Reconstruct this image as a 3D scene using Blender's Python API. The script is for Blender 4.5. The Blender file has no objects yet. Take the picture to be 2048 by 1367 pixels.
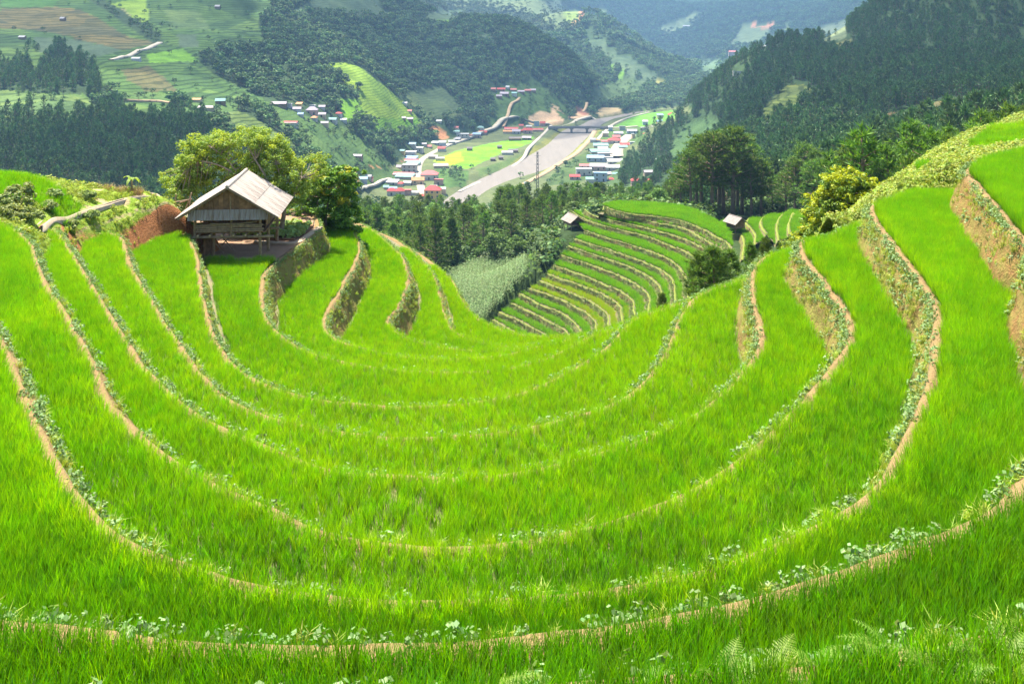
import bpy, math, random
import numpy as np
from mathutils import Vector, Matrix
from mathutils.geometry import tessellate_polygon

# ------------------------------------------------------------------ camera, world, sun, exposure
scene = bpy.context.scene
F = 1900.0                       # focal length in photo pixels (photo 2048 wide), horizon on the top edge
cam_d = bpy.data.cameras.new('camera')
cam = bpy.data.objects.new('camera', cam_d)
scene.collection.objects.link(cam)
cam.location = (0, 0, 0)
cam.rotation_euler = (math.radians(90), 0, 0)
cam_d.sensor_width = 36
cam_d.lens = 36 * F / 2048
cam_d.shift_y = -683.5 / 2048
cam_d.clip_start = 0.1
cam_d.clip_end = 20000
scene.camera = cam

SUN_DIR = Vector((-0.24, 0.36, 0.90)).normalized()       # towards the sun
sun_el = math.asin(SUN_DIR.z)
sun_az = math.atan2(SUN_DIR.x, SUN_DIR.y)
world = bpy.data.worlds.new('World')
scene.world = world
world.use_nodes = True
wn = world.node_tree.nodes
wl = world.node_tree.links
sky = wn.new('ShaderNodeTexSky')
sky.sky_type = 'NISHITA'
sky.sun_disc = False
sky.sun_elevation = sun_el
sky.sun_rotation = sun_az
wl.new(sky.outputs[0], wn['Background'].inputs[0])
wn['Background'].inputs[1].default_value = 0.09

sd = bpy.data.lights.new('sun', 'SUN')
sd.energy = 5.0
sd.angle = math.radians(0.6)
sd.color = (1.0, 0.94, 0.82)
sun = bpy.data.objects.new('sun', sd)
scene.collection.objects.link(sun)
sun.rotation_euler = SUN_DIR.to_track_quat('Z', 'Y').to_euler()
sun.location = (0, 0, 300)

vs = scene.view_settings
vs.view_transform = 'Standard'
vs.look = 'None'
vs.exposure = 1.75
vs.gamma = 1
vs.use_curve_mapping = False
scene.cycles.max_bounces = 8
scene.cycles.diffuse_bounces = 3
scene.cycles.transmission_bounces = 4
scene.cycles.volume_bounces = 0

rng = np.random.default_rng(7)
random.seed(7)
COL = scene.collection

# ------------------------------------------------------------------ helpers
def P(u, v, D):
    """world point at height -D seen at photo pixel (u, v)"""
    Y = F * D / v
    return np.array(((u - 1024) / F * Y, Y, -D))

def Q(u, v, Y):
    return np.array(((u - 1024) / F * Y, Y, -v * Y / F))

def tag(o, label=None, cat=None, group=None, kind=None):
    if label: o['label'] = label
    if cat: o['category'] = cat
    if group: o['group'] = group
    if kind: o['kind'] = kind
    return o

def empty(name, loc, rz=0.0, sc=1.0):
    o = bpy.data.objects.new(name, None)
    o.empty_display_size = 0.3
    COL.objects.link(o)
    o.location = loc
    o.rotation_euler = (0, 0, rz)
    o.scale = (sc, sc, sc)
    return o

def mesh_np(name, V, faces, mats=(), smooth=False, fmat=None):
    """V (n,3); faces: (m,3) or (m,4) array or a list of tuples"""
    me = bpy.data.meshes.new(name)
    V = np.asarray(V, dtype=np.float32)
    if isinstance(faces, np.ndarray):
        m, k = faces.shape
        me.vertices.add(len(V)); me.vertices.foreach_set('co', V.ravel())
        me.loops.add(m * k); me.loops.foreach_set('vertex_index', faces.astype(np.int32).ravel())
        me.polygons.add(m)
        me.polygons.foreach_set('loop_start', np.arange(0, m * k, k, dtype=np.int32))
        me.polygons.foreach_set('loop_total', np.full(m, k, dtype=np.int32))
        me.update(calc_edges=True)
    else:
        me.from_pydata([tuple(map(float, p)) for p in V], [], [tuple(map(int, f)) for f in faces])
    for mt in mats: me.materials.append(mt)
    if fmat is not None:
        me.polygons.foreach_set('material_index', np.asarray(fmat, dtype=np.int32))
    if smooth:
        me.polygons.foreach_set('use_smooth', np.ones(len(me.polygons), dtype=bool))
    me.validate(verbose=False)
    me.update()
    return me

def link(name, me, parent=None, loc=None):
    o = bpy.data.objects.new(name, me)
    COL.objects.link(o)
    if parent is not None: o.parent = parent
    if loc is not None: o.location = loc
    return o

def vattr(me, name, data, typ='FLOAT'):
    a = me.attributes.new(name, typ, 'POINT')
    if typ == 'FLOAT': a.data.foreach_set('value', np.asarray(data, dtype=np.float32).ravel())
    elif typ == 'INT': a.data.foreach_set('value', np.asarray(data, dtype=np.int32).ravel())
    elif typ == 'FLOAT_VECTOR': a.data.foreach_set('vector', np.asarray(data, dtype=np.float32).ravel())
    elif typ == 'FLOAT_COLOR':
        d = np.ones((len(data), 4), dtype=np.float32); d[:, :3] = data
        a.data.foreach_set('color', d.ravel())

class MB:
    """collects boxes, tubes and faces for one mesh"""
    def __init__(s): s.v = []; s.f = []
    def add(s, V, Fc):
        b = len(s.v)
        s.v += [tuple(map(float, p)) for p in V]
        s.f += [tuple(int(i) + b for i in q) for q in Fc]
        return s
    def box(s, x0, x1, y0, y1, z0, z1):
        V = [(x0,y0,z0),(x1,y0,z0),(x1,y1,z0),(x0,y1,z0),(x0,y0,z1),(x1,y0,z1),(x1,y1,z1),(x0,y1,z1)]
        return s.add(V, [(0,3,2,1),(4,5,6,7),(0,1,5,4),(1,2,6,5),(2,3,7,6),(3,0,4,7)])
    def tube(s, pts, rad, n=6, cap=True):
        pts = [Vector(p) for p in pts]
        if not hasattr(rad, '__len__'): rad = [rad] * len(pts)
        rings = []
        for i, p in enumerate(pts):
            d = (pts[min(i+1, len(pts)-1)] - pts[max(i-1, 0)])
            d = d.normalized() if d.length > 1e-9 else Vector((0,0,1))
            a = Vector((1,0,0)) if abs(d.x) < 0.8 else Vector((0,1,0))
            e1 = d.cross(a).normalized(); e2 = d.cross(e1)
            rings.append([p + (e1*math.cos(t) + e2*math.sin(t))*rad[i] for t in [2*math.pi*k/n for k in range(n)]])
        V = [q for r in rings for q in r]
        Fc = []
        for i in range(len(pts)-1):
            for k in range(n):
                a = i*n + k; b = i*n + (k+1) % n
                Fc.append((a, b, b+n, a+n))
        if cap:
            Fc.append(tuple(range(n-1, -1, -1))); Fc.append(tuple(range((len(pts)-1)*n, len(pts)*n)))
        return s.add(V, Fc)
    def mesh(s, name, mat, smooth=False):
        me = bpy.data.meshes.new(name)
        me.from_pydata(s.v, [], s.f)
        for m in (mat if isinstance(mat, (list, tuple)) else [mat]): me.materials.append(m)
        if smooth:
            me.polygons.foreach_set('use_smooth', np.ones(len(me.polygons), dtype=bool))
        me.update()
        return me
    def build(s, name, mat, parent=None, smooth=False):
        return link(name, s.mesh(name, mat, smooth), parent)

# value noise -------------------------------------------------------
_perm = np.random.default_rng(11).random((512, 512)).astype(np.float32)
def vnoise(x, y):
    xi = np.floor(x).astype(int); yi = np.floor(y).astype(int)
    fx = x - xi; fy = y - yi
    fx = fx*fx*(3-2*fx); fy = fy*fy*(3-2*fy)
    a = _perm[xi % 512, yi % 512]; b = _perm[(xi+1) % 512, yi % 512]
    c = _perm[xi % 512, (yi+1) % 512]; d = _perm[(xi+1) % 512, (yi+1) % 512]
    return (a*(1-fx)+b*fx)*(1-fy) + (c*(1-fx)+d*fx)*fy
def fbm(x, y, o=4):
    x = np.asarray(x, dtype=float); y = np.asarray(y, dtype=float)
    s = 0; a = 0.5; t = 0
    for k in range(o):
        s = s + a*vnoise(x*2**k + 17.3*k, y*2**k - 9.1*k); t += a; a *= 0.5
    return s/t - 0.5

def in_poly(px, py, poly):
    poly = np.asarray(poly, dtype=float)
    inside = np.zeros(np.shape(px), dtype=bool)
    n = len(poly)
    for i in range(n):
        x1, y1 = poly[i]; x2, y2 = poly[(i+1) % n]
        if y1 == y2: continue
        c = ((y1 > py) != (y2 > py)) & (px < (x2-x1)*(py-y1)/(y2-y1) + x1)
        inside ^= c
    return inside

def dist_poly(px, py, line):
    """distance of points to a polyline"""
    line = np.asarray(line, dtype=float)[:, :2]
    best = np.full(len(px), 1e9)
    for i in range(len(line)-1):
        a = line[i]; d = line[i+1]-a
        L = (d*d).sum()
        if L < 1e-12: continue
        t = np.clip(((px-a[0])*d[0] + (py-a[1])*d[1])/L, 0, 1)
        dd = (px-a[0]-t*d[0])**2 + (py-a[1]-t*d[1])**2
        best = np.minimum(best, dd)
    return np.sqrt(best)

def spline(pts, step):
    """Catmull-Rom through pts (n,k), resampled to about step"""
    p = np.asarray(pts, dtype=float)
    p = np.vstack([2*p[0]-p[1], p, 2*p[-1]-p[-2]])
    out = []
    for i in range(1, len(p)-2):
        p0, p1, p2, p3 = p[i-1], p[i], p[i+1], p[i+2]
        d0 = max(np.linalg.norm(p1-p0), 1e-6)**.5; d1 = max(np.linalg.norm(p2-p1), 1e-6)**.5; d2 = max(np.linalg.norm(p3-p2), 1e-6)**.5
        m1 = (p2-p1) + d1*((p1-p0)/d0 - (p2-p0)/(d0+d1))
        m2 = (p2-p1) + d1*((p3-p2)/d2 - (p3-p1)/(d1+d2))
        n = max(2, int(np.linalg.norm(p2-p1)/step*2))
        t = np.linspace(0, 1, n, endpoint=False)[:, None]
        out.append((2*t**3-3*t**2+1)*p1 + (t**3-2*t**2+t)*m1 + (-2*t**3+3*t**2)*p2 + (t**3-t**2)*m2)
    out = np.vstack(out + [p[-2:-1]])
    s = np.concatenate([[0], np.cumsum(np.linalg.norm(np.diff(out, axis=0), axis=1))])
    n = max(3, int(s[-1]/step))
    q = np.linspace(0, s[-1], n)
    return np.stack([np.interp(q, s, out[:, k]) for k in range(out.shape[1])], axis=1)

def normals2(c):
    t = np.gradient(c[:, :2], axis=0)
    for _ in range(2):
        t[1:-1] = (t[:-2] + 2*t[1:-1] + t[2:])/4
    t /= np.maximum(np.linalg.norm(t, axis=1, keepdims=True), 1e-9)
    return np.stack([-t[:, 1], t[:, 0]], axis=1)

# ------------------------------------------------------------------ materials
def new_mat(name):
    m = bpy.data.materials.new(name)
    m.use_nodes = True
    nt = m.node_tree
    for n in list(nt.nodes): nt.nodes.remove(n)
    out = nt.nodes.new('ShaderNodeOutputMaterial')
    return m, nt, out

def N(nt, typ, **kw):
    n = nt.nodes.new(typ)
    for k, v in kw.items():
        if k.startswith('i_'):
            key = k[2:]
            key = int(key) if key.isdigit() else key.replace('_', ' ')
            n.inputs[key].default_value = v
        else: setattr(n, k, v)
    return n

def ramp(nt, stops, fac=None, interp='LINEAR'):
    r = nt.nodes.new('ShaderNodeValToRGB')
    r.color_ramp.interpolation = interp
    e = r.color_ramp.elements
    while len(e) < len(stops): e.new(0.5)
    for k, (p, c) in enumerate(stops):
        e[k].position = p; e[k].color = (*c, 1) if len(c) == 3 else c
    if fac is not None: nt.links.new(fac, r.inputs[0])
    return r

def mixc(nt, fac, a, b, blend='MIX'):
    m = nt.nodes.new('ShaderNodeMix'); m.data_type = 'RGBA'; m.blend_type = blend
    for sock, x in ((m.inputs[0], fac), (m.inputs[6], a), (m.inputs[7], b)):
        if hasattr(x, 'links'): nt.links.new(x, sock)
        elif isinstance(x, (tuple, list)): sock.default_value = (*x[:3], 1)
        else: sock.default_value = x
    return m.outputs[2]

def math_(nt, op, a, b=0.5):
    m = nt.nodes.new('ShaderNodeMath'); m.operation = op
    for sock, x in ((m.inputs[0], a), (m.inputs[1], b)):
        if hasattr(x, 'links'): nt.links.new(x, sock)
        else: sock.default_value = x
    return m.outputs[0]

def noise_(nt, scale, detail=4, rough=0.55, vec=None):
    n = N(nt, 'ShaderNodeTexNoise', i_Scale=scale, i_Detail=detail, i_Roughness=rough)
    if vec is not None: nt.links.new(vec, n.inputs['Vector'])
    return n.outputs[0]

def geo_pos(nt):
    return N(nt, 'ShaderNodeNewGeometry').outputs['Position']

def plain_mat(name, col, rough=0.8, var=0.25, scale=6.0, bump=0.0, col2=None, spec=0.3, metallic=0.0):
    m, nt, out = new_mat(name)
    b = N(nt, 'ShaderNodeBsdfPrincipled', i_Roughness=rough, i_Metallic=metallic)
    b.inputs['Specular IOR Level'].default_value = spec
    tc = N(nt, 'ShaderNodeTexCoord').outputs['Object']
    n1 = noise_(nt, scale, 5, 0.6, tc)
    c2 = col2 or tuple(x*(1-var) for x in col)
    c1 = tuple(min(1, x*(1+var*0.6)) for x in col)
    r = ramp(nt, [(0.3, c2), (0.7, c1)], n1)
    nt.links.new(r.outputs[0], b.inputs['Base Color'])
    if bump:
        bp = N(nt, 'ShaderNodeBump', i_Strength=bump, i_Distance=0.02)
        nt.links.new(noise_(nt, scale*6, 4, 0.6, tc), bp.inputs['Height'])
        nt.links.new(bp.outputs[0], b.inputs['Normal'])
    nt.links.new(b.outputs[0], out.inputs[0])
    return m

def leaf_mat(name, stops, trans=0.4, tint=(1.5, 1.35, 0.6), island=True, rough=0.6, gloss=0.015, objvar=0.25, colattr=None, posnoise=None, hgrad=None):
    """leaf: diffuse + translucent + a little gloss; colour varied per leaf (island) and per plant"""
    m, nt, out = new_mat(name)
    if island: rnd = N(nt, 'ShaderNodeNewGeometry').outputs['Random Per Island']
    else: rnd = N(nt, 'ShaderNodeObjectInfo').outputs['Random']
    if posnoise:
        pn = noise_(nt, posnoise, 3, 0.5, geo_pos(nt))
        rnd = math_(nt, 'ADD', math_(nt, 'MULTIPLY', rnd, 0.6), math_(nt, 'MULTIPLY', math_(nt, 'SUBTRACT', pn, 0.3), 1.0))
    c = ramp(nt, stops, rnd).outputs[0]
    if colattr:
        at = N(nt, 'ShaderNodeAttribute', attribute_name=colattr[0])
        c = mixc(nt, at.outputs['Fac'], c, colattr[1])
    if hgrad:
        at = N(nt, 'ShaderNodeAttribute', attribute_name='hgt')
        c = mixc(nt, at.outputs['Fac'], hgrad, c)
    if objvar:
        oi = N(nt, 'ShaderNodeObjectInfo').outputs['Random']
        hv = N(nt, 'ShaderNodeHueSaturation')
        nt.links.new(c, hv.inputs['Color'])
        nt.links.new(math_(nt, 'ADD', math_(nt, 'MULTIPLY', oi, objvar*2), 1-objvar), hv.inputs['Value'])
        nt.links.new(math_(nt, 'ADD', math_(nt, 'MULTIPLY', oi, 0.03), 0.485), hv.inputs['Hue'])
        c = hv.outputs[0]
    d = N(nt, 'ShaderNodeBsdfDiffuse'); nt.links.new(c, d.inputs[0])
    t = N(nt, 'ShaderNodeBsdfTranslucent')
    nt.links.new(mixc(nt, 1.0, c, tint, 'MULTIPLY'), t.inputs[0])
    mx = N(nt, 'ShaderNodeMixShader', i_0=trans)
    nt.links.new(d.outputs[0], mx.inputs[1]); nt.links.new(t.outputs[0], mx.inputs[2])
    last = mx.outputs[0]
    if gloss:
        g = N(nt, 'ShaderNodeBsdfGlossy', i_Roughness=rough)
        g.inputs[0].default_value = (1, 1, 1, 1)
        m2 = N(nt, 'ShaderNodeMixShader', i_0=min(gloss, 0.02))
        nt.links.new(last, m2.inputs[1]); nt.links.new(g.outputs[0], m2.inputs[2])
        last = m2.outputs[0]
    nt.links.new(last, out.inputs[0])
    return m

# ------------------------------------------------------------------ scattering of what nobody could count
def proto_collection(name, meshes):
    c = bpy.data.collections.new(name)
    for i, me in enumerate(meshes):
        o = bpy.data.objects.new('%s_%02d' % (name, i), me)
        c.objects.link(o)
    return c

def scatter(name, pts, rot, scl, coll, idx, label=None, kind='stuff'):
    """instances of the collection's meshes on points (rot: euler n,3)"""
    n = len(pts)
    if n == 0: return None
    me = bpy.data.meshes.new(name)
    me.vertices.add(n); me.vertices.foreach_set('co', np.asarray(pts, dtype=np.float32).ravel())
    vattr(me, 'rot', rot, 'FLOAT_VECTOR')
    scl = np.asarray(scl, dtype=float)
    if scl.ndim == 1: scl = np.repeat(scl[:, None], 3, axis=1)
    vattr(me, 'scl', scl, 'FLOAT_VECTOR'); vattr(me, 'idx', idx, 'INT')
    o = link(name, me)
    ng = bpy.data.node_groups.new(name, 'GeometryNodeTree')
    ng.interface.new_socket('Geometry', in_out='INPUT', socket_type='NodeSocketGeometry')
    ng.interface.new_socket('Geometry', in_out='OUTPUT', socket_type='NodeSocketGeometry')
    gi = ng.nodes.new('NodeGroupInput'); go = ng.nodes.new('NodeGroupOutput')
    ip = ng.nodes.new('GeometryNodeInstanceOnPoints')
    ci = ng.nodes.new('GeometryNodeCollectionInfo')
    ci.inputs[0].default_value = coll
    ci.inputs['Separate Children'].default_value = True
    ci.inputs['Reset Children'].default_value = True
    ip.inputs['Pick Instance'].default_value = True
    def na(nm, t):
        a = ng.nodes.new('GeometryNodeInputNamedAttribute'); a.data_type = t
        a.inputs[0].default_value = nm
        return a.outputs[0]
    e2r = ng.nodes.new('FunctionNodeEulerToRotation')
    L = ng.links.new
    L(gi.outputs[0], ip.inputs['Points']); L(ci.outputs[0], ip.inputs['Instance'])
    L(na('rot', 'FLOAT_VECTOR'), e2r.inputs[0]); L(e2r.outputs[0], ip.inputs['Rotation'])
    L(na('scl', 'FLOAT_VECTOR'), ip.inputs['Scale']); L(na('idx', 'INT'), ip.inputs['Instance Index'])
    L(ip.outputs[0], go.inputs[0])
    md = o.modifiers.new('scatter', 'NODES'); md.node_group = ng
    tag(o, label, None, None, kind)
    return o

def view_ok(p, pad=800, vmax=2100):
    u = 1024 + F*p[:, 0]/p[:, 1]; v = -F*p[:, 2]/p[:, 1]
    return (u > -pad) & (u < 2048+pad) & (v < vmax) & (p[:, 1] > 0.5)
# ------------------------------------------------------------------ the valley terrain
# control points: (u, v, Y): ground seen at photo pixel (u,v) lies Y metres away; 'w' entries: X, Y, drop
TP = []
def tp(*a):
    for q in a: TP.append(q)
def tw(*a):
    for X, Y, D in a: TP.append((1024 + F*X/Y, F*D/Y, Y))
# under and round the rice bowl
tw((0,36,22),(-12,40,20),(12,40,18),(0,46,24),(-8,56,24),(8,54,24),(-25,44,22),(-40,44,20),(-25,62,30),(-45,62,28),(-18,62,28),
   (14,46,17),(22,52,14.5),(30,52,12.5),(42,50,12),(17,60,19),(28,66,16),(45,60,12),(0,66,29),(10,70,27),
   (45,85,20),(28,85,24),(10,95,36),(-10,90,38),(-35,90,42),(-60,90,42),(60,90,20))
tw((0,120,49),(-15,150,57),(5,146,60),(-40,150,60),(-80,150,62),(45,120,34),(70,130,34),(30,130,45))
tp((960,635,166),(900,560,195),(980,525,215),(1050,545,205),(870,560,215))
# under the far terraced hill
tw((18,192,44.5),(22,180,46),(-2,160,55.5),(28,156,50.5),(7,147,56.5),(18,143,53.5),(33,186,43.2),(8,172,50),(44,190,45),(32,168,46.5),(52,186,46),(60,190,46))
tp((1100,472,192),(1050,535,176),(1000,612,163),(1130,440,212),(1000,480,240),(900,500,240),(800,520,230),(740,520,200))
tp((720,468,280),(850,468,280),(1000,466,280),(1150,445,280),(1300,430,280),(1440,425,210),(1400,440,260),(1500,420,225),(1600,425,210),(1700,400,160),(1800,345,130),(1900,300,120),(2048,250,120),(2300,230,120))
tp((720,440,380),(1000,440,380),(1250,425,380),(1400,420,400),(1550,380,330),(1700,330,300),(1850,280,280),(2048,250,260),(2350,210,260))
tp((720,450,520),(900,470,520),(1100,470,520),(1250,440,520),(800,440,620),(1000,465,640),(1150,450,640))
# left: the slope behind the hut and the wood
tw((-60,200,74),(-110,200,74),(-75,300,88),(-120,300,90),(-170,300,90))
tp((0,400,430),(200,400,430),(330,400,430),(-200,390,430),(430,420,430),(520,430,430),(640,420,450),
   (200,300,530),(0,300,530),(350,310,530),(-200,300,530),(500,330,560),(600,350,560),
   (0,235,620),(200,235,620),(400,270,620),(-200,235,620),(520,300,640),(640,330,640),
   (0,205,670),(150,200,680),(280,215,700),(0,180,715),(160,180,720),(-200,180,720),
   (0,130,785),(100,130,785),(180,150,770),(-200,130,790),(100,80,900),(-200,80,900),(100,20,1050),(100,-45,1200),(100,-230,1600),(-200,0,1100),(-300,-160,1600),
   (240,205,705),(340,205,715),(300,170,770),(300,130,830),(300,60,1000),(300,0,1150),(300,-90,1350),(300,-250,1700),
   (400,200,735),(450,200,760),(450,130,900),(450,60,1050),(450,0,1200),(450,-90,1400),(470,235,690),(550,260,720),(590,300,690),(620,220,830),(680,300,760),(720,335,780),(620,320,690))
tp((740,225,940),(760,180,1015),(700,130,1050),(830,255,1040),(860,200,1110),(930,225,1120),(790,285,960),(780,250,960),(720,280,870),(700,350,760),
   (800,100,1260),(700,60,1240),(600,100,1010),(600,20,1190),(560,60,1080),(720,-30,1420),(800,30,1460),(600,-60,1360),(650,180,930),(560,190,830),(520,150,900),
   (900,140,1300),(900,60,1430),(950,35,1520),(1050,64,1490),(1150,130,1410),(1000,120,1360),(1000,180,1270),(960,210,1190),(1080,200,1300),(1060,160,1370),(1130,215,1330),(1200,222,1390),
   (920,70,1750),(1050,110,1750),(1150,170,1700))
# second spur and the bright hill behind
tp((1130,20,2250),(1200,28,2200),(1250,70,2100),(1330,130,1960),(1395,185,1780),(1200,110,1880),(1200,170,1640),(1150,140,1850),(1300,170,1730),(1250,205,1520),(1340,200,1600),(1140,60,2100),
   (1150,100,2700),(1300,160,2500),
   (1000,15,2600),(1100,0,2700),(900,-15,2600),(850,5,2350),(1050,40,2350),(800,-60,2300),(700,-120,2300),(1000,-60,3200),(800,-150,3200))
tp((1300,50,3800),(1380,85,3400),(1300,0,4300),(1200,-10,4400),(1350,20,3900),(1430,140,2250),(1450,112,2650),(1480,90,2900),(1510,70,3050),(1600,60,3050),(1660,90,2500),(1670,55,2900),(1600,10,3800),(1700,0,4000),(1500,10,3900),(1750,-20,3500),(1400,30,3900),
   (1380,20,4600),(1300,-30,5200),(1100,-45,5200),(1500,-40,5200),(1700,-55,5200))
for u in range(-400, 2500, 250): tp((u,-70,6000),(u,-110,7500))
# right mountain
tp((1290,330,800),(1260,335,760),(1230,360,700),(1330,290,860),(1370,250,880),(1400,300,700),(1350,330,700),(1420,235,880),(1340,385,560),
   (1370,215,1000),(1450,145,900),(1560,100,850),(1650,100,850),(1690,92,880),(1720,60,920),(1760,15,950),(1800,-30,970),(1900,-110,960),(2048,-210,930),(2350,-330,900),
   (1400,200,900),(1420,250,760),(1500,260,600),(1520,220,640),(1570,172,690),(1600,150,730),(1600,200,620),(1690,175,660),(1700,120,760),(1530,250,590),(1480,270,560),(1590,235,580),
   (1850,100,720),(1850,30,850),(1850,200,540),(1900,200,460),(1800,230,460),(1800,262,420),(1950,255,400),(2000,150,560),(2000,200,440),(2048,60,750),(2300,100,600),(2300,180,420),
   (1700,250,480),(1680,200,560),(1620,280,450),(1530,320,440),(1480,310,500),(1420,340,540),
   (1370,225,1400),(1450,190,1200),(1560,170,1200),(1690,140,1250),(1560,165,1600),(1650,140,1700),(1760,90,1500),(1900,20,1500),(2100,-60,1500),(2300,-150,1500),
   (1500,150,2000),(1650,120,2100),(1800,60,2200),(2000,-20,2500))
_tp = np.array(TP, dtype=float)
def _ab(u, Y): return np.stack([np.asarray(u)/300.0, 3.2*np.log(np.asarray(Y))], axis=-1)
_A = _ab(_tp[:, 0], _tp[:, 2]); _n = len(_tp)
def _phi(r2): return np.sqrt(r2 + 0.05)
_K = np.zeros((_n+3, _n+3))
_K[:_n, :_n] = _phi(((_A[:, None]-_A[None])**2).sum(-1)) - np.eye(_n)*0.02
_K[:_n, _n] = 1; _K[:_n, _n+1:] = _A; _K[_n, :_n] = 1; _K[_n+1:, :_n] = _A.T
_w = np.linalg.solve(_K, np.concatenate([_tp[:, 1], [0, 0, 0]]))

WATER_D = 162.0
FLOOR_D = 158.0
def gp(u, v, D=FLOOR_D): return P(u, v, D)[:2]
floor_poly = np.array([gp(*q) for q in [(715,382),(760,350),(790,325),(830,302),(870,284),(960,261),(1050,248),(1110,245),(1180,233),(1230,226),(1300,219.5),(1370,212),(1385,222),
                                        (1345,245),(1310,268),(1290,300),(1255,335),(1265,375),(1300,430),(900,450),(720,430)]])
river_l = [(840,440),(930,374),(1010,336),(1090,293),(1116,270),(1132,259),(1160,251),(1188,238),(1217,234),(1256,226),(1300,220.5),(1375,214)]
river_r = [(905,440),(985,374),(1080,343),(1132,314),(1160,288),(1183,266),(1194,257),(1203,249),(1216,242),(1236,237.5),(1272,229),(1310,223),(1378,216)]
RL = spline([P(u, v, WATER_D)[:2] for u, v in river_l], 6.0)
RR = spline([P(u, v, WATER_D)[:2] for u, v in river_r], 6.0)
river_poly = np.vstack([RL, RR[::-1]])

def ground(X, Y, rough=True):
    """height of the valley terrain"""
    X = np.asarray(X, dtype=float); Y = np.asarray(Y, dtype=float)
    sh = X.shape
    x = X.ravel(); y = np.maximum(Y.ravel(), 5)
    u = 1024 + F*x/y
    q = _ab(u, y)
    v = np.empty(len(x))
    for i in range(0, len(x), 20000):
        s = slice(i, i+20000)
        r2 = ((q[s, None]-_A[None])**2).sum(-1)
        v[s] = _phi(r2) @ _w[:_n] + _w[_n] + q[s] @ _w[_n+1:]
    D = v*y/F
    if rough:
        k = np.clip((y-70)/150, 0, 1)
        amp = k*np.clip(y*0.018, 0, 26)
        D = D - amp*(fbm(x/90+5, y/90, 5)*1.3 + fbm(x/300, y/300+3, 3)*0.5)
    # valley floor and river bed
    near = (y > 480) & (y < 1800)
    if near.any():
        xi, yi = x[near], y[near]
        inside = in_poly(xi, yi, floor_poly)
        d = dist_poly(xi, yi, np.vstack([floor_poly, floor_poly[:1]]))
        w = np.where(inside, 1.0, np.clip(1 - d/35, 0, 1)**2*0.0)
        w = np.where(inside, np.clip(d/25, 0, 1), 0.0)
        Df = FLOOR_D + 0.0*xi
        Dn = D[near]*(1-w) + Df*w
        Dn = np.where(inside, Dn, np.minimum(Dn, np.maximum(FLOOR_D - d*0.02, 0) + 0*Dn))
        rin = in_poly(xi, yi, river_poly)
        dr = np.minimum(dist_poly(xi, yi, RL), dist_poly(xi, yi, RR))
        bed = np.where(rin, WATER_D + np.clip(dr*0.3, 0.3, 3.0), WATER_D + 0.3 - np.clip(dr/9.0, 0, 1)*(WATER_D + 0.3 - FLOOR_D))
        m = rin | (dr < 9.0)
        Dn = np.where(rin, bed, np.where(dr < 9.0, np.maximum(np.minimum(Dn, bed), np.where(inside, bed, Dn)), Dn))
        D[near] = Dn
    return (-D).reshape(sh)

def hit(u, v, y0=60.0, y1=6000.0):
    """where the sight line through photo pixel (u, v) meets the terrain"""
    Y = np.exp(np.linspace(math.log(y0), math.log(y1), 700))
    X = (u-1024)/F*Y
    Z = ground(X, Y)
    below = (-v*Y/F) < Z
    k = np.argmax(below)
    if not below.any(): k = len(Y)-1
    if k == 0: k = 1
    a = (-v*Y[k-1]/F) - Z[k-1]; b = (-v*Y[k]/F) - Z[k]
    t = a/(a-b) if a != b else 0.5
    yy = Y[k-1] + t*(Y[k]-Y[k-1]); xx = (u-1024)/F*yy
    return np.array((xx, yy, float(ground(np.array([xx]), np.array([yy]))[0])))

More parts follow.
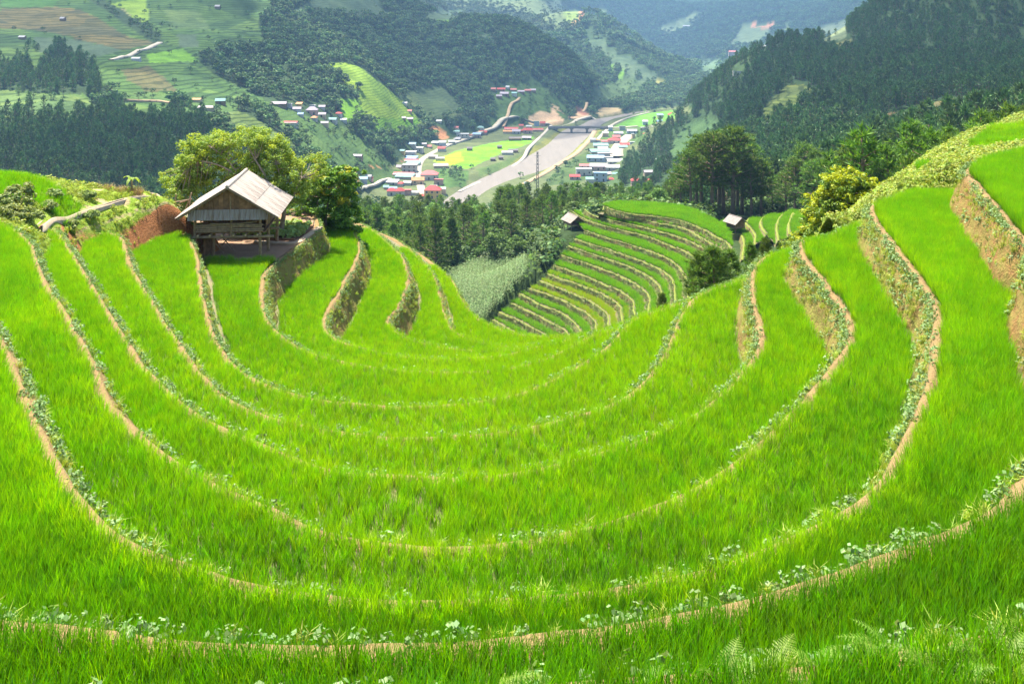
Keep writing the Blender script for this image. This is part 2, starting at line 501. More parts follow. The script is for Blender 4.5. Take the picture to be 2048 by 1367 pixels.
# ---- land use, traced on the slopes: polygon, ground colour, stripe strength, tree cover
GRASS = (0.064, 0.122, 0.032); PALE = (0.088, 0.145, 0.048); LIME = (0.17, 0.27, 0.03); BROWN = (0.10, 0.092, 0.042)
GREY = (0.065, 0.105, 0.06); SOIL = (0.36, 0.17, 0.085); TAN = (0.42, 0.29, 0.19); WOOD = (0.03, 0.06, 0.022); BRIGHT = (0.12, 0.26, 0.02)
LAND = [
 ([(-500,-160),(545,-160),(545,15),(515,40),(530,95),(455,97),(400,105),(395,120),(430,150),(460,165),(530,200),(560,215),(480,205),(420,200),(370,205),(330,200),(345,240),(245,240),(200,232),(150,236),(-500,236)], GRASS, 1.0, 0.035),
 ([(0,18),(110,14),(150,18),(205,62),(150,74),(60,60),(0,58)], BROWN, 0.8, 0),
 ([(0,-10),(120,-10),(110,12),(0,14)], (0.06,0.15,0.03), 0.4, 0),
 ([(130,15),(160,18),(260,75),(320,85),(250,100),(150,80)], BROWN, 0.9, 0),
 ([(245,140),(300,132),(362,186),(290,182),(255,160)], BROWN, 0.9, 0),
 ([(215,10),(290,-5),(300,40),(285,52),(250,28)], LIME, 0.2, 0.01),
 ([(235,18),(250,16),(262,32),(248,34)], (0.25,0.26,0.1), 0, 0),
 ([(290,108),(365,98),(400,122),(300,126)], BRIGHT, 0.2, 0.01),
 ([(65,75),(130,75),(245,100),(160,125),(80,105)], GREY, 0.2, 0.01),
 ([(330,20),(400,20),(420,60),(340,58)], PALE, 0.5, 0.0),
 ([(355,70),(395,70),(400,95),(360,95)], GREY, 0.1, 0.0),
 ([(165,-10),(195,-10),(322,70),(334,95),(300,84),(240,42)], WOOD, 0, 0.5),
 ([(0,128),(30,122),(80,140),(110,98),(150,112),(180,128),(198,168),(160,191),(100,186),(0,180),(-400,180),(-400,130)], WOOD, 0, 1.3),
 ([(165,182),(200,168),(262,200),(250,228),(200,233),(185,210)], WOOD, 0, 1.2),
 ([(262,185),(330,185),(372,200),(360,206),(270,203)], GRASS, 0, 0.5),
 ([(-500,181),(0,181),(160,192),(200,222),(200,236),(-500,240)], PALE, 0.9, 0.03),
 ([(250,206),(330,206),(347,240),(243,238)], GRASS, 0.9, 0.0),
 ([(370,200),(480,200),(470,235),(450,245),(370,240)], GRASS, 0.2, 0.25),
 ([(455,224),(482,221),(535,252),(592,290),(625,318),(540,318),(455,270)], (0.10,0.135,0.04), 1.0, 0.0),
 ([(535,205),(560,214),(700,258),(780,328),(800,345),(740,378),(660,345),(610,300),(560,255)], (0.07,0.13,0.035), 0.4, 0.24),
 ([(655,128),(692,123),(722,135),(762,165),(806,203),(842,243),(835,264),(780,266),(738,238),(714,202),(718,178),(690,170)], LIME, 0.7, 0.006),
 ([(745,236),(835,236),(838,262),(750,262)], BRIGHT, 0.9, 0.0),
 ([(672,195),(715,200),(735,235),(690,240)], BRIGHT, 0.3, 0.1),
 ([(806,182),(882,174),(930,226),(918,234),(850,238),(818,208)], (0.075,0.115,0.05), 0.5, 0.0),
 ([(580,25),(620,5),(660,-60),(742,-60),(760,14),(803,38),(760,32),(650,27)], GREY, 0.5, 0.01),
 ([(838,26),(932,22),(900,52),(862,47)], GREY, 0.3, 0.01),
 ([(870,40),(898,40),(894,54),(875,50)], BRIGHT, 0.2, 0.01),
 ([(955,70),(975,68),(985,78),(965,82)], GREY, 0.2, 0.02),
 ([(985,192),(1040,160),(1075,165),(1100,190),(1145,222),(1130,236),(1040,242),(985,256)], (0.05,0.10,0.025), 0.1, 0.35),
 ([(1060,232),(1078,222),(1098,228),(1105,212),(1122,236),(1135,243),(1060,249)], TAN, 0, 0.0),
 ([(1103,211),(1112,212),(1140,238),(1180,233),(1170,224),(1148,220),(1150,214),(1160,216),(1150,232),(1135,232)], TAN, 0, 0.0),
 ([(1146,214),(1162,214),(1178,228),(1166,230),(1152,222)], (0.30,0.14,0.10), 0, 0.0),
 ([(855,254),(872,251),(888,262),(903,283),(885,284),(872,268)], SOIL, 0, 0),
 ([(724,336),(756,330),(774,356),(728,357)], (0.40,0.22,0.11), 0, 0),
 ([(690,345),(712,340),(742,368),(718,374)], SOIL, 0, 0),
 ([(1125,22),(1160,20),(1158,40),(1145,58),(1135,52),(1125,45)], (0.16,0.23,0.06), 0, 0.02),
 ([(1172,20),(1202,18),(1228,36),(1212,36)], (0.16,0.23,0.06), 0, 0.02),
 ([(1156,23),(1169,23),(1164,38),(1154,50),(1150,62),(1141,58),(1146,48),(1154,40)], (0.42,0.2,0.12), 0, 0),
 ([(1150,85),(1210,80),(1218,105),(1262,120),(1312,150),(1328,170),(1290,166),(1225,132),(1190,105)], GREY, 0.3, 0.01),
 ([(1213,130),(1222,130),(1264,157),(1256,160)], BRIGHT, 0, 0),
 ([(1190,172),(1258,160),(1292,166),(1272,192),(1190,214),(1175,205)], (0.055,0.095,0.035), 0.1, 0.12),
 ([(1305,162),(1325,162),(1328,172),(1305,172)], (0.2,0.2,0.06), 0, 0),
 ([(1190,222),(1200,216),(1235,214),(1245,222),(1225,229),(1195,231)], (0.33,0.26,0.15), 0, 0.02),
 ([(820,-40),(1125,-40),(1124,20),(1140,62),(1100,50),(990,18),(850,8)], (0.10,0.14,0.07), 0.1, 0.25),
 ([(1480,55),(1540,50),(1535,75),(1518,96),(1455,98)], (0.12,0.17,0.09), 0.2, 0),
 ([(1535,80),(1575,52),(1582,66),(1545,84)], (0.13,0.18,0.08), 0.2, 0),
 ([(1504,51),(1552,48),(1552,54),(1506,56)], (0.42,0.2,0.13), 0, 0),
 ([(1640,58),(1692,38),(1692,76),(1640,86)], (0.13,0.17,0.10), 0.2, 0.01),
 ([(1650,92),(1705,78),(1690,110),(1680,110)], (0.17,0.17,0.07), 0.5, 0),
 ([(1315,62),(1360,42),(1395,25),(1405,32),(1345,72)], (0.14,0.19,0.10), 0.1, 0.02),
 ([(1395,120),(1440,118),(1440,150),(1395,152)], (0.09,0.15,0.08), 0.1, 0.05),
 ([(1520,226),(1545,195),(1572,172),(1602,170),(1655,186),(1692,172),(1682,196),(1602,216),(1590,236),(1524,252)], (0.12,0.15,0.045), 0.9, 0.0),
 ([(1470,250),(1535,262),(1525,272),(1470,262)], (0.20,0.15,0.09), 0, 0),
 ([(1750,248),(1800,226),(1890,197),(1962,199),(1978,222),(1932,262),(1850,275),(1745,275)], (0.07,0.115,0.035), 0.3, 0.015),
 ([(1765,232),(1795,222),(1800,240),(1770,245)], (0.14,0.11,0.055), 0, 0),
 ([(1850,207),(1905,198),(1912,212),(1860,220)], (0.15,0.135,0.06), 0, 0),
 ([(1325,335),(1340,300),(1368,250),(1420,232),(1452,262),(1402,302),(1360,345)], (0.05,0.10,0.035), 0, 0.02),
 # valley floor
 ([(715,382),(760,350),(790,325),(830,302),(870,284),(960,261),(1050,248),(1110,245),(1180,233),(1230,226),(1300,219),(1370,211),(1388,222),(1345,247),(1310,270),(1290,302),(1255,338),(1265,375),(1270,430),(700,430)], (0.10,0.125,0.055), 0, 0.03),
 ([(866,322),(890,310),(920,300),(990,285),(1030,276),(1068,272),(1062,286),(1012,302),(962,326),(938,338),(905,332)], (0.13,0.33,0.015), 0.0, 0),
 ([(866,322),(890,310),(920,304),(930,320),(905,332)], (0.24,0.40,0.02), 0.0, 0),
 ([(1085,372),(1110,344),(1150,316),(1182,300),(1196,345),(1160,366)], (0.06,0.10,0.03), 0, 0.45),
 ([(1247,300),(1292,300),(1268,382),(1212,368),(1240,330)], (0.05,0.09,0.03), 0, 0.9),
 ([(1196,262),(1236,262),(1290,252),(1300,300),(1252,278),(1200,286)], (0.06,0.11,0.03), 0, 0.35),
 ([(715,332),(800,340),(796,374),(715,378)], (0.06,0.11,0.03), 0, 0.45),
 ([(872,336),(940,342),(930,374),(868,374)], (0.06,0.12,0.03), 0, 0.5),
 ([(955,338),(1055,306),(1062,316),(960,354)], (0.08,0.13,0.04), 0, 0.25),
 ([(1226,256),(1282,224),(1350,219),(1350,236),(1284,254)], (0.10,0.25,0.03), 0.0, 0.004),
 ([(1098,273),(1132,251),(1140,253),(1090,297),(1060,320),(1000,350),(940,385),(925,380),(1000,343)], (0.15,0.16,0.04), 0, 0.0),
 ([(1196,258),(1206,258),(1172,292),(1140,318),(1085,350),(1070,350),(1134,314),(1162,288)], (0.17,0.18,0.04), 0, 0.0),
]

# ------------------------------------------------------------------ outline curves of the terraced hill across the gully
def zc(pts): return [(1000 + x/2.926, 380 + y/2.926) for x, y in pts]
HILL = [zc(h) for h in [
 [(604,112),(612,98),(640,112),(760,140),(900,155),(1050,180),(1180,230),(1270,280),(1322,312),(1342,350),(1345,425)],
 [(590,132),(600,128),(720,150),(900,190),(1050,218),(1130,252),(1210,300),(1300,356),(1330,410)],
 [(500,118),(520,138),(650,178),(800,210),(950,250),(1080,292),(1210,358),(1260,420)],
 [(420,128),(450,150),(540,190),(700,235),(850,270),(1000,330),(1100,370),(1150,412),(1175,470)],
 [(510,245),(540,255),(650,290),(800,335),(950,390),(1040,450),(1080,510),(1092,600)],
 [(455,292),(480,303),(600,340),(750,390),(880,440),(970,490),(1012,550),(1022,620)],
 [(415,333),(440,343),(560,385),(700,430),(830,485),(910,540),(940,590),(942,650)],
 [(370,388),(395,398),(500,430),(640,480),(760,535),(840,590),(868,640),(866,700)],
 [(330,448),(355,458),(480,500),(600,550),(710,600),(770,650),(785,720)],
 [(295,498),(320,508),(430,545),(550,590),(650,640),(700,690),(712,760)],
 [(245,538),(270,548),(380,590),(500,640),(590,700),(630,740),(636,790)],
 [(190,583),(215,593),(330,635),(430,680),(510,730),(550,770),(556,820)],
 [(128,614),(150,624),(250,680),(350,720),(430,780),(470,830),(480,860)],
 [(82,672),(105,684),(200,730),(300,780),(380,830),(408,892)],
 [(15,722),(40,734),(120,770),(220,830),(290,870),(330,905)],
 [(-30,770),(0,785),(100,850),(190,900),(240,940)],
]]
HD = [42 + 0.86*j for j in range(len(HILL))]
HC = []
for j, h in enumerate(HILL):
    c = np.array([P(u, v, HD[j])[:2] for u, v in h])
    d0 = c[0]-c[1]; d0 /= np.linalg.norm(d0); d1 = c[-1]-c[-2]; d1 /= np.linalg.norm(d1)
    c = np.vstack([c[0]+d0*1.0, c, c[-1]+d1*7.0])
    c = spline(c, 0.5)
    n = normals2(c); s = np.arange(len(c))*0.5
    c = c + n*(fbm(s/3, s*0+j*5.1, 3)*0.5)[:, None]
    HC.append(c)
top_back = np.array([P(u, v, HD[0])[:2] for u, v in [(1465,500),(1462,470),(1445,450),(1400,424),(1360,412),(1300,406),(1235,404),(1206,410)]])
# the little terraces round the second hut, to the right
def zr(pts): return [(1300 + x/4.8825, 240 + y/4.8825) for x, y in pts]
KR_ = [(zr([(1500,860),(1475,900),(1440,930),(1395,905),(1370,960),(1345,1020),(1350,1120)]), 42.0),
       (zr([(1350,880),(1290,920),(1255,960),(1230,1040),(1245,1180)]), 42.9),
       (zr([(1150,925),(1105,945),(1070,1000),(1090,1060),(1130,1120)]), 43.8),
       (zr([(960,960),(930,1010),(975,1060),(1020,1130),(1010,1220)]), 44.7),
       (zr([(700,975),(665,1000),(650,1040),(700,1090),(780,1120),(860,1110),(905,1180),(890,1367)]), 45.6)]
kcur = []
for pts, D in KR_:
    c = spline(np.array([P(u, v, D)[:2] for u, v in pts]), 0.5)
    kcur.append(c)

HPOLY = [(np.vstack([HC[0], top_back]), HD[0])] + [(np.vstack([HC[j], HC[j-1][::-1]]), HD[j]) for j in range(1, len(HC))]
KPOLY = []
for j, c in enumerate(kcur):
    KPOLY.append((np.vstack([c, [[c[-1][0]+8, c[-1][1]], [c[0][0]+6, c[0][1]+2]]]) if j == 0 else np.vstack([c, kcur[j-1][::-1]]), KR_[j][1]))

print('terrain grid')
gu = np.concatenate([np.arange(-620, -40, 14.0), np.arange(-40, 2090, 5.0), np.arange(2090, 2700, 14.0)])
gy = np.concatenate([np.exp(np.concatenate([np.linspace(math.log(36), math.log(140), 40, endpoint=False), np.linspace(math.log(140), math.log(235), 60, endpoint=False), np.linspace(math.log(235), math.log(560), 70, endpoint=False)])), np.exp(np.linspace(math.log(560), math.log(1700), 210, endpoint=False)), np.exp(np.linspace(math.log(1700), math.log(7500), 80))])
GU, GY = np.meshgrid(gu, gy)
GX = (GU-1024)/F*GY
GZ = ground(GX, GY)
hz = (GY > 130) & (GY < 240)
for poly, D in HPOLY + KPOLY:
    m = in_poly(GX[hz], GY[hz], poly) | (dist_poly(GX[hz], GY[hz], np.vstack([poly, poly[:1]])[::2]) < 2.5)
    GZ[hz] = np.where(m, np.minimum(GZ[hz], -D-1.1), GZ[hz])
GV = -F*GZ/GY
nr, nc = GX.shape
cols = np.empty((nr, nc, 3)); cols[:] = WOOD
stripe = np.zeros((nr, nc)); trees = np.ones((nr, nc))
ju = GU + 7*fbm(GX/25, GY/25, 3); jv = GV + 4*fbm(GX/25+9, GY/25, 3)
for poly, c, st, tr in LAND:
    m = in_poly(ju, jv, poly) & (GY > 330)
    cols[m] = c; stripe[m] = st; trees[m] = tr
nearm = GY < 330
cols[nearm] = (0.03, 0.055, 0.018)

def sub_mesh(name, rows, mat):
    """strip of grid rows a..b as one mesh"""
    a, b = rows
    idx = np.arange(nr*nc).reshape(nr, nc)
    q = np.stack([idx[a:b-1, :-1], idx[a:b-1, 1:], idx[a+1:b, 1:], idx[a+1:b, :-1]], axis=-1).reshape(-1, 4)
    used, inv = np.unique(q, return_inverse=True)
    V = np.stack([GX.ravel(), GY.ravel(), GZ.ravel()], axis=1)[used]
    me = mesh_np(name, V, inv.reshape(-1, 4), [mat], smooth=True)
    vattr(me, 'lc', cols.reshape(-1, 3)[used], 'FLOAT_COLOR')
    vattr(me, 'stripe', stripe.ravel()[used])
    return link(name, me)

def make_land_mat():
    m, nt, out = new_mat('hillside land')
    at = N(nt, 'ShaderNodeAttribute', attribute_name='lc')
    stp = N(nt, 'ShaderNodeAttribute', attribute_name='stripe').outputs['Fac']
    pos = geo_pos(nt)
    sx = N(nt, 'ShaderNodeSeparateXYZ'); nt.links.new(pos, sx.inputs[0])
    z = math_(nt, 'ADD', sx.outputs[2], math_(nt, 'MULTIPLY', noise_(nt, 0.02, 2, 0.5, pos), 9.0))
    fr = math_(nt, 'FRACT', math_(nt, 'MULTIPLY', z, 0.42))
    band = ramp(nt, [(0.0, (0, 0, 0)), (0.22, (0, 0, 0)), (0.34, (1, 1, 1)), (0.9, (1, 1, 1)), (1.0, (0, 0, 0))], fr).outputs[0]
    n1 = noise_(nt, 0.05, 6, 0.65, pos)
    n2 = noise_(nt, 0.6, 4, 0.6, pos)
    c = mixc(nt, 1.0, at.outputs['Color'], ramp(nt, [(0.3, (0.62, 0.66, 0.62)), (0.7, (1.35, 1.25, 1.1))], n1).outputs[0], 'MULTIPLY')
    c = mixc(nt, 1.0, c, ramp(nt, [(0.25, (0.7, 0.72, 0.7)), (0.75, (1.25, 1.22, 1.2))], n2).outputs[0], 'MULTIPLY')
    vo = N(nt, 'ShaderNodeTexVoronoi', i_Scale=0.022)
    wp = N(nt, 'ShaderNodeVectorMath', operation='ADD'); nt.links.new(pos, wp.inputs[0])
    nz = N(nt, 'ShaderNodeTexNoise', i_Scale=0.02, i_Detail=2.0); nt.links.new(pos, nz.inputs['Vector'])
    sc_ = N(nt, 'ShaderNodeVectorMath', operation='SCALE'); sc_.inputs['Scale'].default_value = 30; nt.links.new(nz.outputs['Color'], sc_.inputs[0])
    nt.links.new(sc_.outputs[0], wp.inputs[1]); nt.links.new(wp.outputs[0], vo.inputs['Vector'])
    vs_ = N(nt, 'ShaderNodeSeparateColor'); nt.links.new(vo.outputs['Color'], vs_.inputs[0])
    patch = ramp(nt, [(0.0, (0.62, 0.70, 0.72)), (0.35, (0.9, 1.0, 0.85)), (0.65, (1.15, 1.12, 0.9)), (1.0, (1.45, 1.3, 1.0))], vs_.outputs[0]).outputs[0]
    c = mixc(nt, stp, c, mixc(nt, 1.0, c, patch, 'MULTIPLY'))
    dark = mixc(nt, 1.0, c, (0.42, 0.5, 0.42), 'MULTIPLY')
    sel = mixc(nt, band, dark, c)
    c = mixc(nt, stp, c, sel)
    b = N(nt, 'ShaderNodeBsdfPrincipled', i_Roughness=0.9)
    b.inputs['Specular IOR Level'].default_value = 0.1
    nt.links.new(c, b.inputs['Base Color'])
    bp = N(nt, 'ShaderNodeBump', i_Strength=0.6, i_Distance=1.2)
    nt.links.new(math_(nt, 'ADD', n2, math_(nt, 'MULTIPLY', math_(nt, 'MULTIPLY', fr, stp), 0.8)), bp.inputs['Height'])
    nt.links.new(bp.outputs[0], b.inputs['Normal'])
    nt.links.new(b.outputs[0], out.inputs[0])
    return m
M_land = make_land_mat()
r1 = int(np.searchsorted(gy, 330)); r2 = int(np.searchsorted(gy, 1950))
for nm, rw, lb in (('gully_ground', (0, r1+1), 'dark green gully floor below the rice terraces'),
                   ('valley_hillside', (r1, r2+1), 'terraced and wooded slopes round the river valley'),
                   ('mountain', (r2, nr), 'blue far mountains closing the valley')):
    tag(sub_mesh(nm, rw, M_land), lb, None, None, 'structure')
def gz(x, y): return float(ground(np.array([x]), np.array([y]))[0])
# ------------------------------------------------------------------ the rice bowl: level terraces stepping down
W = lambda X, Y: ('w', X, Y)
DROP = [5.05, 6.0, 7.3, 8.35, 9.4, 10.5, 11.6, 12.7, 13.9, 15.1, 16.3, 17.5]
EDGE = [
 [W(-30,30),W(-22,21),W(-15,14.5),W(-9.5,10),W(-6.2,7.4),(300,1440),(700,1415),(1000,1385),(1300,1358),(1500,1347),(1700,1322),(1900,1285),(2048,1252),W(5.4,9),W(7.4,11),W(9.6,14),W(12,18.5),W(14,22.5),W(17,28),W(20.5,34),W(30,42)],
 [W(-40,42),W(-29,33),W(-18.5,23),W(-12,16),W(-8,11.6),(0,1240),(200,1262),(420,1288),(640,1303),(860,1298),(1100,1278),(1300,1248),(1500,1205),(1700,1140),(1850,1085),(1980,1025),(2048,955),W(7.3,12.8),W(8.5,14.2),W(9.5,16.3),W(10.55,18.8),W(11.7,21.4),W(12.7,23.0),(2044,482),(1990,420),(1950,375),(1925,347),W(17.2,35),W(21.5,38.6),W(31,44)],
 [W(-34,40),W(-25,34),W(-17,27),(0,665),(60,800),(150,980),(240,1072),(400,1148),(540,1185),(740,1210),(900,1210),(1060,1200),(1300,1165),(1500,1112),(1640,1050),(1740,985),(1790,900),(1830,820),(1855,735),(1868,655),(1850,590),(1800,525),(1760,465),(1738,418),W(13.9,34.8),W(18.4,39.6),W(23,45),W(28,50),W(38,56)],
 [W(-24,35.0),W(-21.5,35.6),W(-19.4,35.3),(37,464),(110,590),(180,710),(250,840),(330,910),(440,972),(600,1048),(720,1080),(890,1095),(1050,1085),(1200,1055),(1380,985),(1490,908),(1580,832),(1650,755),(1690,695),(1690,645),(1640,565),(1600,490),W(11.2,33.6),W(16.3,38.6),W(21.5,45),W(29,53),W(39,60)],
 [W(-22,38.8),W(-20,39.0),W(-18.6,38.6),(126,481),(190,570),(240,650),(300,742),(430,848),(560,905),(650,938),(780,955),(900,960),(1020,950),(1130,928),(1250,890),(1380,832),(1460,772),(1505,712),(1512,655),(1500,590),(1530,515),W(10.8,35.8),W(17,41.5),W(23,49),W(30,57),W(40,64)],
 [W(-21,42.6),W(-19.4,42.8),W(-18.0,42.5),(243,477),(265,530),(330,640),(410,752),(460,800),(560,840),(700,868),(850,880),(1000,868),(1120,842),(1240,805),(1275,780),(1310,735),(1335,690),(1388,598),W(8.2,35.2),W(11.5,38.2),W(17,44),W(24,53),W(31,61),W(40,68)],
 [W(-22,47.6),W(-18.6,47.6),W(-16.3,47.0),(388,492),(405,560),(440,690),(500,750),(600,792),(700,808),(800,815),(950,806),(1050,786),(1130,748),(1215,695),(1272,638),W(6.2,36.0),W(10,39.6),W(17.2,47.5),W(24.8,57),W(32,66),W(41,72)],
 [W(-22,59),W(-16,58),W(-12.3,57),(640,457),(592,498),(550,533),(531,565),(540,640),(590,690),(650,715),(800,742),(940,745),(1050,730),(1130,700),(1180,672),W(4.6,37),W(9.4,42),W(16.6,50),W(25,60),W(33,70),W(42,77)],
 [W(-22,65),W(-14,62),W(-9.6,57),(722,500),(690,573),(657,632),(656,662),(690,686),(760,705),(850,718),(1000,712),(1070,694),W(3.0,39.2),W(7.6,43.2),W(15.6,52),W(26.5,65),W(34,75),W(43,82)],
 [W(-20,69),W(-12,66),W(-7,57.5),(818,560),(800,618),(779,650),(815,677),(880,695),(980,703),W(1.4,41.6),W(7,45.2),W(15.6,55),W(27,68),W(36,80),W(44,87)],
 [W(-17,72),W(-9,66),W(-5,57.5),(882,596),(890,628),(914,667),(980,690),W(1.2,44.8),W(7,48.2),W(15.4,58),W(27.8,72),W(37,85),W(45,92)],
 [W(-14,74),W(-8,68),W(-4,60),(928,603),(962,640),(1030,668),W(2.4,49.3),W(8,52.2),W(14.4,60),W(28,75),W(38,90),W(46,97)],
]
def edge_xy(e, D):
    out = []
    for q in e:
        if q[0] == 'w': out.append((q[1], q[2]))
        else: out.append(tuple(P(q[0], q[1], D)[:2]))
    return np.array(out)
CURVE = []
for k, e in enumerate(EDGE):
    c = spline(edge_xy(e, DROP[k]), 0.16)
    s = np.arange(len(c))*0.16
    n = normals2(c)
    c = c + n*((fbm(s/1.6, s*0+k*7.7, 3)*0.16 + fbm(s/6.0, s*0+k*3.3, 2)*0.14)[:, None])
    CURVE.append(c)

def make_mud():
    m, nt, out = new_mat('paddy mud')
    b = N(nt, 'ShaderNodeBsdfPrincipled', i_Roughness=0.6)
    pos = geo_pos(nt)
    r = ramp(nt, [(0.3, (0.07, 0.065, 0.015)), (0.7, (0.15, 0.115, 0.03))], noise_(nt, 1.5, 5, 0.6, pos))
    nt.links.new(r.outputs[0], b.inputs['Base Color'])
    nt.links.new(b.outputs[0], out.inputs[0])
    return m
M_mud = make_mud()

def make_wall_mat(name, soil_a, soil_b, moss_a, moss_b, moss_amt=0.5, scale=1.0, path_a=(0.22, 0.14, 0.06), path_b=(0.31, 0.22, 0.10)):
    """earth bank: ochre soil with patches of low green growth; bare trodden path on top (attribute t)"""
    m, nt, out = new_mat(name)
    pos = geo_pos(nt)
    t = N(nt, 'ShaderNodeAttribute', attribute_name='t').outputs['Fac']
    n1 = noise_(nt, 0.9*scale, 6, 0.65, pos); n2 = noise_(nt, 5.0*scale, 5, 0.65, pos); n3 = noise_(nt, 18*scale, 4, 0.6, pos)
    soil = mixc(nt, n1, soil_a, soil_b)
    soil = mixc(nt, 1.0, soil, ramp(nt, [(0.25, (0.42, 0.38, 0.36)), (0.55, (0.95, 0.95, 0.95)), (0.75, (1.35, 1.35, 1.3))], n3).outputs[0], 'MULTIPLY')
    moss = mixc(nt, n3, moss_a, moss_b)
    mk = ramp(nt, [(0.40, (0, 0, 0)), (0.56, (1, 1, 1))], math_(nt, 'ADD', math_(nt, 'MULTIPLY', n1, 0.45), math_(nt, 'MULTIPLY', n2, 0.55))).outputs[0]
    mk = math_(nt, 'MULTIPLY', mk, moss_amt)
    c = mixc(nt, mk, soil, moss)
    path = mixc(nt, n2, path_a, path_b)
    pk = ramp(nt, [(0.0, (1, 1, 1)), (0.16, (1, 1, 1)), (0.24, (0, 0, 0))], math_(nt, 'ADD', t, math_(nt, 'MULTIPLY', math_(nt, 'SUBTRACT', n2, 0.5), 0.2))).outputs[0]
    c = mixc(nt, pk, c, path)
    b = N(nt, 'ShaderNodeBsdfPrincipled', i_Roughness=0.95)
    b.inputs['Specular IOR Level'].default_value = 0.1
    nt.links.new(c, b.inputs['Base Color'])
    bp = N(nt, 'ShaderNodeBump', i_Strength=1.0, i_Distance=0.09)
    nt.links.new(math_(nt, 'ADD', n2, math_(nt, 'MULTIPLY', n3, 0.8)), bp.inputs['Height'])
    nt.links.new(bp.outputs[0], b.inputs['Normal'])
    nt.links.new(b.outputs[0], out.inputs[0])
    return m
M_wall = make_wall_mat('terrace bank', (0.23, 0.135, 0.05), (0.31, 0.215, 0.085), (0.15, 0.175, 0.03), (0.28, 0.265, 0.06), 0.85)
M_wall_red = make_wall_mat('red earth bank', (0.25, 0.11, 0.042), (0.31, 0.185, 0.075), (0.16, 0.17, 0.035), (0.25, 0.24, 0.055), 0.6)

def wall_mesh(name, c, D, drop, lean, mat, bund=0.25, amp=0.11):
    """raised bund along curve c and the bank under it; inside of the bowl is on the left of the curve"""
    n = normals2(c)
    s = np.concatenate([[0], np.cumsum(np.linalg.norm(np.diff(c, axis=0), axis=1))])
    prof = [(-bund-0.06, -0.06, 0.0), (-bund+0.02, 0.03, 0.0), (-bund*0.6, 0.075, 0.0), (-bund*0.25, 0.085, 0.05), (-0.03, 0.05, 0.15)]
    for q in np.linspace(0.05, 1.0, 11):
        prof.append((0.03 + lean*drop*q, -drop*q, 0.18+0.82*q))
    prof.append((0.05+lean*drop, -drop-0.25, 1.0))
    pr = np.array(prof)
    L, M = len(c), len(pr)
    V = np.empty((L, M, 3))
    for j in range(M):
        off = pr[j, 0] + (0.16*fbm(s/0.5, s*0+9.0, 3) if j < 3 else 0) + (0 if j < 5 else 1)*amp*2*fbm(s/0.7, s*0+pr[j, 1]*2.3+3, 4) + (0 if j < 5 else 1)*0.16*fbm(s/2.5, s*0+pr[j, 1]*0.8, 2)
        V[:, j, 0] = c[:, 0] + n[:, 0]*off
        V[:, j, 1] = c[:, 1] + n[:, 1]*off
        V[:, j, 2] = -D + pr[j, 1] + (0.05*fbm(s/0.8, s*0+j*1.7, 3) if 1 <= j < M-1 else 0)
    idx = np.arange(L*M).reshape(L, M)
    q = np.stack([idx[:-1, :-1], idx[1:, :-1], idx[1:, 1:], idx[:-1, 1:]], axis=-1).reshape(-1, 4)[:, ::-1]
    me = mesh_np(name, V.reshape(-1, 3), np.ascontiguousarray(q), [mat], smooth=True)
    vattr(me, 't', np.tile(pr[:, 2], L))
    return me

LEAN = 0.32
RING = []
for k in range(1, len(CURVE)):
    inner, outer = CURVE[k], CURVE[k-1]
    RING.append((k, np.vstack([inner, outer[::-1]])))
for k, ring in RING:
    poly = ring[::3]
    tri = tessellate_polygon([[Vector((p[0], p[1], 0)) for p in poly]])
    V = np.column_stack([poly, np.full(len(poly), -DROP[k])])
    me = mesh_np('paddy_field', V, [tuple(t) for t in tri], [M_mud])
    # face up
    if sum(p.normal.z for p in me.polygons) < 0: me.flip_normals()
    tag(link('paddy_field', me), 'muddy floor of a level rice terrace', None, None, 'structure')
for k, c in enumerate(CURVE):
    nx = DROP[k+1] if k+1 < len(DROP) else DROP[k]+2.2
    me = wall_mesh('terrace_bank', c, DROP[k], nx-DROP[k], LEAN if k < 7 else 0.42, M_wall_red if k in (1, ) else M_wall)
    tag(link('terrace_bank', me), 'earth bank with a trodden rim between two rice terraces', None, None, 'structure')

# nearest terrace, under the camera's feet
ring0 = np.vstack([CURVE[0], np.array([[34,46],[26,30],[18,20],[10,6],[6,3.0],[-6,3.0],[-12,8],[-24,18],[-36,30]])])
tri = tessellate_polygon([[Vector((p[0], p[1], 0)) for p in ring0[::2]]])
me = mesh_np('paddy_field', np.column_stack([ring0[::2], np.full(len(ring0[::2]), -DROP[0])]), [tuple(t) for t in tri], [M_mud])
if sum(p.normal.z for p in me.polygons) < 0: me.flip_normals()
tag(link('paddy_field', me), 'muddy floor of a level rice terrace', None, None, 'structure')

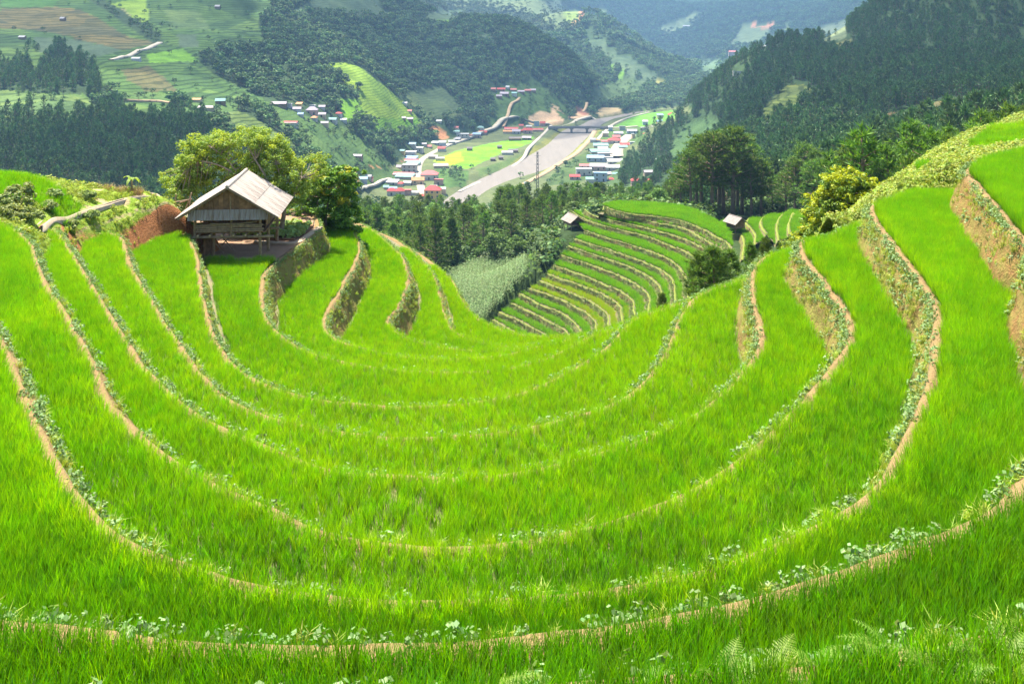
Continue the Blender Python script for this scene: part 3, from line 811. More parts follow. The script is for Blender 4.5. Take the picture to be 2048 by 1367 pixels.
# ------------------------------------------------------------------ knoll on the left: grass bank with path and canal
KN = []
def kd(*a):
    for u, v, D in a:
        p = P(u, v, D); KN.append((p[0], p[1], -D))
def kw(*a):
    for X, Y, D in a: KN.append((X, Y, -D))
def kq(*a):
    for u, v, Y in a:
        p = Q(u, v, Y); KN.append(tuple(p))
kq((0,449,35.3),(50,456,35.3),(68,464,36.5),(100,467,38.2),(150,474,40.6),(200,476,41.9),(245,478,43.5),(300,478,45.2),
   (0,428,36.8),(0,405,38.6),(0,380,40.6),(0,360,42.6),(-150,445,34.5),(-150,405,37.5),(-150,355,42.5),(-300,400,37.5),(-300,355,42),
   (60,440,37.6),(60,420,38.8),(60,400,40.2),(60,365,43),(110,443,39.2),(110,424,40.2),(110,404,41.4),(110,368,44),
   (160,452,41.2),(160,430,42.0),(160,410,43.0),(160,392,44.2),(160,376,45.6),(200,452,42.6),(200,434,43.3),(200,416,44.2),(200,398,45.4),(200,379,47.2),
   (250,458,44.0),(250,432,44.8),(250,410,45.8),(250,392,47.0),(250,382,48.2),(300,440,45.8),(300,418,46.4),(300,400,47.3),(300,388,48.6),(340,420,46.9),(340,405,47.8),(375,412,47.6),(400,413,48.4),
   (345,478,46.6),(380,472,47.6),(395,476,48.6),(330,474,46.2))
kw((-14.5,44,15),(-14,48,15),(-13,52,16),(-13,58,20),(-13.5,40,15),(-16.6,46.4,12.4),(-16.2,48.5,13.2),(-15.8,50,13.4),(-15.8,52,13.4),(-17.6,52,12.2),(-20,54,12),
   (-35,46,9.6),(-45,46,10),(-25,54,14),(-35,55,15),(-45,58,17),(-22,60,20),(-15,60,20),(-30,65,24),(-45,66,24),
   (-15,36,12),(-12,40,14),(-20,30,9.5),(-40,34,8),(-40,28,8),(-28,30,8.6),(-22,32,8.6))
KN = np.array(KN)
_B = KN[:, :2]/6.0
_nb = len(KN)
_KK = np.zeros((_nb+3, _nb+3)); _KK[:_nb, :_nb] = np.sqrt(((_B[:, None]-_B[None])**2).sum(-1)+0.02) - np.eye(_nb)*0.01
_KK[:_nb, _nb] = 1; _KK[:_nb, _nb+1:] = _B; _KK[_nb, :_nb] = 1; _KK[_nb+1:, :_nb] = _B.T
_kw = np.linalg.solve(_KK, np.concatenate([KN[:, 2], [0, 0, 0]]))
def knoll(X, Y):
    X = np.asarray(X, dtype=float); Y = np.asarray(Y, dtype=float)
    q = np.stack([X.ravel(), Y.ravel()], axis=1)/6.0
    z = np.empty(len(q))
    for i in range(0, len(q), 20000):
        r = np.sqrt(((q[i:i+20000, None]-_B[None])**2).sum(-1)+0.02)
        z[i:i+20000] = r @ _kw[:_nb] + _kw[_nb] + q[i:i+20000] @ _kw[_nb+1:]
    z += 0.16*fbm(X.ravel()/1.7, Y.ravel()/1.7, 4)
    return z.reshape(X.shape)
kx, ky = np.meshgrid(np.arange(-46, -13.5, 0.16), np.arange(27, 64, 0.16))
kz = knoll(kx, ky)
# roughen the bare cut face by the hut
cut = np.clip(1-np.hypot((kx+19.0)/2.6, (ky-46.6)/1.6), 0, 1)
kz2 = kz + cut*1.3*fbm(kx/0.6, ky/0.6, 5)
PATH_A = spline([P(u, v, D)[:2] for u, v, D in [(100,460,9.3),(165,450,9.75),(200,442,9.95),(245,430,10.1),(300,417,10.17),(350,408,10.2)]], 0.2)
BARE = [(P(*q)[:2], r) for q, r in [((205,404,9.6),0.9),((240,404,9.75),1.1),((185,420,9.6),0.7),((275,392,9.85),0.8),((190,383,9.45),0.9),((225,381,9.6),0.8)]]
bare = np.zeros(kx.shape)
dpa = dist_poly(kx.ravel(), ky.ravel(), PATH_A).reshape(kx.shape)
bare = np.maximum(bare, np.clip(1.0-dpa/0.36, 0, 1)*0.6)
for (c, r) in BARE: bare = np.maximum(bare, np.clip(1.0-np.hypot(kx-c[0], ky-c[1])/r, 0, 1)*0.85)
gxx, gyy = np.gradient(kz, 0.16)
steep = np.clip((np.hypot(gxx, gyy)-0.95)/0.6, 0, 1)*np.clip((kx+25.5)/3, 0.25, 1)
KB = np.clip(bare, 0, 1)
def make_knoll_mat():
    m, nt, out = new_mat('grassy bank')
    pos = geo_pos(nt)
    n1 = noise_(nt, 0.5, 5, 0.6, pos); n2 = noise_(nt, 3.5, 6, 0.65, pos); n3 = noise_(nt, 14, 4, 0.6, pos)
    g = ramp(nt, [(0.3, (0.12, 0.20, 0.02)), (0.55, (0.20, 0.29, 0.03)), (0.75, (0.32, 0.33, 0.08))], n2).outputs[0]
    path = mixc(nt, n3, (0.31, 0.23, 0.11), (0.40, 0.33, 0.18))
    red = mixc(nt, n2, (0.24, 0.085, 0.03), (0.42, 0.20, 0.085))
    red = mixc(nt, 1.0, red, ramp(nt, [(0.3, (0.6, 0.55, 0.5)), (0.7, (1.25, 1.25, 1.25))], n3).outputs[0], 'MULTIPLY')
    a = N(nt, 'ShaderNodeAttribute', attribute_name='bare').outputs['Fac']
    st = N(nt, 'ShaderNodeAttribute', attribute_name='steep').outputs['Fac']
    ak = ramp(nt, [(0.42, (0, 0, 0)), (0.6, (1, 1, 1))], math_(nt, 'ADD', a, math_(nt, 'MULTIPLY', math_(nt, 'SUBTRACT', n2, 0.5), 0.7))).outputs[0]
    sk = ramp(nt, [(0.42, (0, 0, 0)), (0.6, (1, 1, 1))], math_(nt, 'ADD', st, math_(nt, 'MULTIPLY', math_(nt, 'SUBTRACT', n2, 0.5), 0.5))).outputs[0]
    c = mixc(nt, ak, g, path); c = mixc(nt, sk, c, red)
    b = N(nt, 'ShaderNodeBsdfPrincipled', i_Roughness=0.95); b.inputs['Specular IOR Level'].default_value = 0.1
    nt.links.new(c, b.inputs['Base Color'])
    bp = N(nt, 'ShaderNodeBump', i_Strength=0.9, i_Distance=0.06)
    nt.links.new(math_(nt, 'ADD', n2, n3), bp.inputs['Height']); nt.links.new(bp.outputs[0], b.inputs['Normal'])
    nt.links.new(b.outputs[0], out.inputs[0])
    return m
M_knoll = make_knoll_mat()
idx = np.arange(kx.size).reshape(kx.shape)
q = np.stack([idx[:-1, :-1], idx[:-1, 1:], idx[1:, 1:], idx[1:, :-1]], axis=-1).reshape(-1, 4)
me = mesh_np('grass_bank_terrain', np.stack([kx, ky, kz2], -1).reshape(-1, 3), q, [M_knoll], smooth=True)
vattr(me, 'bare', KB.ravel()); vattr(me, 'steep', steep.ravel())
tag(link('grass_bank_terrain', me), 'grassy knoll with a path and a bare red cut beside the hut', None, None, 'structure')

# ------------------------------------------------------------------ right ridge behind the terraces
RN = np.array([(14.5,36.5,-7.6),(17.5,41.5,-7.5),(21,46.5,-7.45),(25,52,-7.3),(34,58,-7.2),(13,38.5,-9.0),(15.5,43,-9.6),(19,49,-10.2),(24,56,-10),(33,62,-10),(12,41,-11.5),(16,49,-13.5),(24,61,-14),(36,68,-14),
   (19,39,-6.6),(23,42,-6.5),(28,45,-6.6),(24,46.5,-7.0),(28,51,-7.0),(36,54,-6.9),(33,44,-6),(40,50,-6.5),(16.8,37.4,-6.6),(48,56,-7),(48,44,-6),(30,57,-7.2),(40,60,-7.3),(40,66,-11),(30,40,-6.05),(24,38.5,-6.3),(20,36.5,-6.6),(10,45,-16),(12,52,-18),(13,36.4,-10.5),(14,37.5,-10.5),(14,35,-9.5),(17,34.6,-8.0),(20,34,-7.2),(25,34,-6.8),(32,33.5,-6.8),(40,33,-6.8),(30,36,-7),(44,36,-6)])
_R = RN[:, :2]/6.0; _nr = len(RN)
_KR = np.zeros((_nr+3, _nr+3)); _KR[:_nr, :_nr] = np.sqrt(((_R[:, None]-_R[None])**2).sum(-1)+0.01)
_KR[:_nr, _nr] = 1; _KR[:_nr, _nr+1:] = _R; _KR[_nr, :_nr] = 1; _KR[_nr+1:, :_nr] = _R.T
_rw = np.linalg.solve(_KR, np.concatenate([RN[:, 2], [0, 0, 0]]))
def ridge(X, Y):
    X = np.asarray(X, dtype=float); Y = np.asarray(Y, dtype=float)
    q = np.stack([X.ravel(), Y.ravel()], axis=1)/6.0
    r = np.sqrt(((q[:, None]-_R[None])**2).sum(-1)+0.01)
    z = r @ _rw[:_nr] + _rw[_nr] + q @ _rw[_nr+1:] + 0.4*fbm(X.ravel()/2.0, Y.ravel()/2.0, 4)
    return z.reshape(X.shape)
rx, ry = np.meshgrid(np.arange(13, 48, 0.25), np.arange(33.6, 68, 0.25))
rz = ridge(rx, ry)
idx = np.arange(rx.size).reshape(rx.shape)
q = np.stack([idx[:-1, :-1], idx[:-1, 1:], idx[1:, 1:], idx[1:, :-1]], axis=-1).reshape(-1, 4)
qc = np.stack([rx, ry], -1).reshape(-1, 2)[q].mean(1)
# keep only what lies outside the terraces (right of / behind the second edge)
keep = ~in_poly(qc[:, 0], qc[:, 1], np.vstack([CURVE[1], [[30, 0], [-30, 0]]])) | True
me = mesh_np('ridge_terrain', np.stack([rx, ry, rz], -1).reshape(-1, 3), q[keep], [M_knoll], smooth=True)
vattr(me, 'bare', np.zeros(rx.size)); vattr(me, 'steep', np.zeros(rx.size))
tag(link('ridge_terrain', me), 'weedy ridge top behind the upper rice terraces', None, None, 'structure')

# ------------------------------------------------------------------ rice
def rice_clump(seed, n=34, h=0.345, spread=0.085, lod=3):
    r = np.random.default_rng(seed)
    V = []; Fc = []; H = []
    for i in range(n):
        a = r.uniform(0, 2*math.pi); d = spread*math.sqrt(r.uniform(0, 1))
        bx, by = d*math.cos(a), d*math.sin(a)
        hh = h*r.uniform(0.72, 1.12); az = a + r.normal(0, 0.7); lean = r.uniform(0.10, 0.42)
        w = r.uniform(0.0028, 0.0046)
        px, py = -math.sin(az), math.cos(az)
        tw = r.uniform(0, math.pi); wx, wy = math.cos(tw), math.sin(tw)
        b = len(V)
        for j in range(lod):
            t = j/lod
            x = bx + math.cos(az)*lean*hh*t*t; y = by + math.sin(az)*lean*hh*t*t; z = hh*(t - 0.18*lean*t*t)
            ww = w*(1 - 0.35*t)
            V += [(x-wx*ww, y-wy*ww, z), (x+wx*ww, y+wy*ww, z)]; H += [t, t]
        V.append((bx+math.cos(az)*lean*hh, by+math.sin(az)*lean*hh, hh*(1-0.18*lean))); H.append(1.0)
        for j in range(lod-1): Fc.append((b+2*j, b+2*j+1, b+2*j+3, b+2*j+2))
        e = b+2*(lod-1); Fc.append((e, e+1, b+2*lod))
    me = mesh_np('rice', V, Fc)
    vattr(me, 'hgt', H)
    return me
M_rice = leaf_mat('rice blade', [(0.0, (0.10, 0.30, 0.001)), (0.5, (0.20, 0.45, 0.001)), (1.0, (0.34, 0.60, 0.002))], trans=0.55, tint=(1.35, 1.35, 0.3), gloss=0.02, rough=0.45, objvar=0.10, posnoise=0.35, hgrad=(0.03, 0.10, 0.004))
rice_meshes = [rice_clump(s) for s in range(6)]
for me in rice_meshes: me.materials.append(M_rice)
M_rice_deep = leaf_mat('shade-painted rice blade', [(0.0, (0.068, 0.225, 0.001)), (0.5, (0.125, 0.335, 0.001)), (1.0, (0.215, 0.45, 0.002))], trans=0.5, tint=(1.35, 1.35, 0.3), gloss=0.02, rough=0.45, objvar=0.12, posnoise=0.35, hgrad=(0.02, 0.07, 0.003))  # darker blades: foreground shade painted into the leaf colour
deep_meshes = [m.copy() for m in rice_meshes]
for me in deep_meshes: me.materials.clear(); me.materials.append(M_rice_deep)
M_rice_lime = leaf_mat('lime rice blade', [(0.0, (0.19, 0.40, 0.001)), (0.5, (0.32, 0.56, 0.001)), (1.0, (0.48, 0.69, 0.002))], trans=0.55, tint=(1.35, 1.35, 0.3), gloss=0.02, rough=0.45, objvar=0.10, posnoise=0.35, hgrad=(0.05, 0.14, 0.004))
lime_meshes = [m.copy() for m in rice_meshes]
for me in lime_meshes: me.materials.clear(); me.materials.append(M_rice_lime)
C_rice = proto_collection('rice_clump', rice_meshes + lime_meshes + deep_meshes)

rice_pts = []; RIM = []
def rice_fill(ring, z, inner, outer, m_in, m_out, sp, extra=None):
    lo = ring.min(0); hi = ring.max(0)
    lo = np.maximum(lo, [-26, 5.0]); hi = np.minimum(hi, [30, 62])
    x, y = np.meshgrid(np.arange(lo[0], hi[0], sp), np.arange(lo[1], hi[1], sp))
    x = x.ravel(); y = y.ravel()
    x = x + rng.uniform(-.42, .42, len(x))*sp; y = y + rng.uniform(-.42, .42, len(y))*sp
    p = np.column_stack([x, y, np.full(len(x), z)])
    p = p[view_ok(p)]
    p = p[in_poly(p[:, 0], p[:, 1], ring)]
    if inner is not None: p = p[dist_poly(p[:, 0], p[:, 1], inner[::2]) > np.where((np.abs(p[:, 0]) < (4.5 if z > -8 else 6.0)) & (z < -7), m_in*0.6 + rng.uniform(-0.05, 0.09, len(p)), m_in)]
    if outer is not None: p = p[dist_poly(p[:, 0], p[:, 1], outer[::2]) > m_out]
    if extra is not None: p = p[extra(p)]
    RIM.append(np.zeros(len(p)) if inner is None else np.clip(1.25 - dist_poly(p[:, 0], p[:, 1], inner[::2])/0.6, 0, 1)*(z < -7))
    return p
for k, ring in RING:
    drop_above = DROP[k]-DROP[k-1]
    ex = None
    if k in (3, 4, 5, 6): ex = lambda p: (knoll(p[:, 0], p[:, 1]) < p[:, 2] - 0.02) | (p[:, 0] > -13.7) | (p[:, 1] < 30)
    if k == 7: ex = lambda p: (p[:, 1] < 46.2 + 0.25*np.sin(p[:, 0]*3))
    if k == 2: ex = lambda p: ~((p[:, 0] < -15) & (p[:, 1] > 27) & (knoll(p[:, 0], p[:, 1]) > p[:, 2])) & ~((p[:, 0] > 11) & (ridge(p[:, 0], p[:, 1]) > p[:, 2]) & (p[:, 1] > 34))
    if k == 1: ex = lambda p: ~((p[:, 0] > 13) & (p[:, 1] > 34) & (ridge(p[:, 0], p[:, 1]) > p[:, 2]))
    rice_pts.append(rice_fill(ring, -DROP[k], CURVE[k], CURVE[k-1], 0.24, (LEAN if k < 7 else .42)*drop_above+0.12, 0.108 if k < 3 else (0.135 if k < 5 else 0.155), ex))
p0 = rice_fill(ring0, -DROP[0], CURVE[0], None, 0.12, 0, 0.105)
rice_pts.append(p0)
# upper field at the far left on the knoll, and the two fields on the right ridge
lf = np.array([P(u, v, 8.4)[:2] for u, v in [(-300,352),(0,359),(90,366),(160,376),(150,397),(60,408),(0,408),(-300,408)]])
pl = rice_fill(lf, 0, None, None, 0, 0, 0.17); pl[:, 2] = knoll(pl[:, 0], pl[:, 1]); rice_pts.append(pl)
rf = np.array([P(u, v, 6.95)[:2] for u, v in [(1935,294),(1950,270),(1985,252),(2060,246),(2250,243),(2350,300),(2048,303),(1975,303)]])
pr_ = rice_fill(rf, 0, None, None, 0, 0, 0.2); pr_[:, 2] = ridge(pr_[:, 0], pr_[:, 1]); rice_pts.append(pr_)
rf2 = np.array([P(u, v, 7.5)[:2] for u, v in [(1832,345),(1845,337),(1862,350),(1858,362),(1838,362)]])
pr2 = rice_fill(rf2, 0, None, None, 0, 0, 0.17); pr2[:, 2] = ridge(pr2[:, 0], pr2[:, 1]); rice_pts.append(pr2)
RP = np.vstack(rice_pts); RIM = np.concatenate(RIM)
# gaps in the planting near the middle, where the mud shows between the rows
gap = np.hypot((RP[:, 0]+2.6)/1.7, (RP[:, 1]-17.3)/1.0) < 1
rowx = np.abs(((RP[:, 0]+0.12*np.sin(RP[:, 1]*2))/0.52) % 1 - 0.5)
kill = gap & (rowx < 0.13) & (rng.random(len(RP)) < 0.7)
gap2 = (np.hypot((RP[:, 0]+2.5)/1.5, (RP[:, 1]-13.9)/0.8) < 1) & (rowx < 0.09) & (rng.random(len(RP)) < 0.5)
RIM = RIM[~(kill | gap2)]; RP = RP[~(kill | gap2)]
print('rice clumps', len(RP))
n = len(RP)
hs = 1 + 0.30*fbm(RP[:, 0]/2.2, RP[:, 1]/2.2, 3) + rng.normal(0, 0.09, n)
sc = np.column_stack([rng.uniform(0.9, 1.15, n), rng.uniform(0.9, 1.15, n), np.clip(hs, 0.6, 1.35)])
rot = np.column_stack([rng.normal(0, 0.07, n), rng.normal(0, 0.07, n), rng.uniform(0, 6.283, n)])
# yellower rice more often in the middle terraces
lime = np.exp(-((RP[:, 0]-0.5)/7.5)**2)*np.clip((RP[:, 1]-14)/12, 0, 1)*0.85 + 0.10*np.clip((RP[:, 1]-18)/8, 0, 1) + 0.25*fbm(RP[:, 0]/4, RP[:, 1]/4, 3)
lime = np.maximum(lime, RIM*0.85)  # sunlit edge painted in: clumps near the rim turn lime
lime = np.where(RP[:, 1] > 50, 0.75*(RP[:, 0] > 14) + lime*(RP[:, 0] <= 14), lime)
deep = np.clip((15.5-RP[:, 1])/5, 0, 1)*0.9 + np.where((RP[:, 0] > 4) & (RP[:, 1] < 19), 0.25, 0)  # share of clumps with painted shade, growing towards the camera
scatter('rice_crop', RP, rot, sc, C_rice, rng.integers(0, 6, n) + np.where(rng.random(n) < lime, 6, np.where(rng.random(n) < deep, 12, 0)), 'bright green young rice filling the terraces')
# ------------------------------------------------------------------ river, roads, embankments
def make_water():
    m, nt, out = new_mat('silty river water')
    pos = geo_pos(nt)
    mp = N(nt, 'ShaderNodeMapping'); mp.inputs['Rotation'].default_value = (0, 0, 0.32); mp.inputs['Scale'].default_value = (1.0, 0.12, 1.0); nt.links.new(pos, mp.inputs[0])
    n1 = noise_(nt, 0.16, 6, 0.65, mp.outputs[0]); n2 = noise_(nt, 0.5, 4, 0.6, pos)
    c = mixc(nt, n1, (0.125, 0.108, 0.09), (0.22, 0.19, 0.16))
    b = N(nt, 'ShaderNodeBsdfPrincipled', i_Roughness=0.65)
    b.inputs['Specular IOR Level'].default_value = 0.2
    nt.links.new(c, b.inputs['Base Color'])
    bp = N(nt, 'ShaderNodeBump', i_Strength=0.25, i_Distance=0.3)
    nt.links.new(n2, bp.inputs['Height']); nt.links.new(bp.outputs[0], b.inputs['Normal'])
    nt.links.new(b.outputs[0], out.inputs[0])
    return m
M_water = make_water()
rl = spline([P(u, v, WATER_D)[:2] for u, v in river_l], 8.0); rr = spline([P(u, v, WATER_D)[:2] for u, v in river_r], 8.0)
nn = 120
def resamp(c, n):
    s = np.concatenate([[0], np.cumsum(np.linalg.norm(np.diff(c, axis=0), axis=1))])
    q = np.linspace(0, s[-1], n)
    return np.stack([np.interp(q, s, c[:, k]) for k in range(c.shape[1])], axis=1)
rl = resamp(rl, nn); rr = resamp(rr, nn)
V = []
for j in range(9):
    t = -0.06 + 1.12*j/8
    V.append(np.column_stack([rl*(1-t)+rr*t, np.full(nn, -WATER_D)]))
V = np.concatenate(V)
idx = np.arange(9*nn).reshape(9, nn)
q = np.stack([idx[:-1, :-1], idx[1:, :-1], idx[1:, 1:], idx[:-1, 1:]], axis=-1).reshape(-1, 4)
me = mesh_np('river', V, q, [M_water])
if me.polygons[0].normal.z < 0: me.flip_normals()
tag(link('river', me), 'pale silty river running down the valley floor', None, None, 'structure')

M_road = plain_mat('pale concrete road', (0.40, 0.35, 0.27), 0.9, 0.25, 0.2)
M_dirt = plain_mat('dirt track', (0.34, 0.24, 0.14), 0.95, 0.3, 0.2)
M_conc = plain_mat('weathered concrete', (0.36, 0.35, 0.33), 0.9, 0.3, 0.3)
M_bridge = plain_mat('dark concrete bridge', (0.20, 0.19, 0.19), 0.85, 0.25, 0.3)
ROADS = []
def ribbon(name, uvs, D, width, mat, lift, label, step=5.0, thick=0.5):
    """a road laid on the terrain; D None: found by sight line"""
    pts = [P(u, v, D)[:2] if D is not None else hit(u, v)[:2] for u, v in uvs]
    c = spline(pts, step)
    ROADS.append((c, width))
    n = normals2(c)
    h = width/2
    z = np.maximum.reduce([ground(c[:, 0]+n[:, 0]*s, c[:, 1]+n[:, 1]*s) for s in (-h, 0, h)])
    for _ in range(3): z[1:-1] = np.maximum(z[1:-1], (z[:-2]+2*z[1:-1]+z[2:])/4)
    z = z + lift
    rows = []
    for s, dz in ((-h-0.1, -1.6), (-h, 0), (h, 0), (h+0.1, -1.6)):
        rows.append(np.column_stack([c + n*s, z+dz]))
    V = np.stack(rows, 1).reshape(-1, 3)
    idx = np.arange(len(c)*4).reshape(len(c), 4)
    q = np.stack([idx[:-1, :-1], idx[:-1, 1:], idx[1:, 1:], idx[1:, :-1]], axis=-1).reshape(-1, 4)
    me = mesh_np(name, V, q, [mat])
    if sum(p.normal.z for p in me.polygons) < 0: me.flip_normals()
    return tag(link(name, me), label, None, None, 'structure')
ribbon('road', [(713,386),(735,376),(762,364),(780,358)], None, 3.6, M_road, 0.5, 'pale road leaving the town to the left')
ribbon('road', [(846,392),(840,366),(836,345),(838,330),(846,317),(868,304),(900,290),(930,281),(960,271),(985,263),(1005,256),(1040,249),(1075,246),(1105,246),(1130,244),(1160,237.5),(1183,232.5),(1200,234)], FLOOR_D, 6.5, M_road, 0.3, 'pale main road through the town and along the valley')
ribbon('road', [(1106,247),(1098,256),(1085,270),(1056,298),(1045,311),(1000,338),(960,354),(918,374)], FLOOR_D, 3.5, M_road, 0.6, 'pale embankment road beside the rice plain')
ribbon('dirt_path', [(1128,259),(1105,280),(1080,300),(1060,313),(1020,336),(972,358),(930,377)], FLOOR_D, 4.5, M_dirt, 0.5, 'dirt track along the near river bank')
ribbon('dirt_path', [(1190,262),(1178,281),(1164,296),(1150,309),(1120,327),(1090,346),(1045,370)], FLOOR_D, 5.5, M_dirt, 0.5, 'dirt track along the far river bank')
ribbon('road', [(1193,282),(1206,268),(1216,258),(1222,252),(1236,244),(1256,236),(1286,228),(1320,221),(1360,215)], FLOOR_D, 4, M_road, 0.6, 'pale embankment road on the far bank')
ribbon('road', [(1217,256),(1240,255.5),(1275,253)], FLOOR_D, 4, M_road, 0.8, 'pale lane from the bridge towards the far fields')
ribbon('road', [(1262,270),(1252,277),(1243,285),(1236,296),(1233,310),(1234,322)], FLOOR_D, 13, M_road, 0.2, 'wide pale street between the houses on the far bank')
ribbon('dirt_path', [(1038,196),(1036,201),(1024,208),(1019,218),(1016,230),(1011,244),(1006,255)], None, 4, M_dirt, 0.6, 'dirt path climbing from the road to the hill hamlet')
ribbon('dirt_path', [(1166,224),(1172,217),(1174,208)], None, 4, M_dirt, 0.6, 'short dirt path above the landslip')
ribbon('road', [(222,121),(245,115),(268,108),(295,98),(320,86)], None, 5, M_road, 0.7, 'pale mountain road across the terraced slope')
ribbon('dirt_path', [(242,200),(262,202),(300,203),(340,206)], None, 3, M_dirt, 0.6, 'dirt path below the broadleaf grove')

# ------------------------------------------------------------------ bridge
bl = P(1098, 254.5, 156.2); br = P(1222, 256.5, 156.2)
bl[1] = br[1] = (bl[1]+br[1])/2
bridge = empty('road_bridge', (0, 0, 0))
tag(bridge, 'long low concrete road bridge crossing the silty river', 'bridge')
bx0, bx1, by = (1096-1024)/F*bl[1], (1224-1024)/F*bl[1], bl[1]
MB().box(bx0, bx1, by-4, by+4, -156.6, -155.6).build('deck', M_bridge, bridge)
MB().box(bx0, bx1, by-4.3, by-4.05, -156.7, -154.7).build('railing', M_bridge, bridge)
MB().box(bx0, bx1, by+4.05, by+4.3, -156.7, -154.7).build('railing', M_bridge, bridge)
pier0 = None
for u in (1112, 1143, 1174, 1204):
    X = (u-1024)/F*by
    if pier0 is None:
        mb = MB().box(-1.1, 1.1, -3.2, 3.2, -164.5, -157.9).box(-2.2, 2.2, -3.9, 3.9, -157.9, -156.62)
        pier0 = mb.build('pier', M_bridge, bridge, False); pier0.location = (X, by, 0)
    else:
        p = pier0.copy(); COL.objects.link(p); p.parent = bridge; p.location = (X, by, 0)

# ------------------------------------------------------------------ lattice mast above the pine wood
M_steel = plain_mat('grey steel', (0.16, 0.17, 0.18), 0.5, 0.15, 1.0, metallic=0.6)
pyl_p = np.array(Q(1075, 368, 560)); pyl_p[2] = gz(pyl_p[0], pyl_p[1])
ph = (-303*560/F) - pyl_p[2]
mast = empty('lattice_mast', tuple(pyl_p)); tag(mast, 'slim grey steel lattice mast in front of the river', 'mast')
mb = MB(); w0 = 1.0
legs = [(-1,-1),(1,-1),(1,1),(-1,1)]
def mw(t): return w0*(1-0.65*t)
for sx, sy in legs:
    MB().tube([(sx*mw(0), sy*mw(0), -1), (sx*mw(1), sy*mw(1), ph)], 0.16, 5).build('leg', M_steel, mast)
nb = 22
for i in range(nb):
    t0, t1 = i/nb, (i+1)/nb
    for k in range(4):
        a = legs[k]; b = legs[(k+1) % 4]
        mb.tube([(a[0]*mw(t0), a[1]*mw(t0), ph*t0), (b[0]*mw(t1), b[1]*mw(t1), ph*t1)], 0.09, 4, False)
tag(mb.build('bracing', M_steel, mast), kind='stuff')
for h_ in (0.72, 0.84, 0.95):
    MB().tube([(-1.9, 0, ph*h_), (1.9, 0, ph*h_)], 0.13, 5).build('crossarm', M_steel, mast)

# ------------------------------------------------------------------ the terraced hill across the gully
M_wall_far = make_wall_mat('far terrace bank', (0.16, 0.09, 0.045), (0.24, 0.15, 0.07), (0.12, 0.17, 0.05), (0.24, 0.27, 0.10), 0.85, 0.35, (0.13, 0.17, 0.025), (0.22, 0.24, 0.05))
C_frice = proto_collection('far_rice_clump', rice_meshes)
far_rice = []
hill_wall = []
def level_patch(poly, D, name='paddy_field'):
    tri = tessellate_polygon([[Vector((p[0], p[1], 0)) for p in poly]])
    me = mesh_np(name, np.column_stack([poly, np.full(len(poly), -D)]), [tuple(t) for t in tri], [M_mud])
    if sum(p.normal.z for p in me.polygons) < 0: me.flip_normals()
    return tag(link(name, me), 'muddy floor of a small rice terrace on the far hill', None, None, 'structure')
def fill_far(poly, D, sp, marg_line=None, marg=0.5):
    lo = poly.min(0); hi = poly.max(0)
    x, y = np.meshgrid(np.arange(lo[0], hi[0], sp), np.arange(lo[1], hi[1], sp))
    x = x.ravel() + rng.uniform(-.4, .4, x.size)*sp; y = y.ravel() + rng.uniform(-.4, .4, y.size)*sp
    m = in_poly(x, y, poly)
    x, y = x[m], y[m]
    if marg_line is not None:
        m = dist_poly(x, y, marg_line) > marg
        x, y = x[m], y[m]
    return np.column_stack([x, y, np.full(len(x), -D)])
for j in range(len(HC)):
    if j == 0: poly = np.vstack([HC[0], top_back])
    else: poly = np.vstack([HC[j], HC[j-1][::-1]])
    level_patch(poly, HD[j])
    p = fill_far(poly, HD[j], 0.36, np.vstack([HC[j]]), 0.45)
    if j > 0: p = p[dist_poly(p[:, 0], p[:, 1], HC[j-1]) > 0.75]
    far_rice.append((p, j))
    nx = HD[j+1]-HD[j] if j+1 < len(HD) else 2.5
    me = wall_mesh('terrace_bank', HC[j][::-1], HD[j], nx, 0.34, M_wall_far, bund=0.24, amp=0.25)
    tag(link('terrace_bank', me), 'dark weedy bank between two small terraces on the far hill', None, None, 'structure')
# the little terraces round the second hut, to the right
for j, c in enumerate(kcur):
    D = KR_[j][1]
    if j == 0: poly = np.vstack([c, [[c[-1][0]+8, c[-1][1]], [c[0][0]+6, c[0][1]+2]]])
    else: poly = np.vstack([c, kcur[j-1][::-1]])
    level_patch(poly, D)
    far_rice.append((fill_far(poly, D, 0.36, c, 0.5), -1))
    tag(link('terrace_bank', wall_mesh('terrace_bank', c[::-1], D, 1.3, 0.35, M_wall_far, bund=0.35, amp=0.2)), 'pale bank between two small terraces by the far hut', None, None, 'structure')
FP = np.vstack([p for p, j in far_rice])
yel = np.concatenate([np.full(len(p), {10: 1.0, 11: 0.75, 9: 0.4}.get(j, 0.0)) for p, j in far_rice])
n = len(FP); print('far rice', n)
M_rice_y = leaf_mat('yellow green rice', [(0.0, (0.20, 0.34, 0.004)), (1.0, (0.32, 0.45, 0.006))], trans=0.45, tint=(1.6, 1.35, 0.5), gloss=0.02, objvar=0.1)
ymesh = [m.copy() for m in rice_meshes[:3]]
for m in ymesh: m.materials.clear(); m.materials.append(M_rice_y)
isy = rng.random(n) < yel
for nm, mk, col_, lb in (('rice_crop', ~isy, C_frice, 'green young rice on the terraced hill across the gully'), ('rice_crop', isy, proto_collection('yellow_rice_clump', ymesh), 'yellowing rice on two terraces of the far hill')):
    p = FP[mk]; k = len(p)
    scatter(nm, p, np.column_stack([rng.normal(0, .1, k), rng.normal(0, .1, k), rng.uniform(0, 6.28, k)]),
            np.column_stack([np.full(k, 2.6), np.full(k, 2.6), rng.uniform(1.5, 2.1, k)]), col_, rng.integers(0, 3, k), lb)
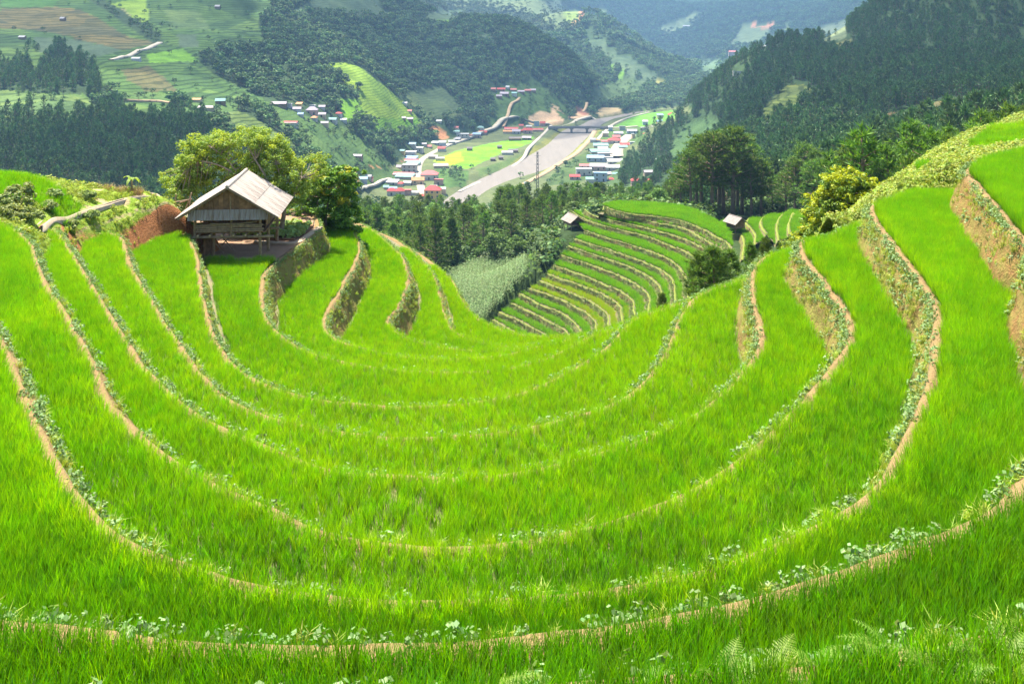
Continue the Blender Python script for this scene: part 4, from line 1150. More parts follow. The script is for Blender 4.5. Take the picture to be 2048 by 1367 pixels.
# ------------------------------------------------------------------ houses of the town, the hamlets and the slopes
RC = {'red': (0.36, 0.05, 0.045), 'pink': (0.42, 0.13, 0.12), 'white': (0.43, 0.43, 0.43), 'teal': (0.17, 0.32, 0.29), 'blue': (0.19, 0.29, 0.44), 'grey': (0.29, 0.28, 0.29), 'dark': (0.12, 0.105, 0.105), 'orange': (0.46, 0.22, 0.09), 'purple': (0.33, 0.28, 0.32), 'pale': (0.36, 0.36, 0.34)}
WC = {'w': (0.47, 0.45, 0.42), 'g': (0.42, 0.41, 0.39), 'p': (0.48, 0.31, 0.27), 'y': (0.62, 0.42, 0.15), 't': (0.50, 0.38, 0.25), 'b': (0.22, 0.14, 0.09), 'u': (0.36, 0.42, 0.50)}
M_roof = {k: plain_mat(k + ' roof', c, 0.75, 0.22, 0.4) for k, c in RC.items()}
M_hwall = {k: plain_mat('house wall ' + k, c, 0.9, 0.15, 0.3) for k, c in WC.items()}
M_pane = plain_mat('dark window glass', (0.03, 0.035, 0.045), 0.2, 0.2, 1.0, spec=0.6)
M_frame = plain_mat('window frame', (0.45, 0.42, 0.38), 0.7, 0.1, 1.0)
# x0, x1, v top, v bottom, roof form (g gable, h hip, f flat, s lean-to), roof colour, wall colour, label
HOUSES = [
 (795,832,301,316,'f','white','w','long white two-storey building with a red band, left of the town street'),
 (816,846,293,305,'f','pale','g','plain grey flat-roofed block behind the red-banded building'),
 (842,853,286,292,'g','grey','g','small grey house behind the grey block'),
 (863,877,282,293,'s','white','u','blue-white shed at the start of the roadside row'),
 (877,892,281,293,'s','pale','u','pale shed second in the roadside row'),
 (852,863,289,297,'g','pink','w','little pink-roofed house between grey block and roadside sheds'),
 (800,834,313,321,'s','blue','u','low bluish lean-to under the red-banded building'),
 (807,837,318,326,'g','red','w','narrow house with a faded red roof above the grey windowed block'),
 (812,840,324,331,'s','teal','w','pale teal sheet roof behind the grey windowed block'),
 (803,834,327,345,'f','pale','g','grey-white concrete block with two dark windows by the street'),
 (785,829,342,354,'g','pink','g','wide pink-roofed hall below the grey windowed block'),
 (790,827,350,358,'s','teal','g','teal lean-to in front of the wide pink-roofed hall'),
 (840,876,338,360,'h','pink','w','big white villa with pink hipped roof beside the street'),
 (822,848,352,369,'g','orange','t','tan house with a bright orange-red gable roof'),
 (868,886,357,370,'f','pink','p','small salmon flat-roofed house behind the yellow villa'),
 (848,882,368,398,'h','red','y','tall yellow villa with stepped red roofs at the wood edge'),
 (773,792,374,391,'h','red','w','white house with red hip roof, left one of a joined pair'),
 (790,809,374,391,'h','red','w','white house with red hip roof, right one of a joined pair'),
 (808,822,378,390,'f','pink','p','low pinkish house right of the red-roofed pair'),
 (838,850,387,397,'g','red','t','little red roof at the foot of the yellow villa'),
 (715,734,355,363,'s','blue','u','bright blue tarpaulin roof below the bare earth cut'),
 (729,743,349,358,'g','grey','g','grey roof behind the blue tarpaulin'),
 (750,762,349,358,'g','teal','g','grey-green roof at the right of the tarpaulin group'),
 (736,745,356,362,'g','red','p','tiny red shack beside the blue tarpaulin'),
 (765,796,358,370,'s','white','g','wide white sheet roof at the bend of the left road'),
 (704,724,308,317,'g','purple','b','lone grey roof among trees on the slope left of town'),
 (566,594,242,251,'g','red','w','long bright red roof alone on the left slope'),
 (896,910,280,289,'s','pale','g','pale roof third in the roadside row'),
 (901,921,274,283,'s','grey','u','grey sheet roof above the pale roadside roof'),
 (912,938,266,280,'f','white','w','white framed shop building in the roadside row'),
 (937,946,269,277,'f','red','p','narrow red-fronted shop right of the white framed shop'),
 (945,962,265,276,'s','blue','p','blue-and-red shop near the end of the roadside row'),
 (958,974,260,270,'g','red','p','red-roofed house last but one in the roadside row'),
 (969,980,257,264,'g','teal','w','turquoise roof at the end of the roadside row'),
 (908,917,252,259,'g','pink','p','tiny salmon house up the bank above the roadside row'),
 (906,919,260,267,'s','teal','w','small whitish-teal house just below the salmon one'),
 (871,883,239,246,'g','white','w','white roof on the slope above the orange landslip'),
 (1008,1037,253,262,'g','red','p','long red roof at the bend of the main road'),
 (1006,1025,259,267,'g','orange','t','ochre-orange roof in front of the long red roof'),
 (1024,1041,258,268,'g','purple','g','grey roof right of the ochre-orange one'),
 (1040,1048,259,265,'g','red','b','small dark red roof in the gap of the roadside roofs'),
 (1046,1065,255,267,'g','red','p','big red roof beside the embankment road'),
 (1064,1087,256,263,'g','red','p','long low red roof nearest the bridge'),
 (1017,1043,272,281,'g','dark','b','long dark thatched roof on the rice plain'),
 (1044,1063,271,280,'g','purple','b','greyer roof right of the long dark one on the plain'),
 (994,1004,290,297,'g','dark','b','small dark hut alone in the middle of the rice plain'),
 (1003,1026,301,309,'g','pale','g','pale long shed by the big tree on the plain'),
 (1016,1036,297,305,'g','dark','b','dark roof behind the pale shed on the plain'),
 (933,945,293,301,'g','dark','b','dark square hut at the left of the rice plain'),
 (981,991,314,322,'g','dark','b','dark hut at the near edge of the rice plain'),
 (997,1006,312,319,'g','dark','b','dark hut beside the bushes at the embankment'),
 (857,876,310,317,'g','pale','t','low pale sheds at the left corner of the rice plain'),
 (871,889,315,321,'g','grey','t','flat brownish shed in front of the low pale sheds'),
 (866,896,325,336,'g','purple','t','long grey-roofed house at the near left of the plain'),
 (982,992,175,183,'g','pink','b','leftmost pinkish roof of the hill hamlet'),
 (994,1011,175,183,'g','red','b','red roof second from the left in the hill hamlet'),
 (1000,1018,183,193,'g','purple','b','grey stacked roof at the front of the hill hamlet'),
 (992,1004,189,197,'g','purple','b','lowest roof of the hill hamlet'),
 (1020,1033,176,184,'g','pink','b','middle roof of the hill hamlet, standing apart'),
 (1035,1049,180,187,'g','purple','b','hamlet roof at the top of the dirt path'),
 (1049,1062,178,185,'g','pink','b','hamlet roof second from the right'),
 (1060,1072,177,185,'g','purple','b','rightmost roof of the hill hamlet'),
 (803,811,233,240,'g','purple','b','small left hut on the striped field above town'),
 (812,826,234,243,'g','purple','b','larger hut on the striped field above town'),
 (815,823,219,226,'g','pink','p','little pink house at the corner of the bright terraces'),
 (804,814,205,210,'g','white','w','pale sheet roof beside the dull green field'),
 (540,571,202,213,'g','purple','b','long grey-purple roof, leftmost of the slope village'),
 (583,601,213,223,'g','purple','g','grey house second in the slope village'),
 (611,634,212,230,'h','purple','p','largest pinkish house in the middle of the slope village'),
 (634,651,224,234,'g','purple','t','brownish house right of the largest slope house'),
 (654,673,234,244,'g','teal','g','pale teal roof at the low end of the slope village'),
 (638,656,242,251,'g','grey','t','weathered roof in front of the pale teal one'),
 (679,693,236,244,'g','pale','w','whitish house at the right end of the slope village'),
 (429,449,196,209,'g','teal','b','teal roof beside the broad trees on the left slope'),
 (394,425,213,221,'g','purple','t','long pinkish-grey barn on the left slope'),
 (383,401,197,205,'g','orange','t','reddish roof left of the teal one'),
 (262,279,115,122,'g','white','w','white sheet roof beside the mountain road'),
 (36,48,71,79,'g','pale','b','small hut with shining roof high on the left fields'),
 (119,128,34,42,'g','grey','b','tiny hut beside a tree in the brown field'),
 (429,439,10,18,'g','grey','b','grey hut high on the green terraces'),
 (1467,1486,142,152,'f','white','w','white buildings far up the valley'),
 (1458,1473,101,111,'g','pink','p','reddish house far up the valley'),
 (1454,1463,120,126,'g','white','w','white house below the reddish one up the valley'),
 (1522,1531,92,97,'g','white','w','white roof on the farthest field slope'),
 (1366,1380,50,56,'g','white','w','white roof on the distant pale spur'),
 (1228,1247,263,270,'s','white','w','narrow white roof at the top of the far-bank town'),
 (1254,1275,257,267,'g','purple','u','blue-grey roof at the top of the far-bank town'),
 (1264,1270,267,277,'f','pale','t','thin tan building beside the far-bank lane'),
 (1216,1243,274,287,'h','red','w','wide red hip roof at the head of the far-bank street'),
 (1203,1221,279,287,'g','pink','w','white-edged roof left of the wide red hip roof'),
 (1225,1241,269,279,'g','pink','p','pink house behind the wide red hip roof'),
 (1300,1326,253,268,'h','red','t','rear wing of the white villa with red hip roof'),
 (1288,1313,261,280,'h','red','w','white villa with red roof on the wooded rise'),
 (1282,1298,254,263,'f','pale','w','white box house beside the villa on the rise'),
 (1337,1366,223,241,'h','red','p','far pink villa at the edge of the green fields'),
 (1187,1218,286,295,'s','teal','g','curved teal roof in the far-bank town'),
 (1196,1217,293,301,'s','pale','w','pale green roof below the curved teal one'),
 (1180,1225,300,307,'s','teal','g','long teal roof across the far-bank block'),
 (1196,1225,304,317,'f','grey','g','grey latticed building in the far-bank block'),
 (1174,1210,310,323,'s','blue','u','pale blue house at the left of the far-bank block'),
 (1208,1227,313,324,'f','white','u','white flat house beside the far-bank street'),
 (1180,1215,324,341,'g','purple','p','big grey-purple gabled hall in the far-bank town'),
 (1159,1183,326,337,'g','pink','w','pink-roofed white house left of the gabled hall'),
 (1152,1185,335,351,'f','white','w','white terrace-roofed house below the pink-roofed one'),
 (1215,1248,317,331,'s','pale','w','row of pale sheet roofs at the foot of the street'),
 (1212,1241,329,343,'s','white','g','white sheet roof nearest the street foot'),
 (1188,1216,343,363,'f','blue','u','white-blue house rising behind the pine tops'),
 (1139,1161,347,359,'g','red','p','small red roof at the near left of the far-bank town'),
 (1240,1263,284,294,'g','red','p','red roof right of the far-bank street'),
 (1260,1276,283,295,'f','pale','u','bluish flat-roofed house behind the trees'),
 (1257,1271,293,302,'g','orange','p','orange-red roof half hidden in trees'),
 (1237,1256,290,298,'s','teal','g','teal roof beside the street, below the red one'),
 (1236,1248,314,321,'g','red','w','small red roof at the wood edge by the street foot'),
 (1263,1282,353,371,'h','red','p','pointed red roof rising from the trees'),
 (1289,1304,356,369,'g','red','b','dull red roof beside the pointed one'),
 (1328,1348,352,375,'h','red','w','white house with a small red tower roof by the tall pines'),
 (1314,1359,370,383,'g','red','w','long red roof in front of the white tower house'),
 (1313,1323,319,326,'g','white','w','white gable glimpsed in the wood right of town'),
 (1288,1306,340,350,'g','purple','t','brown house deep in the wood right of town'),
 (1049,1059,364,372,'f','blue','u','bluish box just above the pine tops by the mast'),
 (1466,1485,247,257,'g','purple','b','dark farmhouse below the field on the right mountain'),
 (1525,1542,248,256,'g','purple','b','smaller farmhouse right of the dark one'),
]
HOUSE_SPOTS = []
def window_mesh(w, h):
    return MB().box(-w/2-0.12, w/2+0.12, -0.06, 0.02, -0.12, h+0.12).mesh('window', M_frame), MB().box(-w/2, w/2, -0.10, -0.055, 0, h).mesh('pane', M_pane)
WM = window_mesh(1.3, 1.5)
DOOR = MB().box(-0.7, 0.7, -0.08, 0.02, 0, 2.3).mesh('door', M_pane)
def make_house(x0, x1, v0, v1, form, rc, wc, label):
    uc = (x0+x1)/2
    flat = in_poly(np.array([uc]), np.array([float(v1)]), [(715,382),(760,350),(790,325),(830,302),(870,284),(960,261),(1050,248),(1110,245),(1180,233),(1300,219),(1388,222),(1345,247),(1310,270),(1290,302),(1255,338),(1265,375),(1270,400),(715,400)])[0]
    if flat: p = P(uc, v1, FLOOR_D-0.3)
    elif v1 > 360 and 1255 < uc < 1365: p = Q(uc, v1, 640)
    else: p = hit(uc, v1, 450)
    Y = p[1]; k = Y/F
    w = (x1-x0)*k*0.94
    dep = min(max(w*0.7, 5.0), 11.0)
    rise = {'g': 0.22, 'h': 0.24, 'f': 0.0, 's': 0.12}[form]
    tot = (v1-v0)*k
    H = max(tot - dep*(v0/F) , 2.6)
    rh = min(max(H*rise*1.7, 0.9), 3.4) if form != 'f' else 0.35
    wh = max(H - rh, 2.2)
    zg = float(p[2])
    HOUSE_SPOTS.append((p[0], Y, uc, x1-x0, v0, v1))
    t = empty('house', (p[0], Y + dep*0.5, zg), math.radians(random.uniform(-9, 9)))
    tag(t, label, 'house')
    hx, hy = w/2, dep/2
    MB().box(-hx, hx, -hy, hy, -3.0, wh).build('wall', M_hwall[wc], t)
    e = 0.35; r = MB()
    if form == 'g':
        X0, X1 = -hx-e, hx+e; Y0, Y1 = -hy-e, hy+e
        z0 = wh-0.12; z1 = wh+rh
        V = [(X0,Y0,z0),(X1,Y0,z0),(X1,0,z1),(X0,0,z1),(X0,Y1,z0),(X1,Y1,z0)]
        V += [(a, b, c-0.14) for a, b, c in V]
        r.add(V, [(0,1,2,3),(3,2,5,4),(7,6,9,8),(8,9,10,11),(0,3,9,6),(3,4,10,9),(1,7,8,2),(2,8,11,5),(0,6,7,1),(4,5,11,10)])
        g = MB().add([(-hx,-hy,wh),(-hx,hy,wh),(-hx,0,z1-.1),(hx,-hy,wh),(hx,hy,wh),(hx,0,z1-.1)], [(0,1,2),(5,4,3),(0,2,5,3),(2,1,4,5)]).build('gable', M_hwall[wc], t)
    elif form == 'h':
        X0, X1 = -hx-e, hx+e; Y0, Y1 = -hy-e, hy+e; q = min(hy, hx*0.8)
        z0 = wh; z1 = wh+rh
        r.add([(X0,Y0,z0),(X1,Y0,z0),(X1,Y1,z0),(X0,Y1,z0),(X0+q,0,z1),(X1-q,0,z1),(X0,Y0,z0-.15),(X1,Y0,z0-.15),(X1,Y1,z0-.15),(X0,Y1,z0-.15)],
              [(0,1,5,4),(1,2,5),(2,3,4,5),(3,0,4),(0,6,7,1),(1,7,8,2),(2,8,9,3),(3,9,6,0),(9,8,7,6)])
    elif form == 's':
        X0, X1 = -hx-e, hx+e; Y0, Y1 = -hy-0.8, hy+e
        V = [(X0,Y0,wh-0.1),(X1,Y0,wh-0.1),(X1,Y1,wh+rh),(X0,Y1,wh+rh)]; V += [(a,b,c-0.15) for a, b, c in V]
        r.add(V, [(0,1,2,3),(7,6,5,4),(0,4,5,1),(1,5,6,2),(2,6,7,3),(3,7,4,0)])
    else:
        r.box(-hx-.25, hx+.25, -hy-.25, hy+.25, wh+0.003, wh+0.28)
        r.box(-hx-.25, hx+.25, -hy-.25, -hy-.05, wh+0.283, wh+0.75)
    r.build('roof', M_roof[rc], t)
    if x1-x0 >= 17 and wh > 2.4:
        st = max(1, int(wh//3.0)); nwin = max(1, int(w//4.2))
        for s_ in range(st):
            zz = wh*s_/st + 0.35*wh/st
            for i in range(nwin):
                xx = -hx + w*(i+0.5)/nwin
                if s_ == 0 and i == nwin//2:
                    o = link('door', DOOR, t, (xx, -hy, 0)); continue
                wi = link('window', WM[0], t, (xx, -hy, zz)); pn = link('pane', WM[1], wi)
                sc_ = min(1.0, wh/st/3.2); wi.scale = (1, 1, sc_)

for hs_ in HOUSES: make_house(*hs_)
# the smaller buildings packed between them
hr = random.Random(21)
FILL = [([(795,365),(800,300),(838,292),(900,276),(960,258),(968,272),(905,296),(850,318),(846,360),(890,372),(886,398),(775,396),(770,372)], 34),
        ([(1172,345),(1186,284),(1205,262),(1262,258),(1274,276),(1254,300),(1246,340),(1222,368),(1140,366),(1150,350)], 40),
        ([(1000,262),(1050,252),(1090,252),(1084,266),(1040,272)], 6), ([(560,205),(640,212),(692,240),(680,255),(600,235)], 7), ([(1290,250),(1330,232),(1366,226),(1345,246),(1310,268)], 4), ([(985,176),(1070,180),(1060,192),(1000,198)], 4)]
QUAL = ['small', 'narrow', 'low', 'plain', 'squat', 'little', 'boxy', 'modest']
placed = [((q[0]+q[1])/2, q[3], q[1]-q[0]) for q in HOUSES]
labels_used = set(q[7] for q in HOUSES)
big = [((q[0]+q[1])/2, q[3], q[7]) for q in HOUSES]
for poly, cnt_ in FILL:
    got = 0; px_ = [p[0] for p in poly]; py_ = [p[1] for p in poly]
    for tr_ in range(900):
        if got >= cnt_: break
        u = hr.uniform(min(px_), max(px_)); v = hr.uniform(min(py_), max(py_))
        if not in_poly(np.array([u]), np.array([v]), poly)[0]: continue
        w_ = hr.uniform(9, 17)*(0.55+0.45*v/340)
        if any(abs(u-a_) < 0.48*(w_+c_) and -9 < v-b_ < 9 for a_, b_, c_ in placed): continue
        pt = P(u, v, FLOOR_D)[:2]
        if any(dist_poly(pt[:1], pt[1:2], c_)[0] < wd/2+3 for c_, wd in ROADS): continue
        rc = hr.choice(['red', 'red', 'red', 'pink', 'orange', 'white', 'white', 'pale', 'grey', 'blue', 'teal', 'purple'])
        form = hr.choice('ggghfs'); wc = hr.choice('wwwgptyu')
        near = sorted(big, key=lambda b_: math.hypot(b_[0]-u, b_[1]-v))
        lb = None
        for b_ in near[:5]:
            side = ('right of' if u > b_[0] else 'left of') if abs(u-b_[0]) > abs(v-b_[1])*1.2 else ('behind' if v < b_[1] else 'in front of')
            t_ = '%s %s-roofed house %s the %s' % (hr.choice(QUAL), rc, side, b_[2])
            if len(t_.split()) <= 16 and t_ not in labels_used: lb = t_; break
        if lb is None: continue
        labels_used.add(lb)
        placed.append((u, v, w_))
        hs_ = (u-w_/2, u+w_/2, v-hr.uniform(7, 12)*(0.6+0.4*v/340), v, form, rc, wc, lb)
        HOUSES.append(hs_); make_house(*hs_); got += 1
print('houses', len(HOUSES))
# ------------------------------------------------------------------ trees
M_bark = plain_mat('bark', (0.24, 0.165, 0.11), 0.95, 0.4, 3.0)
M_bark_pale = plain_mat('pale bark', (0.30, 0.23, 0.16), 0.95, 0.35, 5.0)
M_pine = leaf_mat('pine needles', [(0.0, (0.045, 0.105, 0.016)), (0.6, (0.09, 0.175, 0.026)), (1.0, (0.20, 0.30, 0.05))], trans=0.36, tint=(1.4, 1.3, 0.6), gloss=0.05, objvar=0.3)
M_pine_dark = leaf_mat('bluish pine needles', [(0.0, (0.040, 0.095, 0.028)), (0.6, (0.072, 0.15, 0.040)), (1.0, (0.135, 0.225, 0.055))], trans=0.15, tint=(1.3, 1.2, 0.7), gloss=0.03, objvar=0.3)  # darker, bluer needle tone of the distant pines
M_pine_lite = leaf_mat('fresh pine needles', [(0.0, (0.05, 0.12, 0.012)), (0.6, (0.10, 0.21, 0.018)), (1.0, (0.18, 0.30, 0.03))], trans=0.3, tint=(1.5, 1.3, 0.6), gloss=0.05, objvar=0.2)
M_leaf_mid = leaf_mat('broad leaves', [(0.0, (0.05, 0.12, 0.018)), (0.6, (0.10, 0.20, 0.028)), (1.0, (0.20, 0.31, 0.05))], trans=0.3, tint=(1.4, 1.3, 0.6), gloss=0.06, objvar=0.35)
M_leaf_far = leaf_mat('forest leaves', [(0.0, (0.040, 0.095, 0.032)), (0.6, (0.078, 0.155, 0.046)), (1.0, (0.17, 0.245, 0.07))], trans=0.2, tint=(1.3, 1.2, 0.7), gloss=0.03, objvar=0.45)
M_leaf_pale = leaf_mat('pale forest leaves', [(0.0, (0.06, 0.10, 0.045)), (1.0, (0.13, 0.18, 0.08))], trans=0.2, tint=(1.3, 1.2, 0.7), gloss=0.03, objvar=0.4)

def blades(cs, ds, ln, wd, r):
    """triangular blades from points cs along ds"""
    n = len(cs)
    side = np.cross(ds, r.normal(0, 1, (n, 3)))
    side /= np.maximum(np.linalg.norm(side, axis=1, keepdims=True), 1e-6)
    ln = np.asarray(ln).reshape(-1, 1); wd = np.asarray(wd).reshape(-1, 1)
    V = np.stack([cs - side*wd, cs + side*wd, cs + ds*ln], axis=1).reshape(-1, 3)
    Fc = np.arange(n*3).reshape(-1, 3)
    return V, Fc

def leaves(cs, nrm, size, r, aspect=0.55, along=None):
    """diamond leaf cards at cs with normals nrm"""
    n = len(cs)
    nrm = nrm/np.maximum(np.linalg.norm(nrm, axis=1, keepdims=True), 1e-6)
    a = np.cross(nrm, r.normal(0, 1, (n, 3))) if along is None else along
    a /= np.maximum(np.linalg.norm(a, axis=1, keepdims=True), 1e-6)
    b = np.cross(nrm, a)
    s = np.asarray(size).reshape(-1, 1)
    V = np.stack([cs-a*s, cs+b*s*aspect+nrm*s*0.12, cs+a*s, cs-b*s*aspect+nrm*s*0.12], axis=1).reshape(-1, 3)
    return V, np.arange(n*4).reshape(-1, 4)

def pine_meshes(seed, h=10.0, base=0.25, wid=0.24, whorls=11, per=5, tufts=4, needles=9, nl=0.55, nw=0.045, lean=0.02, mat=None, top_round=0.75):
    r = np.random.default_rng(seed)
    tr = MB()
    bend = r.normal(0, lean, 2)*h
    def axis(t): return np.array((bend[0]*t*t, bend[1]*t*t, h*t))
    tr.tube([axis(t) + (np.array((0, 0, -0.6)) if t == 0 else 0) for t in np.linspace(0, 0.97, 6)], [0.020*h*(1-0.85*t) for t in np.linspace(0, 0.97, 6)], 6)
    cs = []; ds = []
    for w in range(whorls):
        t = base + (0.985-base)*(w+r.uniform(-.3, .3))/whorls
        t = min(max(t, base), 0.98)
        prof = max(0.06, (1-((t-base)/(1-base))**1.6))**top_round * min(1, 0.55+(t-base)*2.5)
        for k in range(per):
            if r.uniform() < 0.12: continue
            az = 2*math.pi*(k+r.uniform(-.35, .35))/per + w*1.9
            L = wid*h*prof*r.uniform(0.6, 1.15)
            el = r.uniform(0.05, 0.5) + 0.5*t
            d = np.array((math.cos(az)*math.cos(el), math.sin(az)*math.cos(el), math.sin(el)*0.8))
            o = axis(t)
            tip = o + d*L
            if L > 0.12*h and r.uniform() < 0.8: tr.tube([o, o+d*L*0.9], [0.006*h, 0.002*h], 4, False)
            for q in range(tufts):
                f = 0.35 + 0.65*(q+r.uniform(0, .8))/tufts
                c = o + d*L*f + r.normal(0, 0.03*h*0.6, 3)
                dd = d*0.5 + np.array((0, 0, 0.75))
                m = r.normal(0, 0.62, (needles, 3)) + dd
                m /= np.linalg.norm(m, axis=1, keepdims=True)
                cs.append(np.repeat(c[None], needles, 0)); ds.append(m)
    # leader
    for q in range(4):
        m = r.normal(0, 0.4, (needles, 3)) + np.array((0, 0, 1.2)); m /= np.linalg.norm(m, axis=1, keepdims=True)
        cs.append(np.repeat(axis(0.9+0.03*q)[None], needles, 0)); ds.append(m)
    cs = np.concatenate(cs); ds = np.concatenate(ds)
    V, Fc = blades(cs, ds, nl*r.uniform(0.6, 1.25, len(cs)), nw*r.uniform(0.7, 1.3, len(cs)), r)
    crown = mesh_np('pine_crown', V, Fc, [mat or M_pine])
    return tr.mesh('pine_trunk', M_bark, True), crown

def round_meshes(seed, h=6.0, rad=2.2, blobs=26, per=42, ls=0.22, mat=None, trunk_h=0.35, flat=0.75, bark=None):
    """broadleaf tree: clumps of leaf cards through an uneven crown"""
    r = np.random.default_rng(seed)
    cz = h*(trunk_h+(1-trunk_h)*0.5); rz = h*(1-trunk_h)*0.5
    cs = []; nr_ = []
    tr = MB(); top = np.array((r.normal(0, .1)*rad, r.normal(0, .1)*rad, h*trunk_h*1.1))
    tr.tube([(0, 0, -0.6), tuple(top*0.5+np.array((0.05*rad, 0, 0))), tuple(top)], [0.035*h, 0.028*h, 0.02*h], 6)
    for b in range(blobs):
        d = r.normal(0, 1, 3); d /= np.linalg.norm(d)
        if d[2] < -0.5: d[2] *= -0.6
        f = r.uniform(0.45, 1.0)**0.6
        c = np.array((d[0]*rad*f, d[1]*rad*f, cz + d[2]*rz*f))
        if b % 3 == 0: tr.tube([tuple(top*0.9), tuple((top+c)*0.5+r.normal(0, .08*rad, 3)), tuple(c)], [0.012*h, 0.008*h, 0.004*h], 4, False)
        br = rad*r.uniform(0.22, 0.42)
        p = r.normal(0, 1, (per, 3)); p /= np.linalg.norm(p, axis=1, keepdims=True)
        p[:, 2] = np.where(p[:, 2] < -0.3, -p[:, 2], p[:, 2])
        cs.append(c + p*np.array((br, br, br*flat))*r.uniform(0.6, 1.05, (per, 1)))
        nr_.append(p*0.8 + r.normal(0, 0.55, (per, 3)) + np.array((0, 0, 0.5)))
    cs = np.concatenate(cs); nr_ = np.concatenate(nr_)
    V, Fc = leaves(cs, nr_, ls*r.uniform(0.6, 1.3, len(cs)), r, 0.6)
    return tr.mesh('tree_trunk', bark or M_bark, True), mesh_np('tree_crown', V, Fc, [mat or M_leaf_mid])

def joined(tr, crown, name):
    """trunk and crown as one mesh for far trees"""
    n1 = len(tr.vertices); V = np.empty(n1*3); tr.vertices.foreach_get('co', V)
    n2 = len(crown.vertices); V2 = np.empty(n2*3); crown.vertices.foreach_get('co', V2)
    f = [tuple(p.vertices) for p in tr.polygons] + [tuple(i+n1 for i in p.vertices) for p in crown.polygons]
    fm = [0]*len(tr.polygons) + [1]*len(crown.polygons)
    me = mesh_np(name, np.concatenate([V.reshape(-1, 3), V2.reshape(-1, 3)]), f, [tr.materials[0], crown.materials[0]], fmat=fm)
    return me

pines = [pine_meshes(10+s, 10, r_b*0.8, r_w*1.08, 13, 5, 5, 10, 0.58, 0.052) for s, (r_b, r_w) in enumerate([(0.12, 0.25), (0.2, 0.27), (0.15, 0.22), (0.3, 0.25), (0.1, 0.28), (0.22, 0.24)])]
tall = [pine_meshes(40+s, 10, b_*0.88, w_*1.1, 13, 6, 6, 11, 0.44, 0.040, 0.03) for s, (b_, w_) in enumerate([(0.42, 0.27), (0.38, 0.30), (0.48, 0.26), (0.40, 0.30)])]
bright = [pine_meshes(60+s, 10, 0.1, 0.30, 11, 5, 5, 10, 0.6, 0.05, 0.02, M_pine_lite) for s in range(2)]
young = [pine_meshes(70+s, 3, 0.03, 0.42, 10, 7, 5, 16, 0.34, 0.02, 0.03, None) for s in range(3)]
rounds = [round_meshes(80+s, 6, 2.5, 46, 60, 0.19, None, 0.12) for s in range(4)]
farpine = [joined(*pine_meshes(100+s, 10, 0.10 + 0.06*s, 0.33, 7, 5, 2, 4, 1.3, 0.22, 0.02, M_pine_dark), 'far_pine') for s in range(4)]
farround = [joined(*round_meshes(120+s, 8, 3.3, 13, 11, 0.8, M_leaf_far, 0.25), 'far_tree') for s in range(5)]
palefar = [joined(*round_meshes(140+s, 8, 3.3, 12, 9, 0.9, M_leaf_pale, 0.25), 'pale_far_tree') for s in range(2)]

TREES = {}
def place_tree(kind, pair, loc, h, h0, label, group, rz=None, wide=1.0, cat='tree', parts=True):
    if kind == 'pine_tree' and parts: wide = wide*1.2
    """a tree thing: Empty at its foot > trunk, crown"""
    rz = random.uniform(0, 6.28) if rz is None else rz
    s = h/h0
    if parts:
        t = empty(kind, loc, rz, 1.0); t.scale = (s*wide, s*wide, s)
        link('trunk', pair[0], t); link('crown', pair[1], t)
    else:
        t = link(kind, pair, None, loc); t.rotation_euler = (0, 0, rz); t.scale = (s*wide, s*wide, s)
    tag(t, label, cat, group)
    TREES[kind] = TREES.get(kind, 0) + 1
    return t

hill_mask = np.vstack([HC[0][::-1][:0]] + [p for p, d in []]) if False else None
def on_hill(x, y):
    m = np.zeros(len(x), bool)
    for poly, D in HPOLY + KPOLY: m |= in_poly(x, y, poly)
    for c in HC: m |= dist_poly(x, y, c[::2]) < 1.5
    return m
def hit2(u, v): return hit(u, v, 110.0, 420.0)[:2]
CORN = np.array([hit2(u, v) for u, v in [(878,592),(872,562),(905,545),(935,532),(985,522),(1040,524),(1055,540),(1048,560),(1030,582),(1012,606),(990,632),(960,648),(915,622)]])
STRIP = np.array([hit2(u, v) for u, v in [(985,648),(1012,606),(1030,582),(1048,560),(1060,535),(1092,485),(1122,445),(1150,418),(1185,412),(1175,440),(1160,460),(1135,490),(1110,520),(1085,550),(1060,580),(1040,605),(1015,635),(1000,652)]])
def poisson(poly_uY, spacing, jit, y_exp=0):
    """points by rejection inside a polygon given in (u, Y)"""
    poly = np.array(poly_uY, dtype=float)
    us = rng.uniform(poly[:, 0].min(), poly[:, 0].max(), 6000); ys = rng.uniform(poly[:, 1].min(), poly[:, 1].max(), 6000)
    m = in_poly(us, ys, poly); us, ys = us[m], ys[m]
    xs = (us-1024)/F*ys
    keep = []
    for x, y in zip(xs, ys):
        if all((x-a)**2 + (y-b)**2 > spacing**2 for a, b in keep[-400:]): keep.append((x, y))
    return np.array(keep)

